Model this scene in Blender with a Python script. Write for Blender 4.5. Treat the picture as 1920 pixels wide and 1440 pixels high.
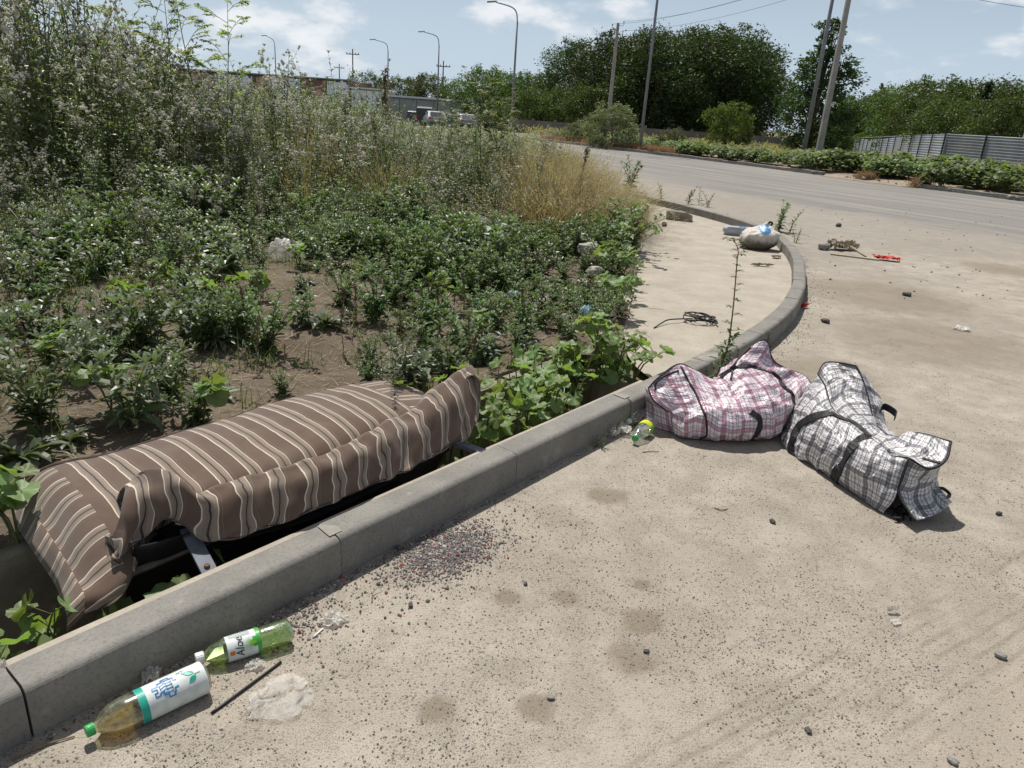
import bpy, bmesh, math, random
from math import sin, cos, pi, radians, sqrt, atan2
from mathutils import Vector, Matrix, noise
from mathutils.bvhtree import BVHTree

sc = bpy.context.scene
for o in list(bpy.data.objects):
    bpy.data.objects.remove(o)
C = sc.collection
random.seed(11)

# ------------------------------------------------------------------ camera
CAM_H = 1.6
F_PX = 1400.0                      # focal length in pixels of the 1920 x 1440 photograph
PITCH, ROLL = radians(20.0), radians(3.9)
_R0, _F = Vector((1, 0, 0)), Vector((0, cos(PITCH), -sin(PITCH)))
_U0 = Vector((0, sin(PITCH), cos(PITCH)))
_R = cos(ROLL) * _R0 + sin(ROLL) * _U0
_U = -sin(ROLL) * _R0 + cos(ROLL) * _U0
CAM = Vector((0, 0, CAM_H))
cd = bpy.data.cameras.new('camera')
cd.sensor_width = 36.0
cd.lens = F_PX / 1920.0 * 36.0
cd.clip_start, cd.clip_end = 0.05, 3000.0
cam = bpy.data.objects.new('camera', cd)
C.objects.link(cam)
cam.matrix_world = Matrix(((_R.x, _U.x, -_F.x, 0), (_R.y, _U.y, -_F.y, 0), (_R.z, _U.z, -_F.z, CAM_H), (0, 0, 0, 1)))
sc.camera = cam

# ------------------------------------------------------------------ world, sun, exposure
SUN_EL, SUN_AZ = radians(62.0), radians(-20.0)      # azimuth measured from +y towards +x
w = bpy.data.worlds.new('World')
sc.world = w
w.use_nodes = True
nt = w.node_tree
N, Lk = nt.nodes, nt.links
bg = N['Background']
sky = N.new('ShaderNodeTexSky')
sky.sky_type = 'NISHITA'
sky.sun_disc = False
sky.sun_elevation = SUN_EL
sky.sun_rotation = SUN_AZ
sky.air_density, sky.dust_density, sky.ozone_density = 1.0, 0.8, 1.3
tc = N.new('ShaderNodeTexCoord')
sp = N.new('ShaderNodeSeparateXYZ')
Lk.new(tc.outputs['Generated'], sp.inputs[0])
def wmath(op, a, b=None, clamp=False):
    m = N.new('ShaderNodeMath'); m.operation = op; m.use_clamp = clamp
    for k, v in ((0, a), (1, b)):
        if v is None: continue
        if isinstance(v, (int, float)): m.inputs[k].default_value = v
        else: Lk.new(v, m.inputs[k])
    return m.outputs[0]
cv = N.new('ShaderNodeCombineXYZ')
Lk.new(sp.outputs[0], cv.inputs[0]); Lk.new(sp.outputs[1], cv.inputs[1])
Lk.new(wmath('MULTIPLY', sp.outputs[2], 2.3), cv.inputs[2])
def wnoise(scale, detail, rough, off):
    mp = N.new('ShaderNodeMapping'); mp.inputs['Location'].default_value = off
    Lk.new(cv.outputs[0], mp.inputs[0])
    n_ = N.new('ShaderNodeTexNoise'); n_.inputs['Scale'].default_value = scale
    n_.inputs['Detail'].default_value = detail; n_.inputs['Roughness'].default_value = rough
    Lk.new(mp.outputs[0], n_.inputs['Vector'])
    return n_.outputs['Fac']
n1 = wnoise(7.0, 9.0, 0.56, (3.1, 1.7, 0.42))
n2 = wnoise(2.2, 4.0, 0.5, (7.3, 2.2, 1.1))
dens = wmath('ADD', n1, wmath('MULTIPLY', wmath('SUBTRACT', n2, 0.5), 0.75))
cl = N.new('ShaderNodeMapRange'); cl.interpolation_type = 'SMOOTHSTEP'
cl.inputs['From Min'].default_value, cl.inputs['From Max'].default_value = 0.475, 0.63
Lk.new(dens, cl.inputs['Value'])
mixc = N.new('ShaderNodeMix'); mixc.data_type = 'RGBA'
Lk.new(wmath('MULTIPLY', cl.outputs[0], 0.8), mixc.inputs['Factor'])
# the sky itself, a little paler than the clean model (summer dust)
pale = N.new('ShaderNodeMix'); pale.data_type = 'RGBA'
hz = N.new('ShaderNodeMapRange'); hz.interpolation_type = 'SMOOTHSTEP'
for _k, _v in (('From Min', 0.0), ('From Max', 0.42), ('To Min', 0.85), ('To Max', 0.0)): hz.inputs[_k].default_value = _v
Lk.new(sp.outputs[2], hz.inputs['Value'])
Lk.new(hz.outputs[0], pale.inputs['Factor'])
Lk.new(sky.outputs[0], pale.inputs[6])
pale.inputs[7].default_value = (10.8, 13.0, 15.4, 1)
Lk.new(pale.outputs[2], mixc.inputs[6])
mixc.inputs[7].default_value = (17.3, 17.5, 17.8, 1)
Lk.new(mixc.outputs[2], bg.inputs['Color'])
bg.inputs['Strength'].default_value = 0.05

sd = bpy.data.lights.new('sun', 'SUN')
sd.energy = 5.0
sd.angle = radians(0.55)
sd.color = (1.0, 0.955, 0.88)
sun = bpy.data.objects.new('sun', sd)
C.objects.link(sun)
SUN_DIR = Vector((sin(SUN_AZ) * cos(SUN_EL), cos(SUN_AZ) * cos(SUN_EL), sin(SUN_EL)))
sun.rotation_euler = SUN_DIR.to_track_quat('Z', 'Y').to_euler()
sun.location = (0, 0, 30)

sc.view_settings.view_transform = 'Standard'
sc.view_settings.look = 'None'
sc.view_settings.exposure = 0.12
sc.view_settings.gamma = 1.0
sc.view_settings.use_curve_mapping = False
sc.render.engine = 'CYCLES'
sc.cycles.use_denoising = True
sc.cycles.max_bounces = 8
sc.cycles.transparent_max_bounces = 12
sc.cycles.diffuse_bounces = 3

# ------------------------------------------------------------------ pixel helpers
def ray(x, y):
    return (x - 960) / F_PX * _R - (y - 720) / F_PX * _U + _F
def pz(x, y, z=0.0):
    d = ray(x, y); t = (z - CAM_H) / d.z
    return CAM + d * t
def pY(x, y, Y):
    d = ray(x, y); return CAM + d * (Y / d.y)
def proj(P):
    v = Vector(P) - CAM; d = v.dot(_F)
    if d <= 0.05: return (-9999, -9999)
    return 960 + F_PX * v.dot(_R) / d, 720 - F_PX * v.dot(_U) / d
def z_for(P, ty):
    'height above the foot P at which a vertical through P meets picture row ty'
    k = (720 - ty) / F_PX; X, Y = P[0], P[1]
    wv_ = (k * (X * _F.x + Y * _F.y) - X * _U.x - Y * _U.y) / (_U.z - k * _F.z)
    return CAM_H + wv_
# frame of the straight kerb: s along it, n away from the road
K0 = Vector((-0.5636, 2.2664, 0)); KU = Vector((0.61415, 0.78919, 0)); KN = Vector((-0.78919, 0.61415, 0))
def sn(s, n, z=0.0): return K0 + KU * s + KN * n + Vector((0, 0, z))
def to_sn(P): v = Vector(P) - K0; return v.dot(KU), v.dot(KN)
def smooth(a, b, x):
    t = min(1, max(0, (x - a) / (b - a))); return t * t * (3 - 2 * t)
def gz(y): return -0.9 * smooth(55, 110, y)          # the land falls slightly away

# ------------------------------------------------------------------ mesh helpers
def mesh(name, verts, faces, mat=None, smoothf=False, uvs=None):
    me = bpy.data.meshes.new(name)
    me.from_pydata([tuple(v) for v in verts], [], faces)
    if uvs is not None:
        ul = me.uv_layers.new(name='UVMap')
        flat = []
        for p in faces:
            for i in p: flat.extend(uvs[i])
        ul.data.foreach_set('uv', flat)
    if smoothf: me.polygons.foreach_set('use_smooth', [True] * len(me.polygons))
    if mat is not None: me.materials.append(mat)
    me.update()
    return me
def link(name, me, parent=None, loc=None, rot=None):
    o = bpy.data.objects.new(name, me)
    C.objects.link(o)
    if parent is not None: o.parent = parent
    if loc is not None: o.location = loc
    if rot is not None: o.rotation_euler = rot
    return o
def tag(o, label=None, cat=None, group=None, kind=None):
    if label: o['label'] = label
    if cat: o['category'] = cat
    if group: o['group'] = group
    if kind: o['kind'] = kind
    return o
def empty(name, loc=(0, 0, 0), rz=0.0):
    o = bpy.data.objects.new(name, None); C.objects.link(o)
    o.empty_display_size = 0.1
    o.location = loc; o.rotation_euler = (0, 0, rz)
    return o
KIDS = {}
def copy_tree(src, loc, rz=0.0, sca=1.0, label=None, rx=0.0, ry=0.0):
    c = src.copy(); C.objects.link(c)
    c.location = loc; c.rotation_euler = (rx, ry, rz); c.scale = (sca,) * 3 if not isinstance(sca, tuple) else sca
    if label: c['label'] = label
    for ch in KIDS[src.name]:
        k = ch.copy(); C.objects.link(k); k.parent = c
    return c
def place(o, loc, rz=0.0, sca=1.0):
    o.location = loc; o.rotation_euler = (0, 0, rz); o.scale = (sca,) * 3 if not isinstance(sca, tuple) else sca

class MB:
    def __init__(s): s.v = []; s.f = []; s.uv = []
    def add(s, vs, fs, uvs=None):
        b = len(s.v); s.v.extend(vs); s.f.extend([tuple(i + b for i in f) for f in fs])
        s.uv.extend(uvs if uvs else [(0, 0)] * len(vs))
    def box(s, c, sx, sy, sz, rot=None):
        pts = [Vector((x * sx / 2, y * sy / 2, z * sz / 2)) for z in (-1, 1) for y in (-1, 1) for x in (-1, 1)]
        if rot: pts = [rot @ p for p in pts]
        s.add([p + Vector(c) for p in pts], [(0, 2, 3, 1), (4, 5, 7, 6), (0, 1, 5, 4), (2, 6, 7, 3), (0, 4, 6, 2), (1, 3, 7, 5)])
    def tube(s, pts, radii, k=6, cap=True):
        pts = [Vector(p) for p in pts]
        if not isinstance(radii, (list, tuple)): radii = [radii] * len(pts)
        rings = []; prev = None
        for i, p in enumerate(pts):
            d = (pts[min(i + 1, len(pts) - 1)] - pts[max(i - 1, 0)])
            if d.length < 1e-9: d = Vector((0, 0, 1))
            d.normalize()
            if prev is None:
                a = d.orthogonal().normalized()
            else:
                a = prev - d * prev.dot(d)
                a = a.normalized() if a.length > 1e-6 else d.orthogonal().normalized()
            prev = a; b = d.cross(a)
            rings.append([p + (a * cos(2 * pi * j / k) + b * sin(2 * pi * j / k)) * radii[i] for j in range(k)])
        vs = [v for r in rings for v in r]; fs = []
        for i in range(len(pts) - 1):
            for j in range(k):
                fs.append((i * k + j, i * k + (j + 1) % k, (i + 1) * k + (j + 1) % k, (i + 1) * k + j))
        if cap:
            fs.append(tuple(range(k - 1, -1, -1))); fs.append(tuple((len(pts) - 1) * k + j for j in range(k)))
        s.add(vs, fs)
    def lathe(s, prof, k=20, axis='z'):
        vs = []; fs = []; uv = []
        for i, (r, z) in enumerate(prof):
            for j in range(k):
                a = 2 * pi * j / k
                vs.append(Vector((r * cos(a), r * sin(a), z))); uv.append((j / k, z))
        for i in range(len(prof) - 1):
            for j in range(k):
                fs.append((i * k + j, i * k + (j + 1) % k, (i + 1) * k + (j + 1) % k, (i + 1) * k + j))
        s.add(vs, fs, uv)
    def obj(s, name, mat, parent=None, smoothf=False, uv=False, loc=None, rot=None):
        return link(name, mesh(name, s.v, s.f, mat, smoothf, s.uv if uv else None), parent, loc, rot)

def catmull(p0, p1, p2, p3, t):
    return 0.5 * ((2 * p1) + (-p0 + p2) * t + (2 * p0 - 5 * p1 + 4 * p2 - p3) * t * t + (-p0 + 3 * p1 - 3 * p2 + p3) * t ** 3)
def spline(pts, n):
    pts = [Vector(p) for p in pts]; out = []; m = len(pts) - 1
    ext = [2 * pts[0] - pts[1]] + pts + [2 * pts[-1] - pts[-2]]
    for i in range(n):
        x = i / (n - 1) * m; k = min(int(x), m - 1)
        out.append(catmull(ext[k], ext[k + 1], ext[k + 2], ext[k + 3], x - k))
    return out
def resample(pts, n=None, step=None):
    L = [0.0]
    for a, b in zip(pts, pts[1:]): L.append(L[-1] + (b - a).length)
    if n is None: n = max(2, int(round(L[-1] / step)) + 1)
    out = []; k = 0
    for i in range(n):
        d = L[-1] * i / (n - 1)
        while k < len(L) - 2 and L[k + 1] < d: k += 1
        t = (d - L[k]) / max(1e-9, L[k + 1] - L[k]); out.append(pts[k].lerp(pts[k + 1], t))
    return out
def patch(ctrl, nu, nv):
    """tensor spline through a net of points: rows v, columns u -> grid[v][u]"""
    rows = [spline(r, nu) for r in ctrl]
    cols = [spline([r[i] for r in rows], nv) for i in range(nu)]
    return [[cols[i][j] for i in range(nu)] for j in range(nv)]
def grid_uv(g, su=1.0, sv=1.0):
    nv, nu = len(g), len(g[0]); uv = [[(0, 0)] * nu for _ in range(nv)]
    mu = [0.0]; mid = g[nv // 2]
    for i in range(1, nu): mu.append(mu[-1] + (mid[i] - mid[i - 1]).length)
    for i in range(nu):
        v = 0.0
        for j in range(nv):
            if j: v += (g[j][i] - g[j - 1][i]).length
            uv[j][i] = (mu[i] * su, v * sv)
    return [uv[j][i] for j in range(nv) for i in range(nu)]
def grid_faces(nv, nu, flip=False):
    fs = []
    for j in range(nv - 1):
        for i in range(nu - 1):
            a = j * nu + i; f = (a, a + 1, a + nu + 1, a + nu)
            fs.append(f[::-1] if flip else f)
    return fs
def grid_normal(g, j, i):
    nv, nu = len(g), len(g[0])
    du = g[j][min(i + 1, nu - 1)] - g[j][max(i - 1, 0)]; dv = g[min(j + 1, nv - 1)][i] - g[max(j - 1, 0)][i]
    n = du.cross(dv); return n.normalized() if n.length > 1e-12 else Vector((0, 0, 1))
def wrinkle(g, fn, fade=0.12):
    nv, nu = len(g), len(g[0]); out = []
    for j in range(nv):
        row = []
        for i in range(nu):
            a, b = i / (nu - 1), j / (nv - 1)
            m = min(1, min(a, 1 - a) / fade) * min(1, min(b, 1 - b) / fade) if fade > 0 else 1
            row.append(g[j][i] + grid_normal(g, j, i) * fn(g[j][i], a, b) * m)
        out.append(row)
    return out

# ------------------------------------------------------------------ materials
class Mat:
    def __init__(s, name):
        s.m = bpy.data.materials.new(name); s.m.use_nodes = True
        s.nt = s.m.node_tree; s.n = s.nt.nodes; s.l = s.nt.links; s.b = s.n['Principled BSDF']; s.out = s.n['Material Output']
    def new(s, t, **kw):
        nd = s.n.new('ShaderNode' + t)
        for k, v in kw.items(): setattr(nd, k, v)
        return nd
    def put(s, sock, v):
        if hasattr(v, 'is_output') or isinstance(v, bpy.types.NodeSocket): s.l.new(v, sock)
        else:
            if isinstance(v, tuple) and len(v) == 3 and len(sock.default_value) == 4: v = v + (1,)
            sock.default_value = v
        return s
    def set(s, **kw):
        for k, v in kw.items(): s.put(s.b.inputs[k.replace('_', ' ')], v)
        return s
    def coord(s, kind='Object'): return s.new('TexCoord').outputs[kind]
    def mapping(s, vec, scale=(1, 1, 1), rot=(0, 0, 0), loc=(0, 0, 0)):
        m = s.new('Mapping'); s.l.new(vec, m.inputs[0]); m.inputs['Scale'].default_value = scale; m.inputs['Rotation'].default_value = rot; m.inputs['Location'].default_value = loc
        return m.outputs[0]
    def noise(s, scale, detail=4, rough=0.55, vec=None, dist=0.0):
        t = s.new('TexNoise'); t.inputs['Scale'].default_value = scale; t.inputs['Detail'].default_value = detail; t.inputs['Roughness'].default_value = rough; t.inputs['Distortion'].default_value = dist
        if vec is not None: s.l.new(vec, t.inputs['Vector'])
        return t.outputs['Fac']
    def voro(s, scale, vec=None, feature='F1', out='Distance', rnd=1.0):
        t = s.new('TexVoronoi', feature=feature); t.inputs['Scale'].default_value = scale; t.inputs['Randomness'].default_value = rnd
        if vec is not None: s.l.new(vec, t.inputs['Vector'])
        return t.outputs[out]
    def math(s, op, a, b=0.0, c=None, clamp=False):
        m = s.new('Math', operation=op); m.use_clamp = clamp
        s.put(m.inputs[0], a); s.put(m.inputs[1], b)
        if c is not None: s.put(m.inputs[2], c)
        return m.outputs[0]
    def rng(s, v, a, b, c=0.0, d=1.0, st=True):
        m = s.new('MapRange'); m.interpolation_type = 'SMOOTHSTEP' if st else 'LINEAR'
        s.l.new(v, m.inputs['Value'])
        for k, x in (('From Min', a), ('From Max', b), ('To Min', c), ('To Max', d)): m.inputs[k].default_value = x
        return m.outputs[0]
    def mix(s, f, a, b, mode='MIX'):
        m = s.new('Mix', data_type='RGBA', blend_type=mode); m.clamp_factor = True
        s.put(m.inputs[0], f); s.put(m.inputs[6], a); s.put(m.inputs[7], b)
        return m.outputs[2]
    def ramp(s, v, stops, interp='LINEAR'):
        r = s.new('ValToRGB'); cr = r.color_ramp; cr.interpolation = interp
        while len(cr.elements) > 1: cr.elements.remove(cr.elements[-1])
        for k, (p, c) in enumerate(stops):
            e = cr.elements[0] if k == 0 else cr.elements.new(p)
            e.position = p; e.color = c + (1,) if len(c) == 3 else c
        s.l.new(v, r.inputs[0]); return r.outputs[0]
    def bump(s, h, strength=0.3, dist=0.01, normal=None):
        b = s.new('Bump'); b.inputs['Strength'].default_value = strength; b.inputs['Distance'].default_value = dist
        s.l.new(h, b.inputs['Height'])
        if normal is not None: s.l.new(normal, b.inputs['Normal'])
        return b.outputs[0]
    def sep(s, vec):
        x = s.new('SeparateXYZ'); s.l.new(vec, x.inputs[0]); return x.outputs
M = {}
def simple(name, col, rough=0.7, var=0.25, scale=8.0, bump=0.0, bscale=40.0, spec=0.3, metal=0.0, coord='Object'):
    m = Mat(name); v = m.coord(coord)
    n = m.noise(scale, 5, 0.6, v)
    dark = tuple(c * (1 - var) for c in col); lite = tuple(min(1, c * (1 + var)) for c in col)
    m.set(Base_Color=m.mix(m.rng(n, 0.3, 0.7), dark, lite), Roughness=rough, Metallic=metal)
    m.b.inputs['Specular IOR Level'].default_value = spec
    if bump: m.set(Normal=m.bump(m.noise(bscale, 4, 0.6, v), bump, 0.01))
    M[name] = m.m
    return m.m

def road_material():
    m = Mat('dusty_asphalt'); p = m.coord('Object'); x, y, z = m.sep(p)
    # how far a point lies beyond the ragged dust edge of the carriageway (metres)
    a = Vector((3.11, 23.46)); b = Vector((9.15, 13.92)); d = (b - a).normalized(); nn = Vector((-d.y, d.x))
    if nn.y < 0: nn = -nn
    q = m.math('ADD', m.math('MULTIPLY', x, nn.x), m.math('MULTIPLY', y, nn.y))
    q = m.math('SUBTRACT', q, a.x * nn.x + a.y * nn.y)
    low = m.new('TexNoise'); low.inputs['Scale'].default_value = 0.42; low.inputs['Detail'].default_value = 4; low.inputs['Roughness'].default_value = .62; m.l.new(p, low.inputs['Vector'])
    lo_f = low.outputs['Fac']; lo_c = m.sep(low.outputs['Color'])
    clean = m.rng(m.math('ADD', q, m.math('MULTIPLY', m.math('SUBTRACT', lo_f, 0.5), 5.0)), -0.9, 0.7)
    along = m.mapping(p, (1, 1, 1), (0, 0, -atan2(d.y, d.x)))
    streak = m.noise(1.0, 3, 0.6, m.mapping(along, (0.12, 2.2, 1)))
    fine = m.noise(150, 2, 0.75, p)
    vt = m.new('TexVoronoi'); vt.inputs['Scale'].default_value = 85; m.l.new(p, vt.inputs['Vector']); vo = vt.outputs['Distance']; vc = m.sep(vt.outputs['Color'])
    asph = m.mix(m.rng(fine, 0.3, 0.72), (0.135, 0.130, 0.123), (0.235, 0.226, 0.213))
    asph = m.mix(m.rng(streak, 0.40, 0.68), asph, (0.262, 0.245, 0.219))
    mid = m.new('TexNoise'); mid.inputs['Scale'].default_value = 4.2; mid.inputs['Detail'].default_value = 5; mid.inputs['Roughness'].default_value = .68; m.l.new(p, mid.inputs['Vector'])
    n_mid = mid.outputs['Fac']; mc = m.sep(mid.outputs['Color'])
    dust = m.mix(m.rng(lo_c[1], 0.36, 0.66), (0.335, 0.293, 0.240), (0.405, 0.362, 0.305))
    dust = m.mix(m.rng(n_mid, 0.46, 0.68, 0, 0.45), dust, (0.250, 0.219, 0.180))
    speck = m.noise(235, 1, 0.5, p)
    dust = m.mix(m.math('MULTIPLY', m.rng(speck, 0.52, 0.66), m.rng(mc[0], 0.36, 0.56, 0.35, 0.85)), dust, (0.135, 0.118, 0.098))
    show = m.math('MULTIPLY', m.rng(mc[2], 0.40, 0.58), m.rng(fine, 0.30, 0.60))
    grain = m.mix(m.rng(vc[0], 0.2, 0.9), (0.125, 0.112, 0.098), (0.27, 0.245, 0.21))
    spots = m.math('MULTIPLY', m.rng(vo, 0.28, 0.46, 1.0, 0.0), m.rng(vc[1], 0.40, 0.55))
    c = m.mix(m.math('MULTIPLY', m.math('ADD', m.math('MULTIPLY', show, 0.65), 0.28), spots), dust, grain)
    c = m.mix(m.math('MULTIPLY', show, 0.36), c, (0.165, 0.148, 0.122))
    c = m.mix(m.rng(m.math('ADD', m.math('MULTIPLY', y, 0.05), lo_c[2]), 0.86, 1.15, 0, 0.55), c, (0.235, 0.218, 0.192))
    # dried stains
    wob_s = m.math('MULTIPLY', m.math('SUBTRACT', m.noise(9.0, 3, 0.6, p), 0.5), 1.6)
    wob_b = m.math('MULTIPLY', m.math('SUBTRACT', mc[0], 0.5), 2.4)
    st = None
    for (sx, sy, r) in ((1140, 930, 0.10), (1062, 1123, 0.055), (1205, 1165, 0.075), (1180, 1235, 0.085), (1205, 1098, 0.035), (1000, 1325, 0.06), (820, 1330, 0.05), (1410, 480, 0.3), (1880, 505, 0.55), (1650, 555, 0.9), (1750, 640, 0.9), (1550, 700, 0.4), (955, 1118, 0.05)):
        P = pz(sx, sy); dn = m.new('VectorMath', operation='DISTANCE'); m.l.new(p, dn.inputs[0]); dn.inputs[1].default_value = P
        k = m.rng(m.math('ADD', m.math('DIVIDE', dn.outputs['Value'], r), wob_s if r < .2 else wob_b), 0.55, 1.25, 1.0 if r < .2 else 0.8, 0.0)
        st = k if st is None else m.math('MAXIMUM', st, k)
    c = m.mix(m.math('MULTIPLY', st, 0.72), c, m.mix(m.rng(fine, .35, .65), (0.135, 0.108, 0.078), (0.215, 0.175, 0.128)))
    # tyre tracks pressed into the dust
    A, B = pz(1470, 1330), pz(1880, 1100); td = (B - A).normalized(); tn = Vector((-td.y, td.x, 0))
    tq = m.math('SUBTRACT', m.math('ADD', m.math('MULTIPLY', x, tn.x), m.math('MULTIPLY', y, tn.y)), A.dot(tn))
    tqw = m.math('ADD', tq, m.math('MULTIPLY', m.math('SUBTRACT', lo_f, 0.5), 0.16))
    wv = m.math('SINE', m.math('MULTIPLY', tqw, 2 * pi / 0.060))
    band = m.math('MULTIPLY', m.math('MULTIPLY', m.rng(tqw, -0.34, -0.26), m.rng(tqw, 0.07, 0.11, 1, 0)), m.rng(mc[1], 0.38, 0.58))
    sand = m.math('MULTIPLY', m.rng(tqw, -0.45, -0.05, 1, 0), m.rng(n_mid, 0.3, 0.6, 0.5, 1.0))
    c = m.mix(m.math('MULTIPLY', sand, 0.55), c, (0.320, 0.276, 0.218))
    c = m.mix(m.math('MULTIPLY', m.math('MULTIPLY', m.rng(wv, 0.3, 1.0), band), 0.48), c, (0.190, 0.158, 0.120))
    c = m.mix(clean, c, asph)
    m.set(Base_Color=c, Roughness=0.92)
    m.b.inputs['Specular IOR Level'].default_value = 0.2
    h = m.math('ADD', m.math('MULTIPLY', spots, 0.5), m.math('ADD', fine, m.math('MULTIPLY', speck, .6)))
    m.set(Normal=m.bump(h, 0.5, 0.006))
    M['road'] = m.m
road_material()

def concrete(name, c0, c1, stain, sc_=1.0, gr=0.35):
    m = Mat(name); p = m.coord('Object'); oi = m.new('ObjectInfo').outputs['Random']
    off = m.new('VectorMath', operation='ADD'); m.l.new(p, off.inputs[0])
    cx = m.new('CombineXYZ'); m.l.new(m.math('MULTIPLY', oi, 37.0), cx.inputs[0]); m.l.new(m.math('MULTIPLY', oi, 11.0), cx.inputs[1]); m.l.new(cx.outputs[0], off.inputs[1])
    v = off.outputs[0]
    c = m.mix(m.rng(m.noise(6 * sc_, 6, 0.65, v), 0.3, 0.7), c0, c1)
    c = m.mix(m.rng(m.noise(90 * sc_, 3, 0.7, v), 0.45, 0.75, 0, gr), c, tuple(k * 0.55 for k in c0))
    c = m.mix(m.rng(m.noise(3.1 * sc_, 5, 0.7, v), 0.56, 0.70, 0, 0.65), c, stain)
    c = m.mix(m.rng(m.voro(5 * sc_, v), 0.0, 0.09, 0.45, 0.0), c, stain)
    c = m.mix(m.math('MULTIPLY', m.math('SUBTRACT', oi, 0.5), 0.25), c, (0.1, 0.1, 0.1))
    m.set(Base_Color=c, Roughness=0.9); m.b.inputs['Specular IOR Level'].default_value = 0.2
    m.set(Normal=m.bump(m.math('ADD', m.noise(160 * sc_, 3, 0.7, v), m.math('MULTIPLY', m.noise(22 * sc_, 5, 0.6, v), 1.2)), 0.35, 0.004))
    M[name] = m.m
concrete('kerb_concrete', (0.185, 0.177, 0.160), (0.245, 0.233, 0.210), (0.36, 0.33, 0.28), 1.0, .6)
concrete('far_kerb_concrete', (0.20, 0.19, 0.17), (0.29, 0.27, 0.24), (0.33, 0.29, 0.23))
concrete('sidewalk_concrete', (0.345, 0.305, 0.248), (0.425, 0.382, 0.318), (0.30, 0.264, 0.212), 0.5, 0.3)
concrete('pale_concrete', (0.33, 0.29, 0.24), (0.42, 0.375, 0.31), (0.36, 0.30, 0.235))
concrete('ditch_concrete', (0.20, 0.18, 0.15), (0.29, 0.26, 0.215), (0.17, 0.14, 0.105))
concrete('wall_concrete', (0.13, 0.125, 0.115), (0.19, 0.18, 0.165), (0.11, 0.10, 0.09), 0.2)
concrete('pole_concrete', (0.27, 0.255, 0.235), (0.35, 0.335, 0.305), (0.23, 0.21, 0.18), 0.4)

def soil():
    m = Mat('soil'); p = m.coord('Object')
    c = m.mix(m.rng(m.noise(1.8, 6, 0.65, p), 0.3, 0.7), (0.105, 0.082, 0.060), (0.205, 0.168, 0.126))
    c = m.mix(m.rng(m.noise(28, 4, 0.75, p), 0.42, 0.68, 0, 0.75), c, (0.105, 0.078, 0.055))
    fib = m.noise(9, 3, 0.7, m.mapping(p, (1, 7, 1), (0, 0, 0.6)), 0.8)
    c = m.mix(m.rng(fib, 0.57, 0.66, 0, 0.3), c, (0.30, 0.25, 0.175))
    fib2 = m.noise(11, 3, 0.7, m.mapping(p, (8, 1, 1), (0, 0, 0.3)), 0.8)
    c = m.mix(m.rng(fib2, 0.58, 0.67, 0, 0.3), c, (0.28, 0.23, 0.16))
    m.set(Base_Color=c, Roughness=0.95, Normal=m.bump(m.math('ADD', m.noise(40, 5, 0.75, p), m.math('MULTIPLY', fib, 0.6)), 0.9, 0.02))
    m.b.inputs['Specular IOR Level'].default_value = 0.15
    M['soil'] = m.m
    m = Mat('far_ground'); p = m.coord('Object')
    c = m.mix(m.rng(m.noise(0.35, 6, 0.65, p), 0.35, 0.65), (0.10, 0.105, 0.045), (0.24, 0.19, 0.115))
    c = m.mix(m.rng(m.noise(6, 4, 0.7, p), 0.4, 0.7, 0, 0.6), c, (0.06, 0.07, 0.03))
    m.set(Base_Color=c, Roughness=0.95, Normal=m.bump(m.noise(8, 5, 0.7, p), 0.8, 0.1))
    M['far_ground'] = m.m
    m = Mat('spilt_earth'); p = m.coord('Object')
    c = m.mix(m.rng(m.noise(1.6, 6, 0.65, p), 0.35, 0.65), (0.24, 0.19, 0.135), (0.36, 0.295, 0.215))
    c = m.mix(m.rng(m.noise(14, 4, 0.7, p), 0.45, 0.7, 0, 0.7), c, (0.15, 0.12, 0.085))
    m.set(Base_Color=c, Roughness=0.95, Normal=m.bump(m.noise(10, 5, 0.75, p), 0.9, 0.06))
    M['spilt_earth'] = m.m
soil()

def leafmat(name, cols, trans=0.35, rough=0.5, spec=0.45, tcol=None):
    """cols: list of colours picked leaf by leaf"""
    m = Mat(name); isl = m.new('NewGeometry').outputs['Random Per Island']; oi = m.new('ObjectInfo').outputs['Random']
    k = len(cols)
    c = m.ramp(isl, [(i / max(1, k - 1), col) for i, col in enumerate(cols)])
    h = m.new('HueSaturation'); m.l.new(c, h.inputs['Color'])
    m.l.new(m.math('ADD', m.math('MULTIPLY', oi, 0.55), 0.72), h.inputs['Value'])
    m.l.new(m.math('ADD', m.math('MULTIPLY', oi, 0.05), 0.475), h.inputs['Hue'])
    m.set(Base_Color=h.outputs[0], Roughness=rough); m.b.inputs['Specular IOR Level'].default_value = spec
    t = m.new('BsdfTranslucent')
    tc_ = m.mix(1.0, h.outputs[0], tcol or (1.5, 1.6, 0.55), 'MULTIPLY'); m.l.new(tc_, t.inputs[0])
    ms = m.new('MixShader'); ms.inputs[0].default_value = trans
    m.l.new(m.b.outputs[0], ms.inputs[1]); m.l.new(t.outputs[0], ms.inputs[2]); m.l.new(ms.outputs[0], m.out.inputs['Surface'])
    M[name] = m.m
leafmat('thistle_leaf', [(0.060, 0.082, 0.036), (0.105, 0.130, 0.068), (0.155, 0.178, 0.108), (0.190, 0.205, 0.130), (0.200, 0.195, 0.12)], rough=.42, spec=.5)
leafmat('weed_leaf', [(0.045, 0.080, 0.024), (0.075, 0.120, 0.040), (0.105, 0.160, 0.058), (0.135, 0.180, 0.088)], rough=0.46, spec=0.4)
leafmat('grey_weed_leaf', [(0.055, 0.085, 0.040), (0.095, 0.128, 0.070), (0.140, 0.175, 0.105), (0.17, 0.19, 0.13)], rough=0.42, spec=0.5)
leafmat('mallow_leaf', [(0.135, 0.200, 0.068), (0.170, 0.240, 0.090), (0.205, 0.275, 0.115)], 0.4, 0.5, 0.4)
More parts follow.
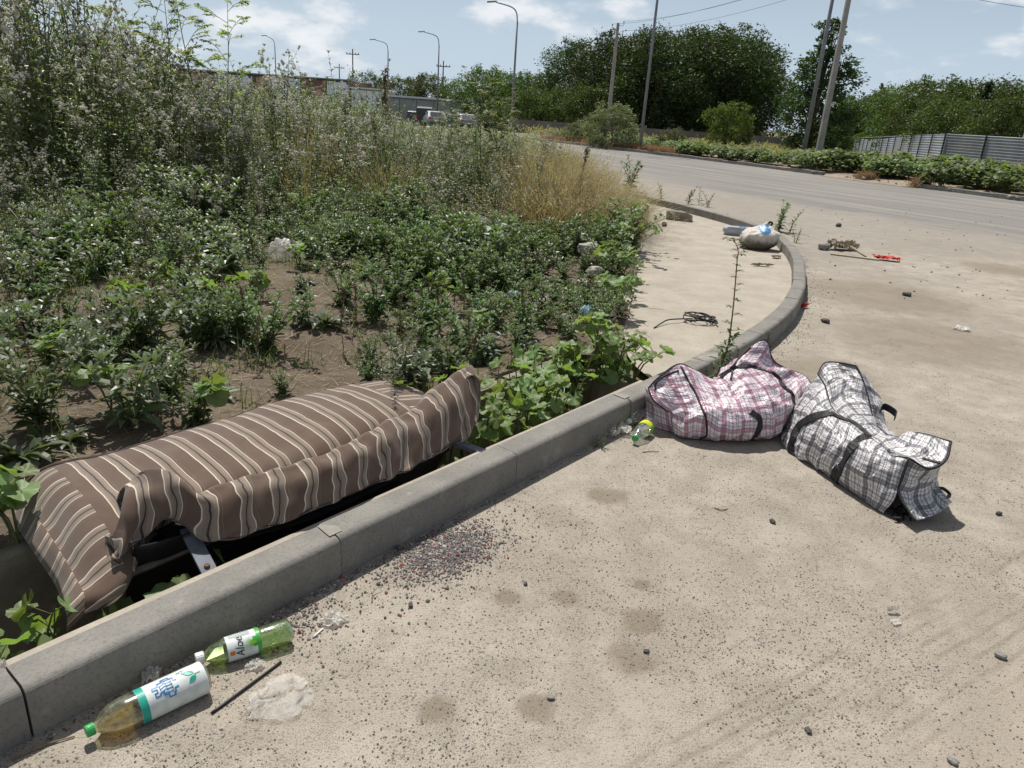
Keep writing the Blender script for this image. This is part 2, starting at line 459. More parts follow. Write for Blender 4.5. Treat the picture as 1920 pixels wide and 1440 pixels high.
leafmat('gourd_leaf', [(0.085, 0.125, 0.052), (0.135, 0.180, 0.088), (0.19, 0.23, 0.13)], 0.35, 0.55, 0.3)
leafmat('hemlock_leaf', [(0.16, 0.21, 0.07), (0.22, 0.27, 0.11), (0.27, 0.30, 0.14)], 0.5)
leafmat('green_grass', [(0.07, 0.105, 0.03), (0.11, 0.145, 0.045), (0.17, 0.18, 0.07)], 0.4)
leafmat('dry_grass', [(0.27, 0.215, 0.115), (0.33, 0.27, 0.15), (0.22, 0.195, 0.10), (0.40, 0.34, 0.21)], 0.4, 0.6, 0.3, (1.2, 1.1, 0.7))
leafmat('olive_grass', [(0.14, 0.15, 0.065), (0.20, 0.19, 0.09), (0.27, 0.235, 0.125)], 0.4, 0.6, 0.3, (1.2, 1.2, 0.6))
leafmat('rust_grass', [(0.27, 0.185, 0.10), (0.33, 0.235, 0.14), (0.24, 0.19, 0.11)], 0.35, 0.7, 0.2, (1.2, 1.0, 0.7))
leafmat('straw', [(0.30, 0.235, 0.145), (0.42, 0.345, 0.225), (0.23, 0.17, 0.105), (0.48, 0.41, 0.29)], 0.15, 0.7, 0.3, (1, 1, .8))
leafmat('dry_brown', [(0.10, 0.070, 0.042), (0.155, 0.115, 0.07), (0.20, 0.15, 0.09)], 0.2, 0.8, 0.2, (1, 1, .8))
leafmat('elm_leaf', [(0.026, 0.045, 0.014), (0.040, 0.066, 0.019), (0.062, 0.095, 0.027)], 0.30, 0.55, 0.35)
leafmat('locust_leaf', [(0.042, 0.068, 0.018), (0.066, 0.102, 0.027), (0.098, 0.140, 0.040)], 0.34, 0.55, 0.35)
leafmat('bright_bush_leaf', [(0.060, 0.095, 0.024), (0.090, 0.135, 0.036), (0.125, 0.170, 0.050)], 0.4, 0.55, 0.35)
leafmat('grey_bush_leaf', [(0.10, 0.115, 0.065), (0.14, 0.155, 0.095), (0.18, 0.19, 0.13)], 0.3, 0.6, 0.3)
leafmat('conifer_leaf', [(0.024, 0.040, 0.022), (0.045, 0.064, 0.038)], 0.15, 0.6, 0.3)
leafmat('fluff', [(0.58, 0.56, 0.50), (0.72, 0.70, 0.64), (0.36, 0.34, 0.27)], 0.45, 0.9, 0.1, (1, 1, .95))
leafmat('white_flower', [(0.50, 0.52, 0.36), (0.62, 0.62, 0.48), (0.34, 0.38, 0.2)], 0.4, 0.8, 0.2, (1, 1, .8))
simple('green_stem', (0.115, 0.135, 0.055), 0.7, 0.3, 20)
simple('dry_stem', (0.20, 0.155, 0.095), 0.8, 0.3, 20)
simple('red_stem', (0.16, 0.095, 0.055), 0.7, 0.3, 20)
simple('bark', (0.10, 0.078, 0.058), 0.95, 0.35, 6, 0.8, 14)
simple('steel_grey', (0.20, 0.205, 0.22), 0.45, 0.15, 3, spec=0.5, metal=0.3)
simple('rusty_steel', (0.15, 0.135, 0.125), 0.6, 0.4, 14, 0.3, 60, metal=0.4)
simple('blue_steel', (0.115, 0.125, 0.15), 0.65, 0.3, 12, 0.15, 60, spec=0.3)
simple('black_cloth', (0.012, 0.012, 0.013), 0.8, 0.3, 30)
simple('black_tape', (0.016, 0.016, 0.018), 0.55, 0.35, 60, 0.3, 300)
simple('black_wire', (0.02, 0.02, 0.022), 0.5, 0.2, 20)
simple('rust_metal', (0.14, 0.075, 0.04), 0.8, 0.4, 20, 0.4, 60)
simple('white_paint', (0.72, 0.72, 0.70), 0.5, 0.06, 5)
simple('red_plastic', (0.55, 0.035, 0.025), 0.5, 0.2, 20)
simple('orange_paint', (0.35, 0.16, 0.04), 0.6, 0.2, 20)
simple('cardboard', (0.30, 0.255, 0.185), 0.9, 0.25, 12, 0.3, 60)
simple('wood', (0.38, 0.31, 0.22), 0.85, 0.25, 12, 0.3, 60)
simple('grey_plastic', (0.33, 0.36, 0.40), 0.45, 0.15, 10, spec=0.5)
simple('blue_plastic', (0.05, 0.23, 0.50), 0.45, 0.2, 14, spec=0.5)
simple('pink_rag', (0.55, 0.42, 0.36), 0.9, 0.2, 14)
simple('white_rubble', (0.40, 0.37, 0.33), 0.95, 0.25, 9, 0.6, 40)
simple('dark_stone', (0.085, 0.078, 0.072), 0.85, 0.35, 30, 0.5, 80)
simple('grey_stone', (0.235, 0.225, 0.21), 0.9, 0.3, 24, 0.6, 70)
simple('brick_grey', (0.215, 0.195, 0.17), 0.95, 0.25, 14, 0.7, 60)
simple('car_dark', (0.03, 0.034, 0.032), 0.3, 0.1, 2, spec=0.6)
simple('car_grey', (0.045, 0.05, 0.047), 0.45, 0.1, 2, spec=0.4)
simple('car_silver', (0.28, 0.30, 0.32), 0.3, 0.05, 2, spec=0.6)
simple('tyre', (0.02, 0.02, 0.02), 0.85, 0.2, 20)
simple('dark_glass', (0.015, 0.018, 0.02), 0.08, 0.1, 3, spec=0.8)
simple('roof_sheet', (0.60, 0.62, 0.64), 0.45, 0.08, 1)
simple('grey_cladding', (0.255, 0.275, 0.30), 0.6, 0.12, 1)
simple('brown_wall', (0.15, 0.10, 0.08), 0.8, 0.25, 1)
simple('house_wall', (0.42, 0.41, 0.39), 0.9, 0.12, 1)
# ================================================================== the setting
concrete('mortar', (0.25, 0.238, 0.21), (0.32, 0.30, 0.265), (0.25, 0.235, 0.21), 3.0, .5)
GROUND_Z = -0.035
D0, D1, DN0, DN1 = -6.0, 2.62, 0.185, 0.86        # extent of the concrete ditch along s and n
def build_ground():
    mb = MB()
    hole = [sn(D0, DN0, GROUND_Z), sn(D1, DN0, GROUND_Z), sn(D1, DN1, GROUND_Z), sn(D0, DN1, GROUND_Z)]
    out = [Vector((-350, -120, GROUND_Z)), Vector((350, -120, GROUND_Z)), Vector((350, 50, GROUND_Z)), Vector((-350, 50, GROUND_Z))]
    # hole corner order starts near (-,-) corner
    h = [hole[0], hole[1], hole[2], hole[3]]
    mb.add(out + h, [(0, 1, 5, 4), (1, 2, 6, 5), (2, 3, 7, 6), (3, 0, 4, 7)])
    ys = [50] + [55 + i * 5.5 for i in range(1, 11)] + [140, 200, 320, 600, 1100]
    vs = []
    for y in ys:
        xr = 350 if y < 200 else 900
        vs += [Vector((-xr, y, GROUND_Z + gz(y))), Vector((xr, y, GROUND_Z + gz(y)))]
    mb.add(vs, [(2 * i, 2 * i + 1, 2 * i + 3, 2 * i + 2) for i in range(len(ys) - 1)])
    tag(mb.obj('ground', M['far_ground']), kind='structure')
build_ground()

# line of the near kerb (outer foot) and of its inner side
KERB_S = [(-6, 0), (-4, 0), (-2, 0), (0, 0), (1, 0), (2, -0.005), (3.0, 0.0), (4.05, 0.05), (5.03, 0.18), (6.0, 0.41), (6.86, 0.68), (7.73, 1.0), (8.6, 1.38)]
NOSE = [(3.70, 10.35), (3.83, 11.1), (3.83, 11.85), (3.70, 12.7), (3.45, 13.6), (3.08, 14.6), (2.62, 15.65), (2.10, 16.8), (1.5, 18.1), (0.8, 19.6), (0.0, 21.3), (-1.0, 23.4)]
ctrl = [sn(s, n) for s, n in KERB_S] + [Vector((x, y, 0)) for x, y in NOSE]
KLINE = resample(spline(ctrl, 900), step=0.02)
def left_normal(pts, i):
    d = (pts[min(i + 1, len(pts) - 1)] - pts[max(i - 1, 0)]).normalized(); return Vector((-d.y, d.x, 0))
KW, KH = 0.135, 0.155
FAR = [(26, 2.5), (18.6, 17.5), (15.44, 24.03), (13.76, 27.38), (11.74, 31.38), (8.2, 38.0), (6.0, 41.3), (2.8, 46.3), (-1.5, 52.5), (-8, 61), (-16, 71)]
FARLINE = resample(spline([Vector((x, y, 0)) for x, y in FAR], 500), step=0.05)

def build_road():
    near = [KLINE[i] + left_normal(KLINE, i) * 0.05 for i in range(0, len(KLINE), 12)]
    tail = [Vector((-3.5, 28.5, 0)), Vector((-9, 38, 0)), Vector((-17, 50, 0)), Vector((-26, 62, 0))]
    far = [p.copy() for p in FARLINE[::20]][::-1]
    far[0:0] = []
    start = [Vector((34, -14, 0)), Vector((-2, -14, 0)), sn(-14, 0.05)]
    poly = near + tail + far + start
    bm = bmesh.new()
    vs = [bm.verts.new((p.x, p.y, 0.0)) for p in poly]
    f = bm.faces.new(vs); bmesh.ops.triangulate(bm, faces=[f])
    me = bpy.data.meshes.new('road'); bm.to_mesh(me); bm.free(); me.materials.append(M['road'])
    if me.polygons[0].normal.z < 0: me.flip_normals()
    tag(link('road', me), kind='structure')
build_road()

def kerb_profile(w, h, r=0.028, under=0.12):
    # x across (0 = road face), z up; a slightly battered face and a rounded front arris
    pts = [(0.0, -under), (0.004, h - r)]
    for k in range(1, 6):
        a = pi - k / 6 * (pi / 2) ; pts.append((0.004 + r + r * cos(a), h - r + r * sin(a)))
    pts += [(0.004 + r, h), (w - 0.008, h), (w, h - 0.008), (w, -under)]
    return pts
def sweep_stone(path, prof, mat, name, parent, inset=0.0):
    """a kerb stone along a short path; its origin is its own middle"""
    o0 = path[len(path) // 2].copy(); vs = []; k = len(prof)
    for i, p in enumerate(path):
        n = left_normal(path, i)
        for (x, z) in prof: vs.append(p + n * x + Vector((0, 0, z)) - o0)
    fs = []
    for i in range(len(path) - 1):
        for j in range(k - 1): fs.append((i * k + j, (i + 1) * k + j, (i + 1) * k + j + 1, i * k + j + 1))
    fs.append(tuple(range(k))); fs.append(tuple((len(path) - 1) * k + j for j in range(k - 1, -1, -1)))
    me = mesh(name, vs, fs, mat); me.update()
    bm = bmesh.new(); bm.from_mesh(me); bmesh.ops.recalc_face_normals(bm, faces=bm.faces); bm.to_mesh(me); bm.free()
    for p in me.polygons: p.use_smooth = False
    return link(name, me, parent, o0)
def build_kerb():
    # concrete bed that carries the stones: a pale ledge shows behind them along the ditch
    mb = MB(); vs = []; idx = list(range(0, len(KLINE), 14)); k = 4
    for i in idx:
        p, n = KLINE[i], left_normal(KLINE, i); s_, _ = to_sn(p)
        wd = KW + 0.045 if s_ < 2.6 else KW + 0.004
        hh = 0.128 if s_ < 2.6 else 0.012
        for x, z in ((0.03, -0.3), (0.03, hh - 0.004), (wd, hh), (wd, -0.3)): vs.append(p + n * x + Vector((0, 0, z)))
    fs = []
    for i in range(len(idx) - 1):
        for j in range(3): fs.append((i * k + j, (i + 1) * k + j, (i + 1) * k + j + 1, i * k + j + 1))
    mb.add(vs, fs)
    root = tag(mb.obj('kerb', M['pale_concrete']), kind='structure')
    s_tot = (len(KLINE) - 1) * 0.02
    # stones: joints of the straight run fall at s = -1, 0, 1, 2 ...
    prof = kerb_profile(KW, KH)
    cut = [j for j in range(len(KLINE))]
    s0 = 0.0; joints = []
    d = 0.0
    while d < s_tot - 0.2:
        joints.append(d); sv = d - 6.0
        d += 1.0 if (sv < 2.99 or d > 17.0) else 0.5
    for a, b in zip(joints, joints[1:]):
        ia, ib = int(round(a / 0.02)), int(round(b / 0.02))
        g = 0.006
        seg = KLINE[ia:ib + 1]
        if len(seg) < 3: continue
        nseg = 2 if b - 6 < 3.2 else 5
        pts = resample(seg, nseg)
        d0 = (pts[1] - pts[0]).normalized(); d1 = (pts[-1] - pts[-2]).normalized()
        pts[0] = pts[0] + d0 * g * .5; pts[-1] = pts[-1] - d1 * g * .5
        o = sweep_stone(pts, prof, M['kerb_concrete'], 'kerb_stone', root)
        o.location += Vector((0, 0, random.uniform(-.002, .002))); o.location += left_normal(pts, 0) * random.uniform(-.005, .005)
        o.rotation_euler = (random.uniform(-.004, .004), random.uniform(-.004, .004), random.uniform(-.003, .003))
    # pale mortar smeared over some joints
    for sj in (0.0, 2.0):
        vs = []; r = random.Random(int(sj * 7 + 30)); nn_ = 9
        for i in range(nn_):
            t = i / (nn_ - 1); n_ = 0.034 + t * (KW - 0.05)
            a_, b_ = -.010 - .012 * (1 - t), .008 + .034 * sin(pi * min(1, .25 + t * .8)) * (.85 + .3 * r.random())
            vs += [sn(sj + a_, n_, KH + .0035), sn(sj + b_, n_, KH + .0035)]
        mbm = MB(); mbm.add(vs, [(2 * i, 2 * i + 1, 2 * i + 3, 2 * i + 2) for i in range(nn_ - 1)]); mbm.obj('mortar_smear', M['mortar'], root)
build_kerb()

def build_far_kerb():
    mb = MB(); vs = []
    for i in range(0, len(FARLINE), 30):
        p, n = FARLINE[i], -left_normal(FARLINE, i)
        for x, z in ((0.02, -0.1), (0.02, 0.03), (0.17, 0.03), (0.17, -0.1)): vs.append(p + n * x + Vector((0, 0, z + gz(p.y))))
    m_ = len(vs) // 4
    mb.add(vs, [(i * 4 + j, (i + 1) * 4 + j, (i + 1) * 4 + j + 1, i * 4 + j + 1) for i in range(m_ - 1) for j in range(3)])
    root = tag(mb.obj('far_kerb', M['far_kerb_concrete']), kind='structure')
    prof = [(-x, z) for x, z in kerb_profile(0.15, 0.14, 0.02, 0.08)]
    k = 0
    step = 20
    for i in range(0, len(FARLINE) - step, step):
        a, b = FARLINE[i], FARLINE[i + step]
        px = proj((a + b) / 2)[0]
        if px > 2000 or px < 960 or a.y > 56: continue
        if 1545 < px < 1725: continue                      # stones missing where the earth has spilt over
        d = (b - a).normalized()
        o = sweep_stone([a + d * .006 + Vector((0, 0, gz(a.y))), b - d * .006 + Vector((0, 0, gz(b.y)))], prof, M['far_kerb_concrete'], 'kerb_stone', root)
        o.location += Vector((0, 0, random.uniform(-.02, .012))); o.rotation_euler.z = random.uniform(-.012, .012)
build_far_kerb()

# sidewalk between kerb and weeds
SIDE_L = [sn(2.66, 0.17), sn(2.95, 0.55), pz(1170, 640), pz(1180, 590), pz(1197, 500), pz(1207, 440), pz(1214, 393), Vector((2.05, 16.0, 0)), Vector((1.3, 18.0, 0)), Vector((0.2, 20.6, 0))]
SIDELINE = resample(spline(SIDE_L, 300), step=0.05)
def build_sidewalk():
    inner = [KLINE[i] + left_normal(KLINE, i) * (KW - 0.01) for i in range(int(8.66 / 0.02), len(KLINE) - 60, 10)]
    poly = inner + [p for p in SIDELINE[::4]][::-1]
    bm = bmesh.new(); vs = [bm.verts.new((p.x, p.y, 0.03)) for p in poly]; f = bm.faces.new(vs)
    bmesh.ops.triangulate(bm, faces=[f])
    me = bpy.data.meshes.new('sidewalk'); bm.to_mesh(me); bm.free(); me.materials.append(M['sidewalk_concrete'])
    if me.polygons[0].normal.z < 0: me.flip_normals()
    root = tag(link('sidewalk', me), kind='structure')
    prof = [(0.0, -0.08), (0.0, 0.052), (0.006, 0.056), (0.068, 0.056), (0.074, 0.05), (0.074, -0.08)]
    n = int((len(SIDELINE) - 44) / 20)
    for k in range(n):
        a = 22 + k * 20; seg = SIDELINE[a:a + 21]
        pts = resample(seg, 3); d = (pts[-1] - pts[0]).normalized(); pts[0] += d * .006; pts[-1] -= d * .006
        o = sweep_stone(pts, prof, M['pale_concrete'], 'edging_stone', root)
        o.location.z += random.uniform(-.012, .006); o.rotation_euler = (random.uniform(-.03, .03), random.uniform(-.03, .03), random.uniform(-.015, .015))
build_sidewalk()

def build_ditch():
    root = MB(); zb = -0.62
    a, b = DN0 + 0.0, DN1
    root.add([sn(D0, a, zb), sn(D1, a, zb), sn(D1, b, zb), sn(D0, b, zb)], [(0, 1, 2, 3)])
    root.add([sn(D0, a, zb), sn(D1, a, zb), sn(D1, a, -0.03), sn(D0, a, -0.03)], [(0, 1, 2, 3)])
    root.add([sn(D1, a, zb), sn(D1, b, zb), sn(D1, b, 0.0), sn(D1, a, 0.0)], [(0, 1, 2, 3)])
    r = tag(root.obj('ditch', M['ditch_concrete']), kind='structure')
    s = D0
    while s < D1 - 0.02:                                  # precast slabs of the far wall, one per metre
        e = min(s + 1.0, D1)
        m = MB(); c = sn((s + e) / 2, b + 0.045)
        m.box((0, 0, 0), e - s - 0.016, 0.09, 0.66, Matrix.Rotation(atan2(KU.y, KU.x), 3, 'Z'))
        o = m.obj('wall_slab', M['ditch_concrete'], r, loc=c + Vector((0, 0, -0.30 + random.uniform(-.008, .008))))
        s += 1.0
build_ditch()

def soil_z(P):
    s, n = to_sn(P)
    b = 0.07 * noise.fractal(Vector((P[0] * .8, P[1] * .8, 3.3)), 1.0, 2.0, 4) + 0.025 * noise.noise(Vector((P[0] * 5, P[1] * 5, 1)))
    return 0.055 + b * smooth(0, 0.5, n - 0.9) + 0.05 * smooth(1, 4, n)
def side_x(y):
    best = None
    for p, q in zip(SIDELINE, SIDELINE[1:]):
        if p.y <= y <= q.y: return p.x + (q.x - p.x) * (y - p.y) / max(1e-6, q.y - p.y)
    return SIDELINE[0].x if y < SIDELINE[0].y else SIDELINE[-1].x - (y - SIDELINE[-1].y) * 0.5
def build_soil():
    # rows across from the ditch edge / sidewalk edge to far left
    ys = [-4.0]; y = -4.0
    while y < 30: y += 0.10 if y < 6 else 0.2 if y < 12 else 0.6; ys.append(y)
    nx = 70; vs = []; fs = []
    for y in ys:
        # right limit: ditch far wall top (n = DN1 + 0.08) or sidewalk edging
        xd = K0.x + (KN.x * (DN1 + 0.075)) + 0.0
        s_lim = (y - (K0.y + KN.y * (DN1 + 0.075))) / KU.y
        xr = K0.x + KU.x * s_lim + KN.x * (DN1 + 0.075)
        xs = side_x(y) - 0.01
        xr = xr if s_lim < 2.2 else min(xr, xs) if s_lim < 2.7 else xs
        for i in range(nx):
            t = (i / (nx - 1)) ** 2.0
            x = xr - t * (22 + max(0, y))
            P = (x, y, 0); z = soil_z(P)
            if i == 0: z = 0.0
            vs.append(Vector((x, y, z)))
    for j in range(len(ys) - 1):
        for i in range(nx - 1):
            a = j * nx + i; fs.append((a, a + nx, a + nx + 1, a + 1))
    me = mesh('soil', vs, fs, M['soil'], True)
    if me.polygons[0].normal.z < 0: me.flip_normals()
    tag(link('soil', me), kind='structure')
build_soil()

def build_verge():
    # spilt earth and verge behind the far kerb
    vs = []; fs = []; nx = 14; pts = [p for p in FARLINE[::10] if p.y < 60]
    for p_i, p in enumerate(pts):
        i = FARLINE.index(p) if False else p_i * 10
        n = -left_normal(FARLINE, i); px = proj(p)[0]
        spill = 1.0 if 1545 < px < 1725 else 0.0
        for k in range(nx):
            d = 0.16 + (k / (nx - 1)) ** 1.4 * 14 - (0.75 if (spill and k == 0) else 0.0)
            q = p + n * d
            z = 0.02 + 0.09 * smooth(0, 1.2, d) + 0.08 * noise.fractal(Vector((q.x * .9, q.y * .9, 5)), 1.0, 2.0, 4) * smooth(-.5, 1.2, d)
            if d < 0: z = 0.008
            elif k == 0: z = 0.05
            vs.append(Vector((q.x, q.y, max(z, 0.008) + gz(q.y))))
    for j in range(len(pts) - 1):
        for i in range(nx - 1):
            a = j * nx + i; fs.append((a, a + 1, a + nx + 1, a + nx))
    me = mesh('verge', vs, fs, M['spilt_earth'], True)
    if me.polygons[0].normal.z < 0: me.flip_normals()
    tag(link('verge', me), kind='structure')
build_verge()
# ================================================================== striped sofa section over the ditch
def stripe_mat(name, axis=0):
    m = Mat(name); uv = m.coord('UV'); x = m.sep(uv)[axis]; y = m.sep(uv)[1 - axis]
    wob = m.math('MULTIPLY', m.math('SUBTRACT', m.noise(9, 3, 0.5, uv), 0.5), 0.012)
    f = m.math('FRACT', m.math('DIVIDE', m.math('ADD', x, wob), 0.125))
    br, br2, tan, tan2, wh, bk = (0.110, 0.070, 0.052), (0.118, 0.077, 0.058), (0.255, 0.200, 0.155), (0.205, 0.165, 0.132), (0.66, 0.59, 0.50), (0.022, 0.018, 0.021)
    c = m.ramp(f, [(0, br), (0.40, wh), (0.44, tan), (0.515, tan2), (0.60, bk), (0.645, tan2), (0.70, tan), (0.81, wh), (0.835, br2), (0.93, tan2), (0.94, br)], 'CONSTANT')
    tw = m.math('SINE', m.math('MULTIPLY', m.math('ADD', x, y), 2 * pi / 0.0065))
    fuzz = m.noise(420, 2, 0.7, uv); big = m.noise(5, 5, 0.6, uv)
    c = m.mix(m.rng(tw, -0.4, 0.9, 0.0, 0.24), c, (0.05, 0.036, 0.028))
    c = m.mix(m.rng(fuzz, 0.35, 0.75, 0.0, 0.22), c, (0.23, 0.185, 0.15))
    c = m.mix(m.rng(big, 0.42, 0.72, 0.0, 0.25), c, (0.20, 0.165, 0.125))
    m.set(Base_Color=c, Roughness=0.95); m.b.inputs['Specular IOR Level'].default_value = 0.1
    m.b.inputs['Sheen Weight'].default_value = 0.25
    m.set(Normal=m.bump(m.math('ADD', m.math('MULTIPLY', tw, 0.25), fuzz), 0.35, 0.002))
    M[name] = m.m
stripe_mat('stripes', 0)
simple('brown_binding', (0.055, 0.038, 0.032), 0.9, 0.3, 40, 0.3, 200)

def surf(name, g, mat, parent, uvs=None, flip=False, thick=0.0, smoothf=True):
    nv, nu = len(g), len(g[0]); vs = [p for r in g for p in r]
    me = mesh(name, vs, grid_faces(nv, nu, flip), mat, smoothf, uvs or grid_uv(g))
    o = link(name, me, parent)
    if thick:
        md = o.modifiers.new('thickness', 'SOLIDIFY'); md.thickness = thick; md.offset = 0
    return o
def Bvh(grids):
    vs = []; fs = []
    for g in grids:
        b = len(vs); vs += [p for r in g for p in r]; fs += [tuple(i + b for i in f) for f in grid_faces(len(g), len(g[0]))]
    return BVHTree.FromPolygons([tuple(v) for v in vs], fs)
def hit(bvh, x, y):
    d = ray(x, y).normalized(); loc, nrm, idx, dist = bvh.ray_cast(CAM, d)
    if loc is None: return None, None
    if nrm.dot(d) > 0: nrm = -nrm
    return loc, nrm
def ribbon_on(bvh, pix, w, name, mat, parent, lift=0.004, n=26):
    pts = [Vector((p[0], p[1], 0)) for p in pix]; L = []
    for p in spline(pts, n):
        a, nn = hit(bvh, p.x, p.y)
        if a is not None: L.append((a + nn * lift, nn))
    if len(L) < 3: return None
    vs = []; fs = []
    for i, (p, nn) in enumerate(L):
        d = (L[min(i + 1, len(L) - 1)][0] - L[max(i - 1, 0)][0]).normalized(); side = nn.cross(d).normalized() * w / 2
        vs += [p - side, p + side, p + side - nn * lift * 1.4, p - side - nn * lift * 1.4]
    for i in range(len(L) - 1):
        for j in range(4):
            fs.append((i * 4 + j, i * 4 + (j + 1) % 4, (i + 1) * 4 + (j + 1) % 4, (i + 1) * 4 + j))
    fs.append((0, 3, 2, 1)); e = (len(L) - 1) * 4; fs.append((e, e + 1, e + 2, e + 3))
    me = mesh(name, vs, fs, mat, False)
    bm = bmesh.new(); bm.from_mesh(me); bmesh.ops.recalc_face_normals(bm, faces=bm.faces); bm.to_mesh(me); bm.free()
    return link(name, me, parent)
def tube_on(bvh, pix, r, name, mat, parent, n=26):
    L = []
    for p in spline([Vector((q[0], q[1], 0)) for q in pix], n):
        a, nn = hit(bvh, p.x, p.y)
        if a is not None: L.append(a + nn * r * .3)
    if len(L) < 3: return None
    mb = MB(); mb.tube(L, r, 6); return mb.obj(name, mat, parent, True)

def build_sofa():
    root = empty('sofa_section', sn(0.15, 0.7, 0.0))
    root.location = (0, 0, 0)
    tag(root, 'brown striped upholstered sofa section lying across the ditch behind the kerb', 'sofa')
    # cover over the padding: rows from the far edge to the near, drooping edge
    S = [-0.74, -0.62, -0.40, -0.1, 0.3, 0.65, 0.94, 1.15]
    prof = [(1.17, 0.110), (1.13, 0.160), (1.02, 0.196), (0.84, 0.208), (0.64, 0.190), (0.48, 0.150), (0.38, 0.100), (0.350, 0.055)]
    ctrl = []
    for j, (n, z) in enumerate(prof):
        row = []
        for i, s in enumerate(S):
            t = (s + 0.74) / 1.84
            nn = n + 0.06 * (1 - t) * (j < 3) - 0.05 * t * (j < 2) + 0.02 * sin(3 * s) * (j < 3)
            zz = z + (0.0 if 0 < i < 7 else (-0.055 if i == 0 else -0.03) if j < 6 else -0.01) + (0.02 if j < 5 and s > .5 else 0)
            if i == 0: zz -= 0.02 * (j < 5)
            if i >= 2 and j >= 5: nn += (0.09, 0.17, 0.19)[j - 5]; zz += (0.015, 0.035, 0.05)[j - 5]
            row.append(sn(s + (1 - t) ** 2 * (.145 - .125 * j / 7), nn, zz))
        ctrl.append(row)
    g = patch(ctrl, 150, 60)
    def wr(P, a, b):
        q = Vector((P.x * 3, P.y * 3, 2))
        return 0.014 * noise.noise(q) + 0.006 * noise.noise(q * 3.1) - 0.022 * sin(pi * a) * sin(pi * b) + 0.006 * sin(a * 70) * smooth(.75, 1, b) * .3
    g = wrinkle(g, wr, 0.05)
    # split in three panels: the two ends have the stripes running lengthwise
    i0, i1 = 24, 126
    def sub(a, b): return [r[a:b + 1] for r in g]
    gl, gm, gr = sub(0, i0), sub(i0, i1), sub(i1, 149)
    def swap(uv): return [(v * 1.0, u) for u, v in uv]
    surf('cover_panel', gm, M['stripes'], root)
    surf('end_panel', gl, M['stripes'], root, swap(grid_uv(gl)))
    surf('end_panel', gr, M['stripes'], root, swap(grid_uv(gr)))
    # dark bound edge along the far side and at the left end
    def edge_tube(pts, r, name): 
        mb = MB(); mb.tube(pts, r, 7); return mb.obj(name, M['brown_binding'], root, True)
    off = Vector((0, 0, 0.004))
    edge_tube([g[8][i] + off for i in range(0, 150, 5)], 0.011, 'piping')
    # flat folded border along the left end
    gb = [[g[j][0] + (g[j][0] - g[j][2]).normalized() * (0.055 * k / 3) + Vector((0, 0, -0.012 * k)) for k in range(4)] for j in range(8, 60)]
    surf('hem_border', gb, M['stripes'], root, [(p[1], p[0]) for p in grid_uv(gb)], thick=0.008)
    # loose skin drawn out under the far edge at the left (dark binding strip)
    gs = [[g[7][i] + KN * (0.05 * k) + Vector((0, 0, -0.016 * k * k)) for k in range(4)] for i in range(0, 60, 2)]
    for r_ in gs: r_[0].z += .002
    surf('binding_strip', gs, M['brown_binding'], root, thick=0.006)
    # body under the cover so that it is a solid thing
    mb = MB()
    pr = [(1.10, 0.10), (1.0, 0.155), (0.84, 0.165), (0.68, 0.135), (0.60, 0.10), (0.58, 0.05), (0.9, -0.0), (1.06, 0.04)]
    vs = []
    for s in (-0.48, 1.0): vs += [sn(s, n, z) for n, z in pr]
    k = len(pr)
    mb.add(vs, [tuple(range(k)), tuple(range(2 * k - 1, k - 1, -1))] + [(i, (i + 1) % k, k + (i + 1) % k, k + i) for i in range(k)])
    mb.obj('padding', M['black_cloth'], root)
    # loose front skin: ridge, belly and hem, station by station (pixel and height)
    ridge = [(236, 915, .30), (258, 884, .345), (300, 880, .36), (340, 893, .345), (372, 925, .30), (410, 915, .30), (470, 893, .315), (560, 868, .325), (640, 838, .33), (720, 795, .335), (775, 766, .345), (830, 722, .40), (880, 686, .455), (889, 705, .44)]
    hem = [(206, 1005, .20), (216, 1062, .135), (272, 1008, .165), (310, 975, .205), (352, 985, .19), (385, 1012, .165), (440, 1006, .160), (530, 983, .16), (620, 948, .16), (712, 907, .16), (770, 880, .16), (832, 850, .165), (884, 806, .20), (893, 770, .25)]
    R = [pz(*p) for p in ridge]; H = [pz(*p) for p in hem]
    rows = []
    back = []
    for r_, h_ in zip(R, H):
        b_ = r_ + KN * 0.085 + Vector((0, 0, -0.075)); back.append(b_)
    rows.append([b_ + KN * 0.05 + Vector((0, 0, -0.10)) for b_ in back]); rows.append(back)
    rows.append([r_ + KN * 0.020 + Vector((0, 0, -0.004)) for r_ in R])
    for t, bulge, up in ((0.10, 0.012, 0.012), (0.35, 0.03, 0.03), (0.62, 0.03, 0.012), (0.86, 0.016, 0.0), (1.0, 0.0, 0.0)):
        rows.append([r_.lerp(h_, t) - KN * bulge + Vector((0, 0, up)) for r_, h_ in zip(R, H)])
    rows.append([h_ + KN * 0.035 + Vector((0, 0, -0.012)) for h_ in H])
    gf = patch(rows, 190, 64)
    def wr2(P, a, b):
        s, n = to_sn(P)
        d1 = noise.noise(Vector((s * 6 + b * 1.6, b * 1.8, 4))); d2 = noise.noise(Vector((s * 13 - b * 2.2, b * 3.0, 9)))
        rd = (1 - abs(noise.noise(Vector((s * 8 + b * 2.6, b * 1.2, 7)))) * 2.2)
        m_ = 0.5 + 0.5 * smooth(.15, .5, b)
        left = 1.0 + 1.1 * smooth(.32, .05, a)
        return (0.013 * d1 + 0.008 * d2 + 0.010 * max(-.6, rd)) * m_ * left * 1.35
    gf = wrinkle(gf, wr2, 0.04)
    uvf = grid_uv(gf)
    uvf = [(u - 0.34 * v + 0.020 * noise.noise(Vector((u * 7, v * 9, 2))) + 0.008 * noise.noise(Vector((u * 17, v * 22, 5))), v) for (u, v) in uvf]
    surf('loose_cover', gf, M['stripes'], root, uvf, thick=0.006)
